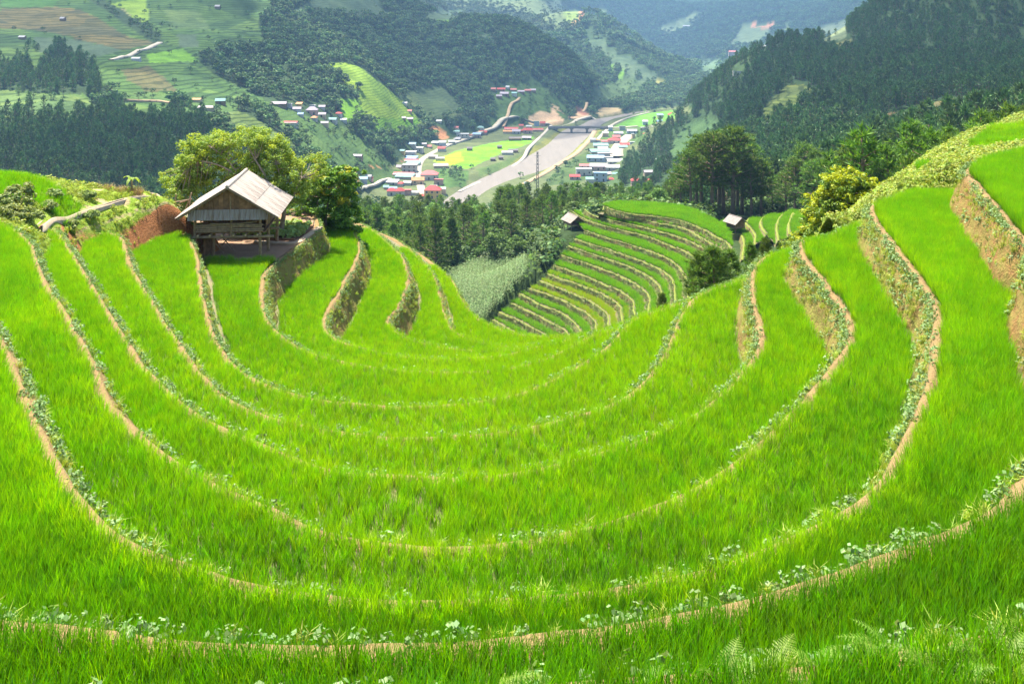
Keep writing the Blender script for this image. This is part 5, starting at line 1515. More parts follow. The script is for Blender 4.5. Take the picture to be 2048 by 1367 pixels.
# pines of the wood between the bowl and the river
mid = poisson([(690,195),(880,195),(905,222),(1050,232),(1120,226),(1200,222),(1345,225),(1345,400),(690,400)], 6.6, 0)
mid = mid[~on_hill(mid[:, 0], mid[:, 1]) & ~in_poly(mid[:, 0], mid[:, 1], CORN)]
mid = mid[np.argsort(mid[:, 1])]
npine = 0
for x, y in mid:
    z = gz(x, y); u = 1024+F*x/y
    # keep the tops below the town
    vt = (394 if u < 1000 else 366) + random.uniform(-6, 22) + max(0, (330-y)*0.25)
    hmax = -z - vt*y/F
    h = min(random.uniform(10.5, 16.5), hmax)
    if h < 4.5: continue
    if random.random() < 0.22 and y < 340:
        place_tree('broadleaf_tree', random.choice(rounds), (x, y, z), min(h, 6.5), 6, 'leafy round tree among the pines of the wood below the terraces', 'broadleaf trees in the pine wood', wide=1.2)
    else:
        far = u > 1150
        place_tree('pine_tree', random.choice(pines), (x, y, z), h, 10, 'dark green pine in the wood between the hut and the far terraces' if not far else 'dark green pine in the row behind the top of the far terraces',
                   'pines of the wood below the bowl' if not far else 'pines behind the far terraces', wide=random.uniform(0.95, 1.25))
    npine += 1
print('mid pines', npine, TREES)
# the big front row of the wood
FRONT = sorted([(735,205,446),(765,200,460),(790,214,432),(815,206,476),(848,210,428),(872,200,416),(900,224,432),(927,236,404),(946,230,442),(966,242,410),(718,216,424),(1002,246,402),(1022,240,424),(1052,246,396),(1086,226,386),(1102,222,380),(1117,231,402),(700,232,412),(756,226,406),(832,236,402),(684,215,440)])
ORD = ['first', 'second', 'third', 'fourth', 'fifth', 'sixth', 'seventh', 'eighth', 'ninth', 'tenth', 'eleventh', 'twelfth', 'thirteenth', 'fourteenth', 'fifteenth', 'sixteenth', 'seventeenth', 'eighteenth', 'nineteenth', 'twentieth', 'twenty-first', 'twenty-second']
for i, (u, Y, vt) in enumerate(FRONT):
    X = (u-1024)/F*Y; z = gz(X, Y); h = -z - vt*Y/F
    place_tree('pine_tree', pines[(i*5) % 6], (X, Y, z-0.2), max(h, 5), 10, 'large front-row pine of the wood, %s counting from the hut side' % ORD[i], 'pines of the wood below the bowl', wide=random.uniform(1.0, 1.25))
# tall pines right of the terraced hill
TALL = [(1362,208,330),(1382,205,300),(1403,212,268),(1424,205,262),(1447,210,258),(1466,206,252),(1484,214,268),(1503,207,310),(1522,212,318),(1545,216,352),(1393,218,280),(1350,214,345),(1438,220,262),(1475,222,272),
                                (1590,200,318),(1612,204,285),(1638,200,300),(1572,206,340),(1658,196,305),(1625,192,320),(1680,190,300),(1555,225,350)]
_ta = sorted([q[:2] for q in TALL if q[0] < 1556]); _tb = sorted([q[:2] for q in TALL if q[0] >= 1556])
TALL_LB = {**{q: 'tall bare-stemmed pine in the clump by the second hut, %s from its left end' % ORD[i] for i, q in enumerate(_ta)}, **{q: 'tall pine behind the round yellow tree, %s from the left' % ORD[i] for i, q in enumerate(_tb)}}
for i, (u, Y, vt) in enumerate(TALL):
    X = (u-1024)/F*Y; z = gz(X, Y); h = -z - vt*Y/F
    lo = u < 1556
    place_tree('pine_tree', tall[i % 4], (X, Y, z-0.2), max(h, 5), 10, TALL_LB[(u, Y)], 'tall pines beside the second hut' if lo else 'tall pines behind the yellow tree', wide=1.15)
# trees behind the right-hand ridge
RIDGE_LB = {u: 'dark pine behind the weedy right ridge, %s counting from the yellow tree' % ORD[i] for i, u in enumerate(sorted([1700,1755,1780,1800,1828,1845,1892,1920,1958,1985,2004,2032,2070,2120,1680,1850,1905,1940]))}
for i, (u, Y, vt, k) in enumerate([(1728,86,252,1),(1700,92,268,0),(1755,96,285,0),(1780,84,292,0),(1800,95,275,0),(1828,88,240,0),(1845,98,255,0),(1868,84,258,1),(1892,92,250,0),(1920,98,262,0),(1958,90,222,0),(1985,96,228,0),(2004,88,208,0),(2032,94,214,0),(2070,92,205,0),(2120,94,215,0),(1680,100,305,0),(1815,78,310,1),(1850,72,305,0),(1905,75,268,0),(1940,80,245,0)]):
    X = (u-1024)/F*Y; z = gz(X, Y); h = -z - vt*Y/F
    if k: place_tree('pine_tree', bright[i % 2], (X, Y, z), h, 10, {1728: 'bright green full young pine left of the weedy ridge', 1868: 'bright green bushy pine above the weedy ridge', 1815: 'low bright green pine at the edge of the weedy ridge'}[u], 'bright pines by the right ridge', wide=1.15)
    else: place_tree('pine_tree', random.choice(pines), (X, Y, z), h, 10, RIDGE_LB[u], 'pines behind the right ridge', wide=1.05)
# bushy young pines just beyond the near rice, in front of the terraced hill
for i, (u, Y, vt, vb, wd) in enumerate([(1400,54,505,600,1.0),(1428,53,496,590,1.2),(1455,55,500,580,1.0),(1500,52,486,550,0.7),(1530,51,478,540,0.8),(1560,52,490,530,0.7),(1592,50,490,520,0.7),(1325,60,588,650,0.7)]):
    X = (u-1024)/F*Y; zt = -vt*Y/F; zb = -vb*Y/F
    place_tree('young_pine', young[i % 3], (X, Y, zb), (zt-zb), 3, {1400: 'bushy young pine at the left end of the row beyond the near rice', 1428: 'biggest bushy young pine beyond the near rice edge', 1455: 'young pine touching the biggest bushy one on its right', 1500: 'young pine in the middle of the row by the little terraces', 1530: 'pointed young pine left of the yellow bush', 1560: 'young pine beside the yellow bush', 1592: 'small young pine partly behind the yellow bush', 1325: 'tiny young pine alone just beyond the near rice edge', 1465: 'young pine standing behind the row beyond the near rice'}[u], 'young pines beyond the near rice', wide=wd*1.2)
# broadleaf trees round the corn field and below the terraced hill
for i, (u, v, Y, vt, wd, lb) in enumerate([
    (990,520,218,464,0.8,'round bright-topped tree at the upper edge of the maize field'),(1035,522,216,472,0.8,'leafy rounded tree next to the bright-topped one above the maize'),
    (960,525,222,492,0.7,'smaller tree at the upper left edge of the maize field'),(1075,500,210,464,0.8,'green tree between the maize field and the small open hut'),
    (1064,545,196,528,0.5,'yellow-green bush at the right edge of the maize field'),(1095,520,196,490,0.7,'dense bush left of the terraced hill'),(1110,490,200,460,1.0,'dark leafy bush just below the small open hut'),
    (1085,552,192,534,0.5,'low bush beside the lower end of the hill terraces'),(1145,437,212,402,0.9,'round shrub at the top left of the terraced hill'),
    (812,560,196,512,1.15,'blue-green bushy tree behind the last rice terrace'),(790,545,200,520,0.9,'reddish-topped bush behind the last rice terrace'),(845,565,200,530,1.0,'dark bush above the left edge of the maize'),
    (1318,405,214,375,0.8,'yellow-topped young tree behind the top of the hill terraces'),(1500,435,222,412,1.0,'pale shrub right of the second hut'),(1425,440,206,415,1.2,'dark shrub under the tall pines'),(1530,430,220,398,1.1,'broad shrub in front of the tall pines'),
    (1560,428,216,395,1.0,'leafy shrub left of the yellow tree'),(1455,436,212,412,1.0,'shrub behind the second hut'),(1375,428,210,400,1.0,'shrub at the foot of the first tall pine')]):
    X = (u-1024)/F*Y; zt = -vt*Y/F; z = min(gz(X, Y), zt-2.2)
    place_tree('broadleaf_tree', rounds[i % 4], (X, Y, z), zt-z, 6, lb, 'trees round the maize field and the far hut', wide=wd*1.25)

# ------------------------------------------------------------------ woods on the slopes
dxu = np.gradient(GX, axis=1); dyr = np.gradient(GY, axis=0)
zx = np.gradient(GZ, axis=1)/np.maximum(dxu, 1e-6); zy = np.gradient(GZ, axis=0)/np.maximum(dyr, 1e-6)
area = np.abs(dxu*dyr)*np.sqrt(1+zx**2+zy**2)
facing = (zx*GX + zy*GY - GZ)/np.hypot(GX, GY) > -0.12*1   # slope turned to the camera
inview = (GU > -260) & (GU < 2300) & (GV > -110) & (GV < 620)
spacing = np.where(GY < 330, 5.2, np.where(GY < 700, 4.8, np.where(GY < 2000, 6.2, 13.0)))
dens = trees*area/spacing**2*inview*facing
dens[(GY < 430) & (GU > 640) & (GU < 1360)] = 0
dens[(GY < 160)] = 0
dens[(GY < 240) & (GU > 1280) & (GU < 1720)] = 0
road_clear = np.zeros(GX.shape, bool)
cnt = rng.poisson(np.clip(dens, 0, 8))
ii, jj = np.nonzero(cnt)
rep = cnt[ii, jj]
ii = np.repeat(ii, rep); jj = np.repeat(jj, rep)
ii = np.clip(ii, 0, nr-2); jj = np.clip(jj, 0, nc-2)
a = rng.random(len(ii)); b = rng.random(len(ii))
def bil(G): return G[ii, jj]*(1-a)*(1-b) + G[ii+1, jj]*a*(1-b) + G[ii, jj+1]*(1-a)*b + G[ii+1, jj+1]*a*b
fx, fy, fz = bil(GX), bil(GY), bil(GZ)
fu, fv = 1024+F*fx/fy, -F*fz/fy
ok = ~((fy < 260) & on_hill(fx, fy))
ok &= ~((fy > 540) & (fy < 1800) & (in_poly(fx, fy, river_poly)))
far_ = fy > 480
for c, wd in ROADS:
    if far_.any(): ok[far_] &= dist_poly(fx[far_], fy[far_], c) > wd/2 + 3.0
for hx, hy, hu, hw, hv0, hv1 in HOUSE_SPOTS:
    ok &= ~((np.abs(fu-hu) < hw/2+5) & (fv > hv0-2) & (fv < hv1 + np.where(hw > 9, 11, 7)) & (np.abs(fy-hy) < 90)) & (np.hypot(fx-hx, fy-hy) > 7)
ii, jj, fx, fy, fz, fu, fv = [q[ok] for q in (ii, jj, fx, fy, fz, fu, fv)]
print('forest trees', len(fx))
pinezone = ((fu < 420) & (fv > 215)) | (fu > 1230) & (fy < 1250) | ((fu < 210) & (fv > 90) & (fv < 200))
sparse = trees[ii, jj] < 0.9
palez = (fy > 1950) & (fu < 1150) & (fv < 70)
n = len(fx)
# the largest-looking trees stand as things of their own
hh = np.where(fy < 2000, rng.uniform(0.6, 1.35, n), rng.uniform(1.3, 2.4, n))*np.where(pinezone, 1.05, 1.0)*np.where(sparse & ~pinezone, 0.62, 1.0)
hh *= np.where((fy > 600) & ~pinezone, 1.0, 0.9)
# keep the near ones from hiding the valley
order = np.argsort(fy/hh)
npn = 300 - TREES.get('pine_tree', 0) - 4; nbr = 235
thing = np.zeros(n, bool); cp = cb = 0
def where_words(u, v):
    if u < 420 and v > 215: return 'on the wooded slope beyond the hut', 'pines on the slope beyond the hut'
    if u < 700: return 'on the terraced mountainside left of the valley', 'trees on the left mountainside'
    if u < 1230: return 'by the village on the valley floor', 'trees round the village'
    return 'on the dark wooded mountainside right of the river', 'pines on the right mountainside'
USED = set()
def tree_label(x, y, u, v, w):
    best = None
    for (hx, hy, hu, hw, hv0, hv1), hs_ in zip(HOUSE_SPOTS, HOUSES):
        d = math.hypot(x-hx, y-hy)
        if d < 28 and (best is None or d < best[0]): best = (d, hx, hy, hs_[-1])
    if best:
        dx, dy = x-best[1], y-best[2]
        side = ('right of' if dx > 0 else 'left of') if abs(dx) > abs(dy) else ('behind' if dy > 0 else 'in front of')
        lb = 'round tree %s the %s' % (side, best[3])
        if len(lb.split()) <= 16 and lb not in USED:
            USED.add(lb); return lb
    return 'round dark green tree ' + w
for i in order:
    if not (-40 < fu[i] < 2090 and -5 < fv[i] < 600): continue
    w, g = where_words(fu[i], fv[i])
    if pinezone[i] and cp < npn:
        place_tree('pine_tree', farpine[i % 4], (fx[i], fy[i], fz[i]-0.3), 10*hh[i], 10, 'dark pine ' + w, g, parts=False); thing[i] = True; cp += 1
    elif not pinezone[i] and sparse[i] and cb < nbr and fy[i] < 1500:
        place_tree('broadleaf_tree', farround[i % 5], (fx[i], fy[i], fz[i]-0.3), 8*hh[i], 8, tree_label(fx[i], fy[i], fu[i], fv[i], w), 'round ' + g, parts=False); thing[i] = True; cb += 1
print(TREES)
rest = ~thing
for nm, m, meshes, lb in (('pine_forest', rest & pinezone, farpine, 'dark pine woods on the slopes'), ('broadleaf_forest', rest & ~pinezone & ~palez, farround, 'bluish green woods on the mountainsides'), ('pale_forest', rest & ~pinezone & palez, palefar, 'pale green scrub on the far bright hill')):
    k = int(m.sum())
    if not k: continue
    scatter(nm, np.column_stack([fx[m], fy[m], fz[m]-0.3]), np.column_stack([rng.normal(0, .04, k), rng.normal(0, .04, k), rng.uniform(0, 6.28, k)]),
            np.column_stack([hh[m]*rng.uniform(.85, 1.2, k), hh[m]*rng.uniform(.85, 1.2, k), hh[m]]), proto_collection(nm + '_kinds', meshes), rng.integers(0, len(meshes), k), lb)
# ------------------------------------------------------------------ the stilt hut
M_wood = plain_mat('weathered brown boards', (0.30, 0.165, 0.085), 0.85, 0.45, 4.0, 0.25)
M_wood_b = plain_mat('older brown boards', (0.22, 0.125, 0.068), 0.85, 0.45, 5.0, 0.25)
M_log = plain_mat('grey logs', (0.30, 0.22, 0.145), 0.9, 0.45, 6.0, 0.3)
M_post = plain_mat('grey posts', (0.31, 0.22, 0.13), 0.9, 0.4, 5.0, 0.3)
M_cut = plain_mat('sawn log ends', (0.50, 0.40, 0.22), 0.9, 0.2, 9.0)
def sheet_mat(name, col, stain):
    m, nt, out = new_mat(name)
    tc = N(nt, 'ShaderNodeTexCoord').outputs['Object']
    mp = N(nt, 'ShaderNodeMapping'); mp.inputs['Scale'].default_value = (0.6, 5.0, 5.0); nt.links.new(tc, mp.inputs[0])
    n1 = noise_(nt, 1.3, 6, 0.65, mp.outputs[0]); n2 = noise_(nt, 1.1, 5, 0.6, tc)
    oi = N(nt, 'ShaderNodeObjectInfo').outputs['Random']
    c = mixc(nt, ramp(nt, [(0.47, (0, 0, 0)), (0.64, (1, 1, 1))], n1).outputs[0], col, stain)
    c = mixc(nt, ramp(nt, [(0.56, (0, 0, 0)), (0.72, (.7, .7, .7))], n2).outputs[0], c, tuple(0.55*x for x in stain))
    hv = N(nt, 'ShaderNodeHueSaturation'); nt.links.new(c, hv.inputs['Color']); nt.links.new(math_(nt, 'ADD', math_(nt, 'MULTIPLY', oi, 0.16), 0.92), hv.inputs['Value'])
    b = N(nt, 'ShaderNodeBsdfPrincipled', i_Roughness=0.8); nt.links.new(hv.outputs[0], b.inputs['Base Color'])
    nt.links.new(b.outputs[0], out.inputs[0])
    return m
M_sheet = sheet_mat('fibre cement sheet', (0.47, 0.40, 0.335), (0.19, 0.15, 0.125))
M_awn = sheet_mat('grey awning sheet', (0.31, 0.27, 0.235), (0.19, 0.13, 0.08))

def corrugated(name, L, Wd, waves, mat, amp=0.022, thick=0.012):
    """sheet: length L down the slope (x), width Wd (y), corrugations across y"""
    n = waves*6
    y = np.linspace(0, Wd, n+1); z = amp*np.sin(2*np.pi*waves*y/Wd)
    V = []
    for dz in (0, -thick):
        for x in (0, L*0.5, L):
            V += [(x, yy, zz+dz) for yy, zz in zip(y, z)]
    Fc = []; m = n+1
    for s in (0, 1):
        for i in (0, 1):
            for k in range(n):
                a = s*3*m + i*m + k
                f = (a, a+m, a+m+1, a+1)
                Fc.append(f if s == 0 else f[::-1])
    for k in range(n):
        Fc.append((k, k+1, 3*m+k+1, 3*m+k)); Fc.append((2*m+k+1, 2*m+k, 5*m+k, 5*m+k+1))
    me = mesh_np(name, V, Fc, [mat], smooth=False)
    return me

HUT = empty('stilt_hut', (-13.85, 46.55, -12.70), math.radians(4.5))
tag(HUT, 'large brown wooden hut on stilts under a pale corrugated gable roof', 'hut', 'stilt huts')
RZ, EZ, HS, RL0, RL1 = 3.62, 2.16, 2.42, -0.55, 4.25
roof = MB()
roof.tube([(0, RL0, RZ+0.03), (0, RL1, RZ+0.03)], 0.085, 8)
for s in (-1, 1): roof.tube([(s*(HS-0.1), RL0+0.1, EZ-0.04), (s*(HS-0.1), RL1-0.1, EZ-0.04)], 0.045, 6)
roof = roof.build('roof', M_sheet, HUT)
slope = math.hypot(HS, RZ-EZ); ang = math.atan2(RZ-EZ, HS)
rows = 2; ncol = 5; wcol = (RL1-RL0)/ncol
sheet = corrugated('roof_sheet', slope/rows+0.12, wcol+0.04, 6, M_sheet)
for s in (-1, 1):
    for r_ in range(rows):
        for c_ in range(ncol):
            o = link('roof_sheet', sheet, roof)
            d0 = r_*slope/rows - (0.0 if r_ == 0 else 0.06)
            lift = 0.02 if r_ == 0 else 0.004
            x = s*(d0*math.cos(ang)); z = RZ - d0*math.sin(ang) + lift + random.uniform(0, 0.008)
            if s == 1:
                o.location = (x, RL0 + c_*wcol + random.uniform(-.01, .01), z); o.rotation_euler = (0, ang + random.uniform(-.006, .006), 0)
            else:
                o.location = (x, RL0 + (c_+1)*wcol + 0.02, z); o.rotation_euler = (0, ang + random.uniform(-.006, .006), math.pi)
# rafters under the roof edge
for y in (RL0+0.08, 0.35, 1.6, 2.9, RL1-0.1):
    for s in (-1, 1):
        MB().tube([(0, y, RZ-0.07), (s*(HS-0.05), y, EZ-0.06)], 0.04, 5).build('rafter', M_log, HUT)
# posts: (x, y, top)
for x, y, zt in ((-1.62, 0.0, 2.5), (1.5, 0.0, 2.5), (-1.55, 1.55, 2.4), (1.62, 1.5, 2.4), (-1.5, 3.3, 2.4), (1.75, 3.3, 2.3), (-0.95, 0.85, 1.1)):
    MB().tube([(x, y, -0.25), (x+random.uniform(-.03, .03), y, zt*0.5), (x, y, zt)], [0.085, 0.08, 0.07], 7).build('post', M_post, HUT)
MB().tube([(0.12, -0.12, 1.12), (0.12, -0.12, 2.2)], 0.055, 6).build('post', M_post, HUT)
for y in (-0.05, 1.6, 3.3): MB().tube([(-1.85, y, 1.12), (2.15, y, 1.10)], 0.065, 6).build('beam', M_log, HUT)
MB().box(-1.7, 1.75, -0.05, 3.45, 1.30, 1.36).build('floor_deck', M_wood_b, HUT)
for i in range(6):
    x = -1.45 + i*0.57
    j = MB().tube([(x, -0.28, 1.235), (x, 3.5, 1.235)], 0.055, 7).build('joist', M_log, HUT)
    MB().tube([(x, -0.292, 1.235), (x, -0.282, 1.235)], 0.05, 8).build('log_end', M_cut, j)
# log stack that closes the porch
for i, (z, dx) in enumerate(((1.40, 0.0), (1.50, 0.05), (1.60, -0.04), (1.70, 0.03))):
    pts = [(-1.58+dx, -0.1, z), (-0.5, -0.1+random.uniform(-.02, .02), z+random.uniform(-.02, .02)), (0.6, -0.1, z+random.uniform(-.02, .03)), (1.62+dx, -0.1, z)]
    MB().tube(pts, [0.05, 0.055, 0.05, 0.045], 7).build('rail_log', M_log, HUT)
MB().tube([(-0.9, -0.17, 1.79), (0.5, -0.17, 1.77), (1.35, -0.14, 1.86)], [0.035, 0.04, 0.03], 6).build('rail_log', M_log, HUT)
# walls of vertical boards
def board_wall(name, p0, p1, z0, top, nb_, mats):
    w = MB()
    p0 = np.array(p0); p1 = np.array(p1)
    L = np.linalg.norm(p1-p0); d = (p1-p0)/L; nrm = np.array((-d[1], d[0]))
    for z in ((z0+0.12, (z0+top(0.5))*0.5) if name != 'gable_wall' else (z0+0.06,)):
        sh_ = d*(0.25 if name == 'gable_wall' else 0.0)
        a = p0 + nrm*0.07 + sh_; b = p1 + nrm*0.07 - sh_
        w.tube([(a[0], a[1], z), (b[0], b[1], z)], 0.035, 5)
    wo = w.build(name, M_log, HUT)
    for i in range(nb_):
        f0 = i/nb_ + 0.002; f1 = (i+1)/nb_ - 0.006/L
        a = p0 + (p1-p0)*f0; b = p0 + (p1-p0)*f1
        t0, t1 = top(f0), top(f1)
        if min(t0, t1) < z0 + 0.03: t0 = max(t0, z0+0.04); t1 = max(t1, z0+0.04)
        off = nrm*random.uniform(-0.012, 0.012); th = nrm*0.025
        q = [a+off, b+off, b+off+th, a+off+th]
        V = [(c[0], c[1], z0 + random.uniform(-.02, .0)) for c in q] + [(q[0][0], q[0][1], t0), (q[1][0], q[1][1], t1), (q[2][0], q[2][1], t1), (q[3][0], q[3][1], t0)]
        MB().add(V, [(0,3,2,1),(4,5,6,7),(0,1,5,4),(1,2,6,5),(2,3,7,6),(3,0,4,7)]).build('plank', random.choice(mats), wo)
    return wo
board_wall('front_wall', (-1.4, 0.75), (1.35, 0.75), 1.36, lambda f: 2.3, 12, [M_wood, M_wood, M_wood_b])
board_wall('gable_wall', (-1.95, -0.16), (1.95, -0.16), 2.34, lambda f: RZ - 0.12 - abs(f-0.5)*2*1.95*(RZ-EZ)/HS, 16, [M_wood, M_wood_b])
board_wall('side_wall', (1.62, 0.75), (1.66, 3.35), 1.36, lambda f: 2.45, 11, [M_wood_b, M_wood])
board_wall('side_wall', (-1.45, 3.35), (-1.45, 0.75), 1.36, lambda f: 2.45, 11, [M_wood_b, M_wood])
board_wall('back_wall', (1.62, 3.36), (-1.45, 3.36), 1.36, lambda f: 3.1 - abs(f-0.5)*1.5, 12, [M_wood_b])
board_wall('stall_screen', (-1.35, 0.45), (-1.0, 1.5), 0.02, lambda f: 1.1, 5, [M_wood_b])
MB().tube([(0.1, -0.2, 2.45), (0.1, -0.2, 3.15)], 0.03, 5).build('gable_stud', M_post, HUT)
awn = MB().tube([(-1.75, -0.2, 2.44), (1.75, -0.2, 2.44)], 0.03, 5).build('awning', M_log, HUT)
aw = corrugated('awning_sheet', 0.52, 1.29, 10, M_awn, 0.018)
for i in range(3):
    o = link('awning_sheet', aw, awn); o.location = (-1.91 + i*1.27, -0.24-0.006*i, 2.49); o.rotation_euler = (0, math.radians(68), -math.pi/2)
    # x of the sheet runs down and out, y runs along the front
    o.rotation_euler = (Matrix.Rotation(-math.pi/2, 3, 'Z') @ Matrix.Rotation(math.radians(66), 3, 'Y')).to_euler()
# diagonal poles leaning under the floor
for p, q in (((-0.55, 1.2, 0.02), (-1.2, 1.0, 0.9)), ((-0.1, 1.6, 0.02), (-0.7, 1.5, 0.75)), ((-2.5, 0.4, 0.3), (-1.6, 0.2, 1.15)), ((1.7, 3.2, 1.4), (2.0, 2.9, 2.3)), ((-0.95, 2.4, 0.05), (-0.5, 2.6, 0.5))):
    MB().tube([p, q], 0.03, 5).build('leaning_pole', M_log, HUT)

# yard and vegetable bed on the hut's shelf
def make_yard():
    m, nt, out = new_mat('trodden yard')
    pos = geo_pos(nt)
    c = ramp(nt, [(0.3, (0.21, 0.12, 0.065)), (0.7, (0.31, 0.19, 0.11))], noise_(nt, 1.2, 6, 0.6, pos)).outputs[0]
    b = N(nt, 'ShaderNodeBsdfPrincipled', i_Roughness=0.95); nt.links.new(c, b.inputs['Base Color'])
    bp = N(nt, 'ShaderNodeBump', i_Strength=0.6, i_Distance=0.04); nt.links.new(noise_(nt, 9, 4, 0.6, pos), bp.inputs['Height']); nt.links.new(bp.outputs[0], b.inputs['Normal'])
    nt.links.new(b.outputs[0], out.inputs[0]); return m
M_yard = make_yard()
def slab(name, poly, z0, z1, mat, label, kind='structure'):
    poly = np.asarray(poly); n = len(poly)
    tri = tessellate_polygon([[Vector((p[0], p[1], 0)) for p in poly]])
    V = [(p[0], p[1], z1) for p in poly] + [(p[0], p[1], z0) for p in poly]
    Fc = [tuple(t) for t in tri] + [(i, (i+1) % n, n+(i+1) % n, n+i) for i in range(n)]
    me = mesh_np(name, V, Fc, [mat]); 
    if me.polygons[0].normal.z < 0: me.flip_normals()
    return tag(link(name, me), label, None, None, kind)
YD = 12.70
c7 = CURVE[7]
edge7 = c7[(c7[:, 1] > 46.2) & (c7[:, 1] < 56.5) & (c7[:, 0] < -9)]      # platform rim, from the back (south) to the front
edge7 = edge7[np.argsort(-edge7[:, 1])] + np.array([-0.3, 0])
yard = np.vstack([edge7[::6], [[-13, 45.9], [-14.9, 45.9], [-16.6, 46.9], [-19, 48.5], [-19, 56.5]]])
slab('yard', yard, -YD-0.15, -YD+0.015, M_yard, 'brown trodden earth yard under and round the stilt hut')
bed = np.array([P(u, v, YD)[:2] for u, v in [(456,476),(470,452),(548,450),(628,453),(612,468),(588,482),(520,480)]])
M_bed = plain_mat('garden soil', (0.20, 0.11, 0.06), 0.95, 0.35, 6.0, 0.4)
slab('garden_bed', bed, -YD, -YD+0.10, M_bed, 'dug brown vegetable bed behind the hut')
M_kerb = plain_mat('pale trodden kerb', (0.40, 0.30, 0.20), 0.95, 0.25, 3.0, 0.3)
pth = spline([P(u, v, YD)[:2] for u, v in [(510,486),(560,489),(590,489),(618,473),(640,457)]], 0.2)
nn_ = normals2(pth)
slab('garden_path', np.vstack([pth + nn_*0.16, (pth - nn_*0.16)[::-1]]), -YD, -YD+0.12, M_kerb, 'pale path along the edge of the garden bed')
# vegetables: low rosettes in rows
def rosette(seed, n=14, size=0.09, up=0.7):
    r = np.random.default_rng(seed)
    az = r.uniform(0, 6.28, n); rad = r.uniform(0.02, 0.11, n)
    cs = np.stack([rad*np.cos(az), rad*np.sin(az), r.uniform(0.03, 0.14, n)], 1)
    nr_ = np.stack([np.cos(az)*0.6, np.sin(az)*0.6, np.full(n, up)], 1) + r.normal(0, 0.3, (n, 3))
    return leaves(cs, nr_, size*r.uniform(0.6, 1.2, n), r, 0.75)
M_veg = leaf_mat('vegetable leaves', [(0.0, (0.20, 0.30, 0.08)), (1.0, (0.36, 0.46, 0.16))], trans=0.3, objvar=0.15)
vegs = []
for s in range(3):
    V, Fc = rosette(s, 18, 0.10); vegs.append(mesh_np('vegetable', V, Fc, [M_veg]))
C_veg = proto_collection('vegetable_kinds', vegs)
vx, vy = np.meshgrid(np.arange(bed[:, 0].min(), bed[:, 0].max(), 0.42), np.arange(bed[:, 1].min(), bed[:, 1].max(), 0.36))
vp = np.column_stack([vx.ravel(), vy.ravel(), np.full(vx.size, -YD+0.10)]); vp[:, :2] += rng.normal(0, 0.06, (len(vp), 2))
vp = vp[in_poly(vp[:, 0], vp[:, 1], bed)]
k = len(vp)
scatter('vegetables', vp, np.column_stack([np.zeros(k), np.zeros(k), rng.uniform(0, 6.28, k)]), rng.uniform(1.3, 2.1, k), C_veg, rng.integers(0, 3, k), 'rows of pale green vegetables in the bed behind the hut')
# stakes at the corner of the bed
for i, (u, v) in enumerate(((611,452),(617,455),(624,456))):
    p = P(u, v, YD)
    tag(MB().tube([(p[0], p[1], -YD-0.2), (p[0]+0.08+0.03*i, p[1], -YD+0.55)], 0.022, 5).build('garden_stake', M_log), ('leftmost', 'middle', 'rightmost')[i] + ' of three thin stakes at the corner of the vegetable bed', 'stake', 'garden stakes')
# brush fence left of the hut roof
for i, (u0, v0, u1, v1) in enumerate(((345,402,352,388),(356,406,383,385),(372,408,381,390),(360,405,384,398),(350,404,378,399))):
    Y = 48.6; a = Q(u0, v0, Y); b = Q(u1, v1, Y-0.2)
    a[2] = min(a[2], float(knoll(np.array([a[0]]), np.array([a[1]]))[0]) - 0.02) if i < 3 else a[2]
    tag(MB().tube([tuple(a), tuple(b)], 0.03, 5).build('fence_stick', M_log), ['short upright stick at the left end of the brush fence', 'long slanting stick of the brush fence beside the hut roof', 'upright stick at the hut end of the brush fence', 'upper lying stick of the brush fence', 'lower lying stick of the brush fence'][i], 'stick', 'brush fence sticks')

# irrigation channel on the knoll
M_chan = plain_mat('pale concrete channel', (0.42, 0.33, 0.22), 0.9, 0.3, 3.0)
M_chan_in = plain_mat('muddy channel bed', (0.19, 0.10, 0.05), 0.9, 0.3, 3.0)
cp_ = np.array([Q(u, v, Y)[:2] for u, v, Y in [(74,447,37.2),(95,438,38.8),(120,430,40.1),(160,424,42.2),(200,417,44.1),(250,405,46.2),(290,397,47.4),(312,392,48.2),(308,386,49.2),(290,384,48.9)]])
cc = spline(cp_, 0.18); cn = normals2(cc); cz = knoll(cc[:, 0], cc[:, 1])
for _ in range(20): cz[1:-1] = (cz[:-2]+2*cz[1:-1]+cz[2:])/4
for nm, o0, o1, h0, h1, mt, lb in (('channel_wall', 0.11, 0.18, -0.4, 0.10, M_chan, 'pale rim of the irrigation channel on the knoll'), ('channel_wall', -0.18, -0.11, -0.4, 0.10, M_chan, 'pale rim of the irrigation channel on the knoll'), ('channel_bed', -0.11, 0.11, -0.4, 0.02, M_chan_in, 'muddy bed of the irrigation channel')):
    V = []
    for o_, h_ in ((o0, h0), (o0, h1), (o1, h1), (o1, h0)): V.append(np.column_stack([cc + cn*o_, cz+h_]))
    V = np.stack(V, 1).reshape(-1, 3); idx = np.arange(len(cc)*4).reshape(len(cc), 4)
    q = np.concatenate([np.stack([idx[:-1, a_], idx[:-1, b_], idx[1:, b_], idx[1:, a_]], -1) for a_, b_ in ((0, 1), (1, 2), (2, 3))])
    tag(link(nm, mesh_np(nm, V, q, [mt])), lb, None, None, 'structure')

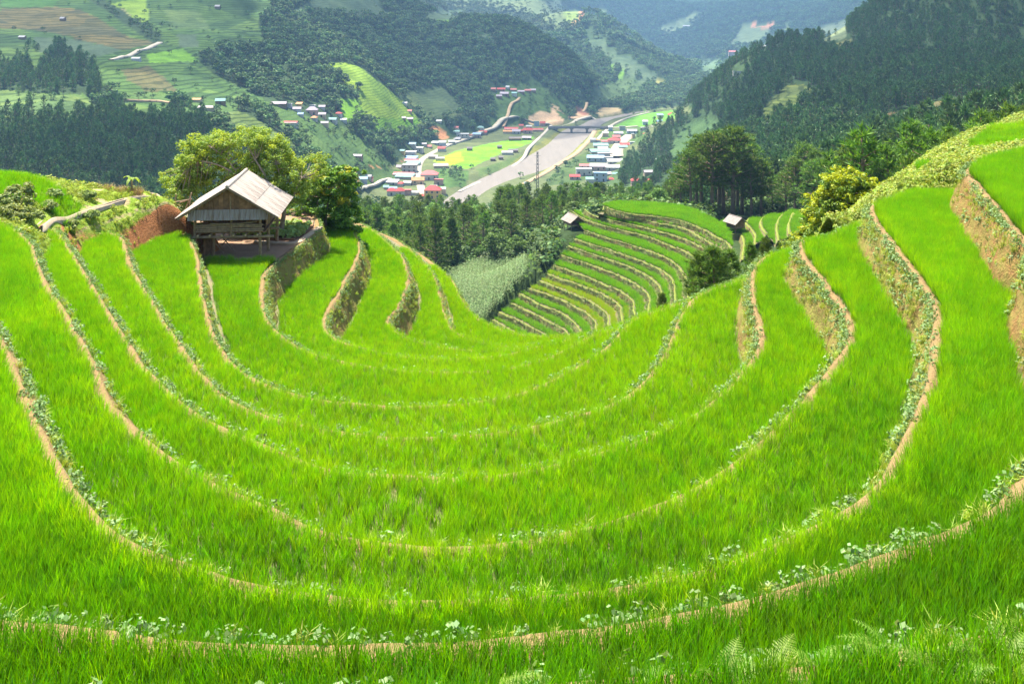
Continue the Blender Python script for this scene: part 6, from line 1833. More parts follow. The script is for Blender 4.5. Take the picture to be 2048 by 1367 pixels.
# ------------------------------------------------------------------ trees behind the hut
M_acacia = leaf_mat('feathery light leaves', [(0.0, (0.11, 0.21, 0.02)), (0.5, (0.21, 0.33, 0.04)), (1.0, (0.36, 0.47, 0.12))], trans=0.4, tint=(1.6, 1.35, 0.5), gloss=0.06, objvar=0, colattr=('yel', (0.36, 0.44, 0.03)))
M_dense = leaf_mat('dense dark leaves', [(0.0, (0.06, 0.15, 0.012)), (0.6, (0.12, 0.26, 0.02)), (1.0, (0.23, 0.38, 0.04))], trans=0.3, tint=(1.5, 1.3, 0.5), gloss=0.10, objvar=0, colattr=('yel', (0.48, 0.43, 0.03)))
M_yellow = leaf_mat('yellow flushing leaves', [(0.0, (0.065, 0.13, 0.010)), (0.6, (0.14, 0.24, 0.016)), (1.0, (0.27, 0.35, 0.02))], trans=0.35, tint=(1.5, 1.3, 0.5), gloss=0.06, objvar=0, colattr=('yel', (0.42, 0.46, 0.008)))
def leafy_tree(name, loc, blobs, limbs, mat, leaf, per, seed, label, yel_top=0.0, yel_prob=0.0, flat=0.6, bark=M_bark_pale, aspect=0.45):
    """blobs: (x,y,z,rx,ry,rz,n) clump regions in local metres; limbs: polylines with radii"""
    r = np.random.default_rng(seed)
    t = empty(name, loc)
    tr = MB()
    ends = []
    for pts, r0, r1 in limbs:
        c = spline(np.array(pts, dtype=float), 0.25)
        c += np.stack([fbm(np.arange(len(c))*0.35+seed+k*9.1, np.arange(len(c))*0.0+k, 3) for k in range(3)], 1)*0.16*np.linspace(0.2, 1, len(c))[:, None]
        tr.tube(c, list(np.linspace(r0, r1, len(c))), 7)
        ends.append(c)
    allp = np.vstack(ends)
    cs = []; nr_ = []; yl = []
    for bx, by, bz, rx_, ry_, rz_, nb_ in blobs:
        for _ in range(nb_):
            d = r.normal(0, 1, 3); d /= np.linalg.norm(d)
            f = r.uniform(0.35, 1)**0.5
            c = np.array((bx+d[0]*rx_*f, by+d[1]*ry_*f, bz+d[2]*rz_*f)) + r.normal(0, 0.12, 3)
            if r.uniform() < 0.35:
                k = np.argmin(((allp-c)**2).sum(1))
                m_ = (allp[k]+c)/2 + r.normal(0, 0.08, 3)
                tr.tube([tuple(allp[k]), tuple(m_), tuple(c)], [0.022, 0.014, 0.006], 4, False)
            cl = r.uniform(0.16, 0.34)
            p = r.normal(0, 1, (per, 3)); p /= np.linalg.norm(p, axis=1, keepdims=True)
            q = c + p*np.array((cl*1.2, cl*1.2, cl*flat))*r.uniform(0.3, 1.0, (per, 1))
            cs.append(q); nr_.append(p*0.7 + r.normal(0, 0.55, (per, 3)) + np.array((0, 0, 0.55)))
            isy = 1.0 if (r.uniform() < yel_prob and f > 0.6 and d[2] > yel_top) else 0.0
            yl.append(np.full(per, isy)*r.uniform(0.3, 1.0, per))
    cs = np.concatenate(cs); nr_ = np.concatenate(nr_); yl = np.concatenate(yl)
    V, Fc = leaves(cs, nr_, leaf*r.uniform(0.6, 1.3, len(cs)), r, aspect)
    me = mesh_np('crown', V, Fc, [mat]); vattr(me, 'yel', np.repeat(yl, 4))
    tr.build('trunk', bark, t, True); link('crown', me, t)
    return tag(t, label, 'tree')
# light feathery tree: foot at photo (582,447)
k_ = 51.5/F
def lo(u, v): return ((u-582)*k_, (447-v)*k_)
def L3(u, v, y): a = lo(u, v); return (a[0], y, a[1])
bl_ = []
for u, v, ru, rv, n_ in [(470,300,72,50,95),(540,300,64,46,76),(415,310,48,48,66),(385,335,36,42,50),(374,380,30,34,46),(350,345,22,26,22),(395,345,36,30,36),(610,360,36,36,44),(560,300,44,36,44),(440,268,50,26,44),(505,262,52,22,42),(395,300,30,30,30),(545,270,40,22,26),(590,330,52,44,60),(630,325,34,30,34),(555,345,50,30,26),(400,280,30,22,16),(480,350,60,34,34),(620,350,30,30,16),(420,370,30,20,12)]:
    a = lo(u, v); bl_.append((a[0], random.uniform(0.5, 1.6), a[1], ru*k_, 1.2, rv*k_, n_))
leafy_tree('feathery_tree', (P(582,447,12.7)[0], 51.5, -12.72), bl_,
    [([L3(582,452,0),L3(586,425,0),L3(590,400,0.05),L3(586,378,0.1),L3(560,350,0.2),L3(545,325,0.2),L3(530,300,0.3)], 0.15, 0.05),
     ([L3(587,382,0.1),L3(560,378,0.2),L3(535,362,0.2),L3(500,335,0.3),L3(450,310,0.4),L3(400,300,0.4)], 0.09, 0.03),
     ([L3(588,388,0.1),L3(605,375,0),L3(616,352,0),L3(625,335,0)], 0.06, 0.02), ([L3(590,408,0),L3(612,400,-0.1),L3(635,392,-0.1)], 0.035, 0.012),
     ([L3(584,375,0.1),L3(575,350,0.3),L3(578,330,0.4),L3(570,310,0.4)], 0.05, 0.02), ([L3(583,430,0),L3(572,424,-0.2),L3(562,422,-0.2)], 0.04, 0.015), ([L3(500,335,0.3),L3(470,300,0.5),L3(440,275,0.5)], 0.04, 0.015)],
    M_acacia, 0.066, 70, 5, 'wide feathery light green tree with crooked pale limbs behind the hut', -0.2, 0.35, 0.9)
k_ = 57.0/F
def lo(u, v): return ((u-650)*k_, (480-v)*k_)
bl_ = []
for u, v, ru, rv, n_ in [(650,400,58,62,95),(605,390,34,50,44),(668,350,48,36,60),(690,330,30,22,24),(640,340,35,28,26),(690,410,30,60,46),(680,455,35,36,36),(640,440,40,40,40),(630,380,36,45,34),(702,430,24,50,40),(660,470,50,20,34)]:
    a = lo(u, v); bl_.append((a[0], random.uniform(-0.5, 0.5), a[1], ru*k_, 1.5, rv*k_, n_))
leafy_tree('dense_tree', (P(650,480,15.3)[0]*57/ P(650,480,15.3)[1], 57.0, -480*57/F-0.6), bl_,
    [([(0,0,-0.5),(0.1,0,0.8),(0,0.1,1.8),(0.2,0,3.2)], 0.16, 0.05), ([(0.05,0,0.9),(0.6,0.1,1.6),(1.0,0.2,2.3)], 0.08, 0.03), ([(0.05,0,0.8),(-0.5,0.1,1.8),(-0.5,0.2,2.9)], 0.08, 0.03)],
    M_dense, 0.105, 60, 6, 'dense dark green tree dotted with yellow blossom right of the hut', 0.25, 0.3, 0.7, aspect=0.5)
# round yellow-leaved tree on the right
k_ = 45.0/F
def lo(u, v): return ((u-1690)*k_, (475-v)*k_)
bl_ = []
for u, v, ru, rv, n_ in [(1690,385,64,42,110),(1660,410,46,44,50),(1725,400,36,40,44),(1690,430,60,36,56),(1640,430,30,30,24),(1690,345,48,18,40),(1722,362,40,26,40),(1745,400,24,34,30)]:
    a = lo(u, v); bl_.append((a[0], random.uniform(-0.3, 0.5), a[1], ru*k_, 1.2, rv*k_, n_))
leafy_tree('yellow_tree', (Q(1690,475,45)[0], 45, -475*45/F-0.4), bl_, [([(0,0,-0.6),(0,0,0.8),(0.1,0,1.8),(0.1,0,2.6)], 0.11, 0.03), ([(0,0,0.6),(-0.6,0,1.4),(-0.9,0.1,2.0)], 0.06, 0.02), ([(0,0,0.7),(0.5,0.1,1.5),(0.8,0.1,2.2)], 0.06, 0.02)],
    M_yellow, 0.085, 60, 7, 'round tree flushed with yellow leaves above the right terraces', 0.15, 0.9, 0.7, aspect=0.5)
bl_ = [(0, 0, 0.75, 0.75, 0.6, 0.5, 46), (-0.5, 0, 0.4, 0.45, 0.5, 0.35, 26), (0.55, 0.1, 1.0, 0.4, 0.4, 0.35, 22)]
leafy_tree('yellow_bush', (Q(1612,500,46.5)[0], 46.5, -510*46.5/F), bl_, [([(0,0,-0.3),(0,0,0.3),(0.05,0,0.8)], 0.05, 0.02)], M_yellow, 0.08, 50, 8, 'low yellow-green bush at the left foot of the round yellow tree', -0.3, 0.6, 0.7)
# ------------------------------------------------------------------ beans on the rims, weeds on the banks
def tuft(seed, n=16, h=0.2, w=0.006, lean=0.8):
    r = np.random.default_rng(seed); V = []; Fc = []
    for i in range(n):
        a = r.uniform(0, 6.28); hh = h*r.uniform(0.5, 1.2); l = lean*r.uniform(0.3, 1.2)
        bx, by = r.normal(0, 0.035, 2); t = a+1.57; b = len(V)
        for f in (0, 0.5):
            x, y, z = bx+math.cos(a)*l*hh*f*f, by+math.sin(a)*l*hh*f*f, hh*f*(1-0.3*f*l)
            ww = w*(1-0.3*f)
            V += [(x-math.cos(t)*ww, y-math.sin(t)*ww, z), (x+math.cos(t)*ww, y+math.sin(t)*ww, z)]
        V.append((bx+math.cos(a)*l*hh, by+math.sin(a)*l*hh, hh*max(0.15, 1-0.45*l)))
        Fc += [(b, b+1, b+3, b+2), (b+2, b+3, b+4)]
    return V, Fc
def bean(seed, n=22, rad=0.11, h=0.2, size=0.045):
    r = np.random.default_rng(seed)
    az = r.uniform(0, 6.28, n); q = rad*np.sqrt(r.uniform(0.02, 1, n))
    cs = np.stack([q*np.cos(az), q*np.sin(az), r.uniform(0.25, 1, n)*h], 1)
    nr_ = np.stack([np.cos(az)*0.5, np.sin(az)*0.5, np.full(n, 0.8)], 1) + r.normal(0, 0.35, (n, 3))
    return leaves(cs, nr_, size*r.uniform(0.6, 1.25, n), r, 0.8)
M_bean = leaf_mat('bean leaves', [(0.0, (0.08, 0.16, 0.035)), (0.6, (0.15, 0.25, 0.07)), (1.0, (0.25, 0.34, 0.14))], trans=0.25, tint=(1.4, 1.3, 0.7), gloss=0.08, objvar=0.2)
M_weed = leaf_mat('bank weeds', [(0.0, (0.14, 0.23, 0.02)), (0.6, (0.24, 0.34, 0.035)), (1.0, (0.38, 0.42, 0.08))], trans=0.35, objvar=0.3)
M_weed_y = leaf_mat('yellow weeds', [(0.0, (0.14, 0.23, 0.03)), (0.5, (0.25, 0.33, 0.05)), (1.0, (0.42, 0.44, 0.12))], trans=0.35, objvar=0.25)
beans = []; tufts = []
for s in range(4):
    beans.append(mesh_np('bean_plant', *bean(200+s, 20, 0.10, 0.17, 0.03), [M_bean]))
for s in range(3): beans.append(mesh_np('bank_weed', *[np.asarray(a) if i == 0 else a for i, a in enumerate(tuft(210+s))], [M_weed]))
C_bank = proto_collection('bank_plant_kinds', beans)
bp = []; br_ = []; bs = []; bi = []
for k, c in enumerate(CURVE):
    n_ = normals2(c); L = len(c)
    drop = (DROP[k+1] if k+1 < len(DROP) else DROP[k]+2) - DROP[k]
    lean = LEAN if k < 7 else 0.42
    fx_ = np.arange(L)
    # beans along the outer rim
    for rep_ in range(3 if k else 1):
        dens_ = fbm(fx_*0.16/1.3, fx_*0+k*5.0+rep_, 3) + rng.uniform(-0.25, 0.25, L)
        m = dens_ > (0.02 if rep_ < 2 else 0.12) + np.where(c[:, 1] < 22, 0.06, 0) + np.where((np.abs(c[:, 0]) < 6.5) & (k > 1), 0.15, 0)
        i = fx_[m]; off = rng.normal(0.03, 0.06, len(i))
        bp.append(np.column_stack([c[i, 0]+n_[i, 0]*off, c[i, 1]+n_[i, 1]*off, -DROP[k] + 0.02 - np.maximum(off, 0)*0.8]))
        bs.append(rng.uniform(0.55, 1.1, len(i))); bi.append(rng.integers(0, 4, len(i)))
    # hanging growth down the bank
    for rep_ in range(11):
        q = rng.uniform(0, 1, L)**1.5
        dens_ = fbm(fx_*0.16/1.1, q*1.6+k*5.0, 4) + rng.uniform(-0.3, 0.3, L) - 0.12*q
        m = dens_ > 0.04
        i = fx_[m]; off = 0.05 + lean*drop*q[m]
        bp.append(np.column_stack([c[i, 0]+n_[i, 0]*off, c[i, 1]+n_[i, 1]*off, -DROP[k] - drop*q[m]]))
        bs.append(rng.uniform(0.5, 1.2, len(i))); bi.append(np.where(rng.random(len(i)) < 0.45 - 0.3*q[m], rng.integers(0, 4, len(i)), rng.integers(4, 7, len(i))))
bp = np.vstack(bp); bs = np.concatenate(bs); bi = np.concatenate(bi)
ok = view_ok(bp) & ~((bp[:, 0] < -15.5) & (bp[:, 1] > 33) & (bp[:, 2] < knoll(bp[:, 0], bp[:, 1]) - 0.15))
bp, bs, bi = bp[ok], bs[ok], bi[ok]
n = len(bp); print('bank plants', n)
scatter('bank_plants', bp, np.column_stack([rng.normal(0, .3, n), rng.normal(0, .3, n), rng.uniform(0, 6.28, n)]), bs, C_bank, bi, 'pale bean plants and weeds along the terrace rims and banks')
# the same on the far hill, coarser
bp = []
for j, c in enumerate(HC):
    n_ = normals2(c); 
    for rep_ in range(6):
        q = rng.uniform(0, 1, len(c)); m = rng.random(len(c)) < 0.55
        off = -(0.1 + 0.34*1.05*q)
        bp.append(np.column_stack([c[:, 0]+n_[:, 0]*off, c[:, 1]+n_[:, 1]*off, -HD[j]-1.0*q])[m])
bp = np.vstack(bp); n = len(bp)
M_dweed = leaf_mat('dark bank growth', [(0.0, (0.06, 0.11, 0.02)), (0.6, (0.13, 0.20, 0.04)), (1.0, (0.27, 0.33, 0.09))], trans=0.25, objvar=0.35)
dm = [mesh_np('dark_bank_weed', *bean(230+s, 20), [M_dweed]) for s in range(3)]
scatter('far_bank_plants', bp, np.column_stack([np.zeros(n), np.zeros(n), rng.uniform(0, 6.28, n)]), rng.uniform(0.9, 1.7, n), proto_collection('far_bank_kinds', dm), rng.integers(0, 3, n), 'weeds covering the banks of the far hill')

# grass on the knoll and on the right ridge
gt = [mesh_np('grass_tuft', *tuft(240+s, 18, 0.17, 0.006, 0.9), [M_weed]) for s in range(3)] + [mesh_np('weed_leaf', *bean(250+s, 22, 0.14, 0.22, 0.05), [M_weed_y]) for s in range(2)]
C_grass = proto_collection('grass_kinds', gt)
gx_ = rng.uniform(-36, -14, 30000); gy_ = rng.uniform(30, 52, 30000); gz_ = knoll(gx_, gy_)
gp_ = np.column_stack([gx_, gy_, gz_])
ki = np.clip(((gx_+46)/0.16).astype(int), 0, kx.shape[1]-1); kj = np.clip(((gy_-27)/0.16).astype(int), 0, kx.shape[0]-1)
m = view_ok(gp_, 150) & (KB[kj, ki] + rng.normal(0, .12, len(gx_)) < 0.45) & (steep[kj, ki]*rng.uniform(0.4, 1.6, len(gx_)) < 0.45) & ~in_poly(gx_, gy_, lf) & (dist_poly(gx_, gy_, cc) > 0.32)
gp_ = gp_[m]; n = len(gp_)
scatter('grass', gp_, np.column_stack([rng.normal(0, .2, n), rng.normal(0, .2, n), rng.uniform(0, 6.28, n)]), rng.uniform(0.5, 1.25, n), C_grass, np.where(rng.random(n) < .9, rng.integers(0, 3, n), rng.integers(3, 5, n)), 'yellow green grass on the knoll')
gx_ = rng.uniform(13, 46, 120000); gy_ = rng.uniform(34, 64, 120000); gz_ = ridge(gx_, gy_); gp_ = np.column_stack([gx_, gy_, gz_])
m = view_ok(gp_, 250) & ~in_poly(gx_, gy_, rf) & ~in_poly(gx_, gy_, rf2) & (rng.random(len(gx_)) < np.clip(1.2*(45/gy_)**2, 0, 1))
gp_ = gp_[m]; n = len(gp_)
scatter('ridge_weeds', gp_, np.column_stack([rng.normal(0, .2, n), rng.normal(0, .2, n), rng.uniform(0, 6.28, n)]), rng.uniform(0.5, 1.15, n)*(1+0.8*(fbm(gp_[:, 0]/2.5, gp_[:, 1]/2.5, 3))), C_grass, np.where(rng.random(n) < .7, rng.integers(0, 3, n), rng.integers(3, 5, n)), 'pale yellow green weeds over the right ridge')

# ------------------------------------------------------------------ maize
M_corn = leaf_mat('maize leaves', [(0.0, (0.09, 0.16, 0.05)), (0.6, (0.17, 0.26, 0.09)), (1.0, (0.34, 0.41, 0.20))], trans=0.25, gloss=0.08, objvar=0.25)
def maize(seed):
    r = np.random.default_rng(seed); V = []; Fc = []
    for i in range(11):
        a = i*2.4 + r.normal(0, .3); z0 = 0.25 + 0.13*i; L = r.uniform(0.5, 0.8); w = 0.05
        t = a+1.57; b = len(V)
        for f, zz in ((0, 0), (0.4, 0.28), (0.75, 0.25)):
            x, y = math.cos(a)*L*f, math.sin(a)*L*f; ww = w*(1.1-0.5*f)
            V += [(x-math.cos(t)*ww, y-math.sin(t)*ww, z0+zz*L), (x+math.cos(t)*ww, y+math.sin(t)*ww, z0+zz*L)]
        V.append((math.cos(a)*L, math.sin(a)*L, z0-0.02))
        Fc += [(b, b+1, b+3, b+2), (b+2, b+3, b+5, b+4), (b+4, b+5, b+6)]
    for i in range(5):
        a = r.uniform(0, 6.28); b = len(V)
        V += [(-0.02, 0, 1.6), (0.02, 0, 1.6), (math.cos(a)*0.14, math.sin(a)*0.14, 2.0)]; Fc.append((b, b+1, b+2))
    return mesh_np('maize', V, Fc, [M_corn])
C_corn = proto_collection('maize_kinds', [maize(s) for s in range(4)])
lo_, hi_ = CORN.min(0), CORN.max(0)
cxx, cyy = np.meshgrid(np.arange(lo_[0]-2, hi_[0]+2, 0.62), np.arange(lo_[1], hi_[1], 0.72))
cxx = cxx.ravel() + rng.normal(0, .12, cxx.size); cyy = cyy.ravel() + rng.normal(0, .12, cyy.size)
m = in_poly(cxx, cyy, CORN) & ~on_hill(cxx, cyy)
cxx, cyy = cxx[m], cyy[m]; n = len(cxx)
scatter('maize_crop', np.column_stack([cxx, cyy, ground(cxx, cyy)-0.1]), np.column_stack([rng.normal(0, .06, n), rng.normal(0, .06, n), rng.uniform(0, 6.28, n)]), rng.uniform(0.75, 1.1, n), C_corn, rng.integers(0, 4, n), 'grey green maize field in the gully')
# scrub strip between the maize and the terraces of the far hill
lo_, hi_ = STRIP.min(0), STRIP.max(0)
sx = rng.uniform(lo_[0]-1, hi_[0]+3, 9000); sy = rng.uniform(lo_[1]-2, hi_[1]+2, 9000)
m = in_poly(sx, sy, STRIP) | (dist_poly(sx, sy, STRIP) < 1.2)
sx, sy = sx[m], sy[m]
su = 1024+F*sx/sy
m = ~on_hill(sx, sy) & ~((np.abs(su-1146) < 26) & (sy < 199) & (sy > 182)) & (np.hypot(sx-(1146-1024)/F*194, sy-194) > 3.2)
sx, sy = sx[m], sy[m]; n = len(sx); print('scrub', n)
M_scrub = leaf_mat('pale scrub', [(0.0, (0.08, 0.16, 0.02)), (0.6, (0.15, 0.26, 0.035)), (1.0, (0.28, 0.38, 0.08))], trans=0.3, objvar=0.35)
C_scrub = proto_collection('scrub_kinds', [mesh_np('scrub', *bean(260+s, 34, 0.5, 0.7, 0.13), [M_scrub]) for s in range(3)])
scatter('scrub', np.column_stack([sx, sy, ground(sx, sy)]), np.column_stack([np.zeros(n), np.zeros(n), rng.uniform(0, 6.28, n)]), rng.uniform(0.35, 0.85, n), C_scrub, rng.integers(0, 3, n), 'pale weedy scrub down the side of the far hill')
# undergrowth under the nearer woods
un = 9000
uu = rng.uniform(640, 1760, un); uY = np.exp(rng.uniform(math.log(150), math.log(430), un)); ux = (uu-1024)/F*uY
m = ~on_hill(ux, uY) & ~in_poly(ux, uY, CORN) & ~((uu > 1420) & (uu < 1640) & (uY < 214)) & ~((uu > 860) & (uu < 1075) & (uY < 205)) & ~((np.abs(uu-1146) < 34) & (uY < 201)); ux, uY = ux[m], uY[m]; n = len(ux)
M_under = leaf_mat('undergrowth', [(0.0, (0.03, 0.07, 0.016)), (0.6, (0.06, 0.12, 0.026)), (1.0, (0.13, 0.19, 0.05))], trans=0.25, objvar=0.35)
C_under = proto_collection('undergrowth_kinds', [mesh_np('undergrowth', *bean(270+s, 40, 0.6, 0.9, 0.16), [M_under]) for s in range(3)])
scatter('undergrowth', np.column_stack([ux, uY, ground(ux, uY)-0.1]), np.column_stack([np.zeros(n), np.zeros(n), rng.uniform(0, 6.28, n)]), rng.uniform(1.0, 3.0, n), C_under, rng.integers(0, 3, n), 'dark green undergrowth beneath the pines')

# ------------------------------------------------------------------ shrubs on the knoll, banana plant
M_shrub = leaf_mat('pale shrub leaves', [(0.0, (0.12, 0.19, 0.045)), (0.6, (0.22, 0.29, 0.08)), (1.0, (0.38, 0.42, 0.18))], trans=0.3, objvar=0.1)
def shrub(name, loc, r0, h, seed, label, mat=M_shrub, ls=0.06):
    tr, cr = round_meshes(seed, h, r0, 26, 60, ls, mat, 0.02, 0.8)
    t = empty(name, loc); link('stem', tr, t); link('foliage', cr, t)
    tag(t, label, 'shrub')
for u, v, Y, r0, h, lb in [(38,428,37.8,0.55,1.3,'tall pale pointed weed bush in front of the upper left rice'),(5,432,37,0.5,0.8,'leafy shrub at the left edge of the knoll'),(60,445,37.2,0.55,0.55,'spreading weed bush above the first left terrace'),(30,440,36.6,0.6,0.6,'bushy weeds just left of the channel end'),
                           (137,440,40.4,0.35,0.35,'low dark herb tuft between channel and path'),(178,432,42.4,0.4,0.35,'dark herb tuft beside the bare soil patch'),(95,425,39.8,0.4,0.4,'small bush at the channel bend'),(105,392,41.6,0.4,0.45,'low bush in front of the left rice field'),(174,398,44.4,0.4,0.4,'dry brownish brush heap on the knoll')]:
    q = Q(u, v, Y); z = float(knoll(np.array([q[0]]), np.array([q[1]]))[0])
    shrub('weed_bush', (q[0], q[1], z-0.05), r0, h, int(u*7+v), lb)
q = Q(263, 388, 48.0); z = float(knoll(np.array([q[0]]), np.array([q[1]]))[0])
ban = empty('banana_plant', (q[0], q[1], z)); tag(ban, 'ragged banana plant on the skyline of the knoll', 'plant')
MB().tube([(0, 0, -0.1), (0.02, 0, 0.35), (0, 0.02, 0.6)], [0.06, 0.05, 0.04], 7).build('stem', M_bark_pale, ban)
M_ban = leaf_mat('banana leaf', [(0, (0.16, 0.26, 0.04)), (1, (0.26, 0.36, 0.07))], trans=0.4, objvar=0)
for i in range(7):
    a = i*2.3; L = random.uniform(0.5, 0.8); up = random.uniform(0.5, 1.1); mb = MB(); V = []
    for j in range(6):
        f = j/5; w = 0.10*math.sin(math.pi*min(1, f*0.85+0.12)); x = L*f*0.75; zz = 0.55 + up*L*f - 0.9*L*f*f
        for s, dz in ((-1, 0.03), (0, 0), (1, 0.03)): V.append((x*math.cos(a)-s*w*math.sin(a), x*math.sin(a)+s*w*math.cos(a), zz+dz))
    Fc = [(3*j+s, 3*j+s+1, 3*j+s+4, 3*j+s+3) for j in range(5) for s in range(2)]
    mb.add(V, Fc).build('leaf', M_ban, ban)
dry = [mesh_np('dry_brush', *tuft(280+s, 20, 0.4, 0.006, 0.7), [leaf_mat('dry brush', [(0, (0.22, 0.13, 0.06)), (1, (0.40, 0.30, 0.14))], trans=0.2)]) for s in range(2)]
u_ = rng.uniform(195, 285, 60); Yd = 47.6 + rng.uniform(-.3, .5, 60); xd = (u_-1024)/F*Yd
scatter('dry_brush', np.column_stack([xd, Yd, knoll(xd, Yd)]), np.column_stack([np.zeros(60), np.zeros(60), rng.uniform(0, 6.28, 60)]), rng.uniform(0.5, 1.2, 60), proto_collection('dry_brush_kinds', dry), rng.integers(0, 2, 60), 'dry brown brush along the back rim of the knoll')

# ------------------------------------------------------------------ ferns in the right foreground
M_fern = leaf_mat('fern fronds', [(0.0, (0.10, 0.20, 0.015)), (0.6, (0.18, 0.30, 0.028)), (1.0, (0.29, 0.40, 0.06))], trans=0.35, tint=(1.4, 1.3, 0.6), gloss=0.03, objvar=0.12)
def frond(seed, L=0.6):
    r = np.random.default_rng(seed)
    n = 17; V = []; Fc = []
    curl = r.uniform(0.7, 1.25)
    ax = []
    for i in range(n+1):
        f = i/n; ax.append(np.array((L*0.92*f, 0, L*(0.56*f - 0.50*curl*f*f))))
    for i in range(n):
        a, b = ax[i], ax[i+1]; q = len(V); w = 0.0035*(1-i/n)+0.001
        V += [a+(0,-w,0), a+(0,w,0), b+(0,w,0), b+(0,-w,0)]; Fc.append((q, q+1, q+2, q+3))
    for i in range(3, n+1):
        f = i/n; pl = (L*0.33*(1-f)**0.85 + 0.01)*r.uniform(0.88, 1.1)
        tang = ax[i]-ax[i-1]; tang /= np.linalg.norm(tang)
        for s in (-1, 1):
            d = np.array((0, s, 0))*0.93 + tang*0.36 + np.array((0, 0, r.normal(0, .05))); d /= np.linalg.norm(d)
            up = np.cross(tang, d)*s
            m = 8
            for j in range(m):
                g0 = j/m; g1 = (j+0.8)/m
                p0 = ax[i] + d*pl*g0 - up*0.12*pl*g0**2; p1 = ax[i] + d*pl*g1 - up*0.12*pl*g1**2
                wl = (pl*0.19 + 0.003)*(1-g0*0.85)
                for e in (-1, 1):
                    q = len(V); tip = (p0+p1)/2 + tang*e*wl + d*wl*0.25
                    V += [p0, p1, tip]; Fc.append((q, q+1, q+2) if e > 0 else (q, q+2, q+1))
    return mesh_np('frond', np.array(V), Fc, [M_fern])
fr = [frond(300+s) for s in range(4)]
FERNS = [(1450,1368,1.0,7,'fern with one tall upright frond at the left of the bottom right cluster'),(1545,1352,0.9,6,'fern arching to the right beside the tall-fronded one'),(1640,1338,0.95,6,'low spreading fern in the middle of the cluster'),(1712,1318,0.8,5,'bluish fern left of the biggest clump'),(1795,1318,1.2,8,'biggest fern clump standing highest above the rice'),
         (1860,1312,0.8,5,'fern leaning right of the biggest clump'),(1985,1310,1.0,5,'small fern with an upright tip near the right frame edge'),(1900,1372,1.05,7,'yellowish fern with curled tips at the bottom right'),(2010,1352,1.1,7,'broad fern in the bottom right corner'),(980,1392,0.9,5,'fern just showing at the bottom centre'),(1120,1388,0.7,4,'tiny yellow fern at the bottom edge'),(1275,1376,0.8,5,'fern at the bottom edge left of the cluster'),(1215,1385,0.6,4,'small fern sprig next to the bottom edge fern')]
for i, (u, v, sc_, nf, lb) in enumerate(FERNS):
    p = P(u, v, 4.98)
    t = empty('fern', tuple(p), random.uniform(-.4, .4), sc_*0.78); tag(t, lb, 'fern', 'ferns on the near bank')
    nf = max(3, nf-2)
    for k in range(nf):
        o = link('frond', fr[(i+k) % 4], t); o.rotation_euler = (random.uniform(-.15, .15), random.uniform(-.5, .05), math.pi*(k % 2) + random.uniform(-0.95, 0.95)); s = random.uniform(0.7, 1.1); o.scale = (s, s, s)

# ------------------------------------------------------------------ two small huts by the far terraces
def small_hut(loc, rz, w, d, hleg, hwall, rise, label, roofmat, open_=False, back=False):
    t = empty('stilt_hut', loc, rz); tag(t, label, 'hut', 'stilt huts')
    hx, hy = w/2, d/2
    for sx_ in (-1, 1):
        for sy_ in (-1, 0, 1):
            MB().tube([(sx_*hx, sy_*hy, -1.2), (sx_*hx, sy_*hy, hleg+hwall)], 0.075, 6).build('post', M_post, t)
    MB().box(-hx-.1, hx+.1, -hy-.1, hy+.1, hleg-0.12, hleg).build('floor_deck', M_wood_b, t)
    if not open_:
        for nm, x0, x1, y0, y1 in (('front_wall', -hx*.9, hx*.9, -hy, -hy+.05), ('back_wall', -hx*.9, hx*.9, hy-.05, hy), ('side_wall', -hx*.9, -hx*.9+.05, -hy+.06, hy-.06), ('side_wall', hx*.9-.05, hx*.9, -hy+.06, hy-.06)):
            wl_ = MB().box(x0, x1, y0, y1, hleg+0.003, hleg+0.12).build(nm, M_log, t)
            nb_ = 7; alongx = (x1-x0) > (y1-y0)
            for i in range(nb_):
                if alongx: MB().box(x0+(x1-x0)*i/nb_+.012, x0+(x1-x0)*(i+1)/nb_-.012, y0+.008, y1-.008, hleg+.123, hleg+hwall).build('plank', random.choice([M_wood, M_wood_b]), wl_)
                else: MB().box(x0+.008, x1-.008, y0+(y1-y0)*i/nb_+.012, y0+(y1-y0)*(i+1)/nb_-.012, hleg+.123, hleg+hwall).build('plank', random.choice([M_wood, M_wood_b]), wl_)
    else:
        MB().box(-hx*.9, hx*.9, hy-.06, hy-.01, hleg, hleg+hwall).build('back_wall', M_wood_b, t)
    ze = hleg+hwall; e = 0.55
    rf_ = MB().tube([(0, -hy-e, ze+rise+0.03), (0, hy+e, ze+rise+0.03)], 0.07, 6).build('roof', roofmat, t)
    sl = math.hypot(hx+e, rise+0.25); an = math.atan2(rise+0.25, hx+e); nS = 3; wc_ = (d+2*e)/nS
    sh = corrugated('roof_sheet', sl, wc_+0.05, 5, roofmat, 0.03)
    for s in (-1, 1):
        for i in range(nS):
            o = link('roof_sheet', sh, rf_)
            if s == 1: o.location = (0, -hy-e+i*wc_, ze+rise); o.rotation_euler = (0, an, 0)
            else: o.location = (0, -hy-e+(i+1)*wc_+.02, ze+rise); o.rotation_euler = (0, an, math.pi)
    MB().add([(-hx, -hy+.02, ze), (hx, -hy+.02, ze), (0, -hy+.02, ze+rise-.1), (-hx, -hy+.07, ze), (hx, -hy+.07, ze), (0, -hy+.07, ze+rise-.1)], [(0,1,2),(5,4,3),(0,2,5,3),(1,4,5,2),(0,3,4,1)]).build('gable', M_wood_b, t)
    return t
M_sheet_dull = sheet_mat('dull fibre sheet', (0.33, 0.28, 0.25), (0.19, 0.15, 0.125))
small_hut(tuple(P(1471, 463, 45.6)), math.radians(28), 2.3, 2.6, 1.0, 1.1, 0.95, 'small brown stilt hut under a pale roof beside the tall pines', M_sheet_dull)
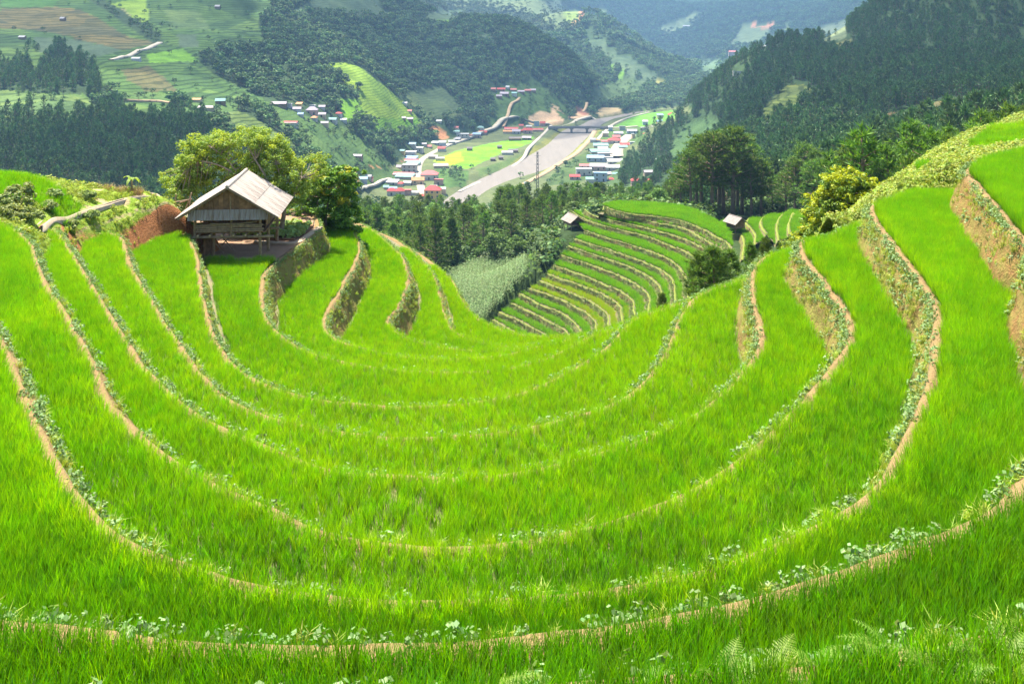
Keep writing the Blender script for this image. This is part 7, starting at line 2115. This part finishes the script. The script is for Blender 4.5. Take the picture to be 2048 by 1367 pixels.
h2 = Q(1146, 474, 194); h2[2] = max(h2[2], gz(h2[0], h2[1]))
print('hut ground', h2, gz(h2[0], h2[1]))
small_hut(tuple(h2), math.radians(24), 2.4, 3.2, 0.7, 0.8, 1.0, 'small open-sided hut with a grey roof on the left shoulder of the terraced hill', M_awn, True)
# ------------------------------------------------------------------ haze: the air of the valley
HAZE_TOP = float(GZ.max()) + 60
print('haze top', HAZE_TOP)
def make_haze():
    m, nt, out = new_mat('valley air')
    pv = N(nt, 'ShaderNodeVolumePrincipled')
    pv.inputs['Color'].default_value = (0.36, 0.64, 1.0, 1)
    pv.inputs['Density'].default_value = 0.000115
    pv.inputs['Anisotropy'].default_value = 0.0
    nt.links.new(pv.outputs[0], out.inputs['Volume'])
    zmax = HAZE_TOP
    zmin = float(GZ.min()) - 3
    b = MB().box(-5600, 9000, -60, 7560, zmin, zmax)
    tag(b.build('haze', m), 'pale blue air filling the valley', None, None, 'stuff')
make_haze()

# ------------------------------------------------------------------ fair-weather clouds above the air: they shade the mountainsides as in the photograph
def make_cloud_mat():
    m, nt, out = new_mat('cloud')
    d = N(nt, 'ShaderNodeBsdfDiffuse'); d.inputs[0].default_value = (0.9, 0.9, 0.9, 1)
    t = N(nt, 'ShaderNodeBsdfTransparent')
    mx = N(nt, 'ShaderNodeMixShader', i_0=0.74)
    nt.links.new(d.outputs[0], mx.inputs[1]); nt.links.new(t.outputs[0], mx.inputs[2])
    nt.links.new(mx.outputs[0], out.inputs[0])
    return m
M_cloud = make_cloud_mat()
def cloud(gx0, gy0, gz0, rx_, ry_, rz_, seed, label):
    """a lumpy cumulus whose shadow falls round ground point (gx0, gy0, gz0)"""
    nth, nph = 40, 72
    th = np.linspace(0.0, math.pi, nth)[:, None]; ph_ = np.linspace(0, 2*math.pi, nph, endpoint=False)[None]
    sx_ = np.sin(th)*np.cos(ph_); sy_ = np.sin(th)*np.sin(ph_); sz_ = np.cos(th)*np.ones_like(ph_)
    n_ = fbm(sx_*2.1+seed+sz_*1.3, sy_*2.1-seed+sz_*0.7, 5)
    r_ = 1 + 0.75*n_
    c = np.array([gx0, gy0, gz0]) + np.array(SUN_DIR)*((HAZE_TOP + 160 + rz_ - gz0)/SUN_DIR.z)
    V = np.stack([sx_*rx_*r_, sy_*ry_*r_, np.where(sz_ > 0, sz_*rz_*r_, sz_*rz_*0.35)], -1).reshape(-1, 3) + c
    idx = np.arange(nth*nph).reshape(nth, nph); nx_ = np.roll(idx, -1, axis=1)
    q = np.stack([idx[:-1], idx[1:], nx_[1:], nx_[:-1]], -1).reshape(-1, 4)
    me = mesh_np('cloud', V, q, [M_cloud], smooth=True)
    tag(link('cloud', me), label, None, None, 'structure')
cloud(330, 640, -40, 190, 270, 70, 3.1, 'fair weather cloud above the right mountainside')
cloud(-95, 1370, -60, 260, 230, 80, 8.7, 'fair weather cloud above the wooded hill')
cloud(-165, 545, -80, 120, 95, 50, 5.3, 'fair weather cloud above the left pine slope')
cloud(-470, 1020, -20, 260, 190, 70, 12.9, 'fair weather cloud above the left upper fields')
cloud(900, 3700, 0, 1300, 900, 140, 17.7, 'long cloud above the far mountains')
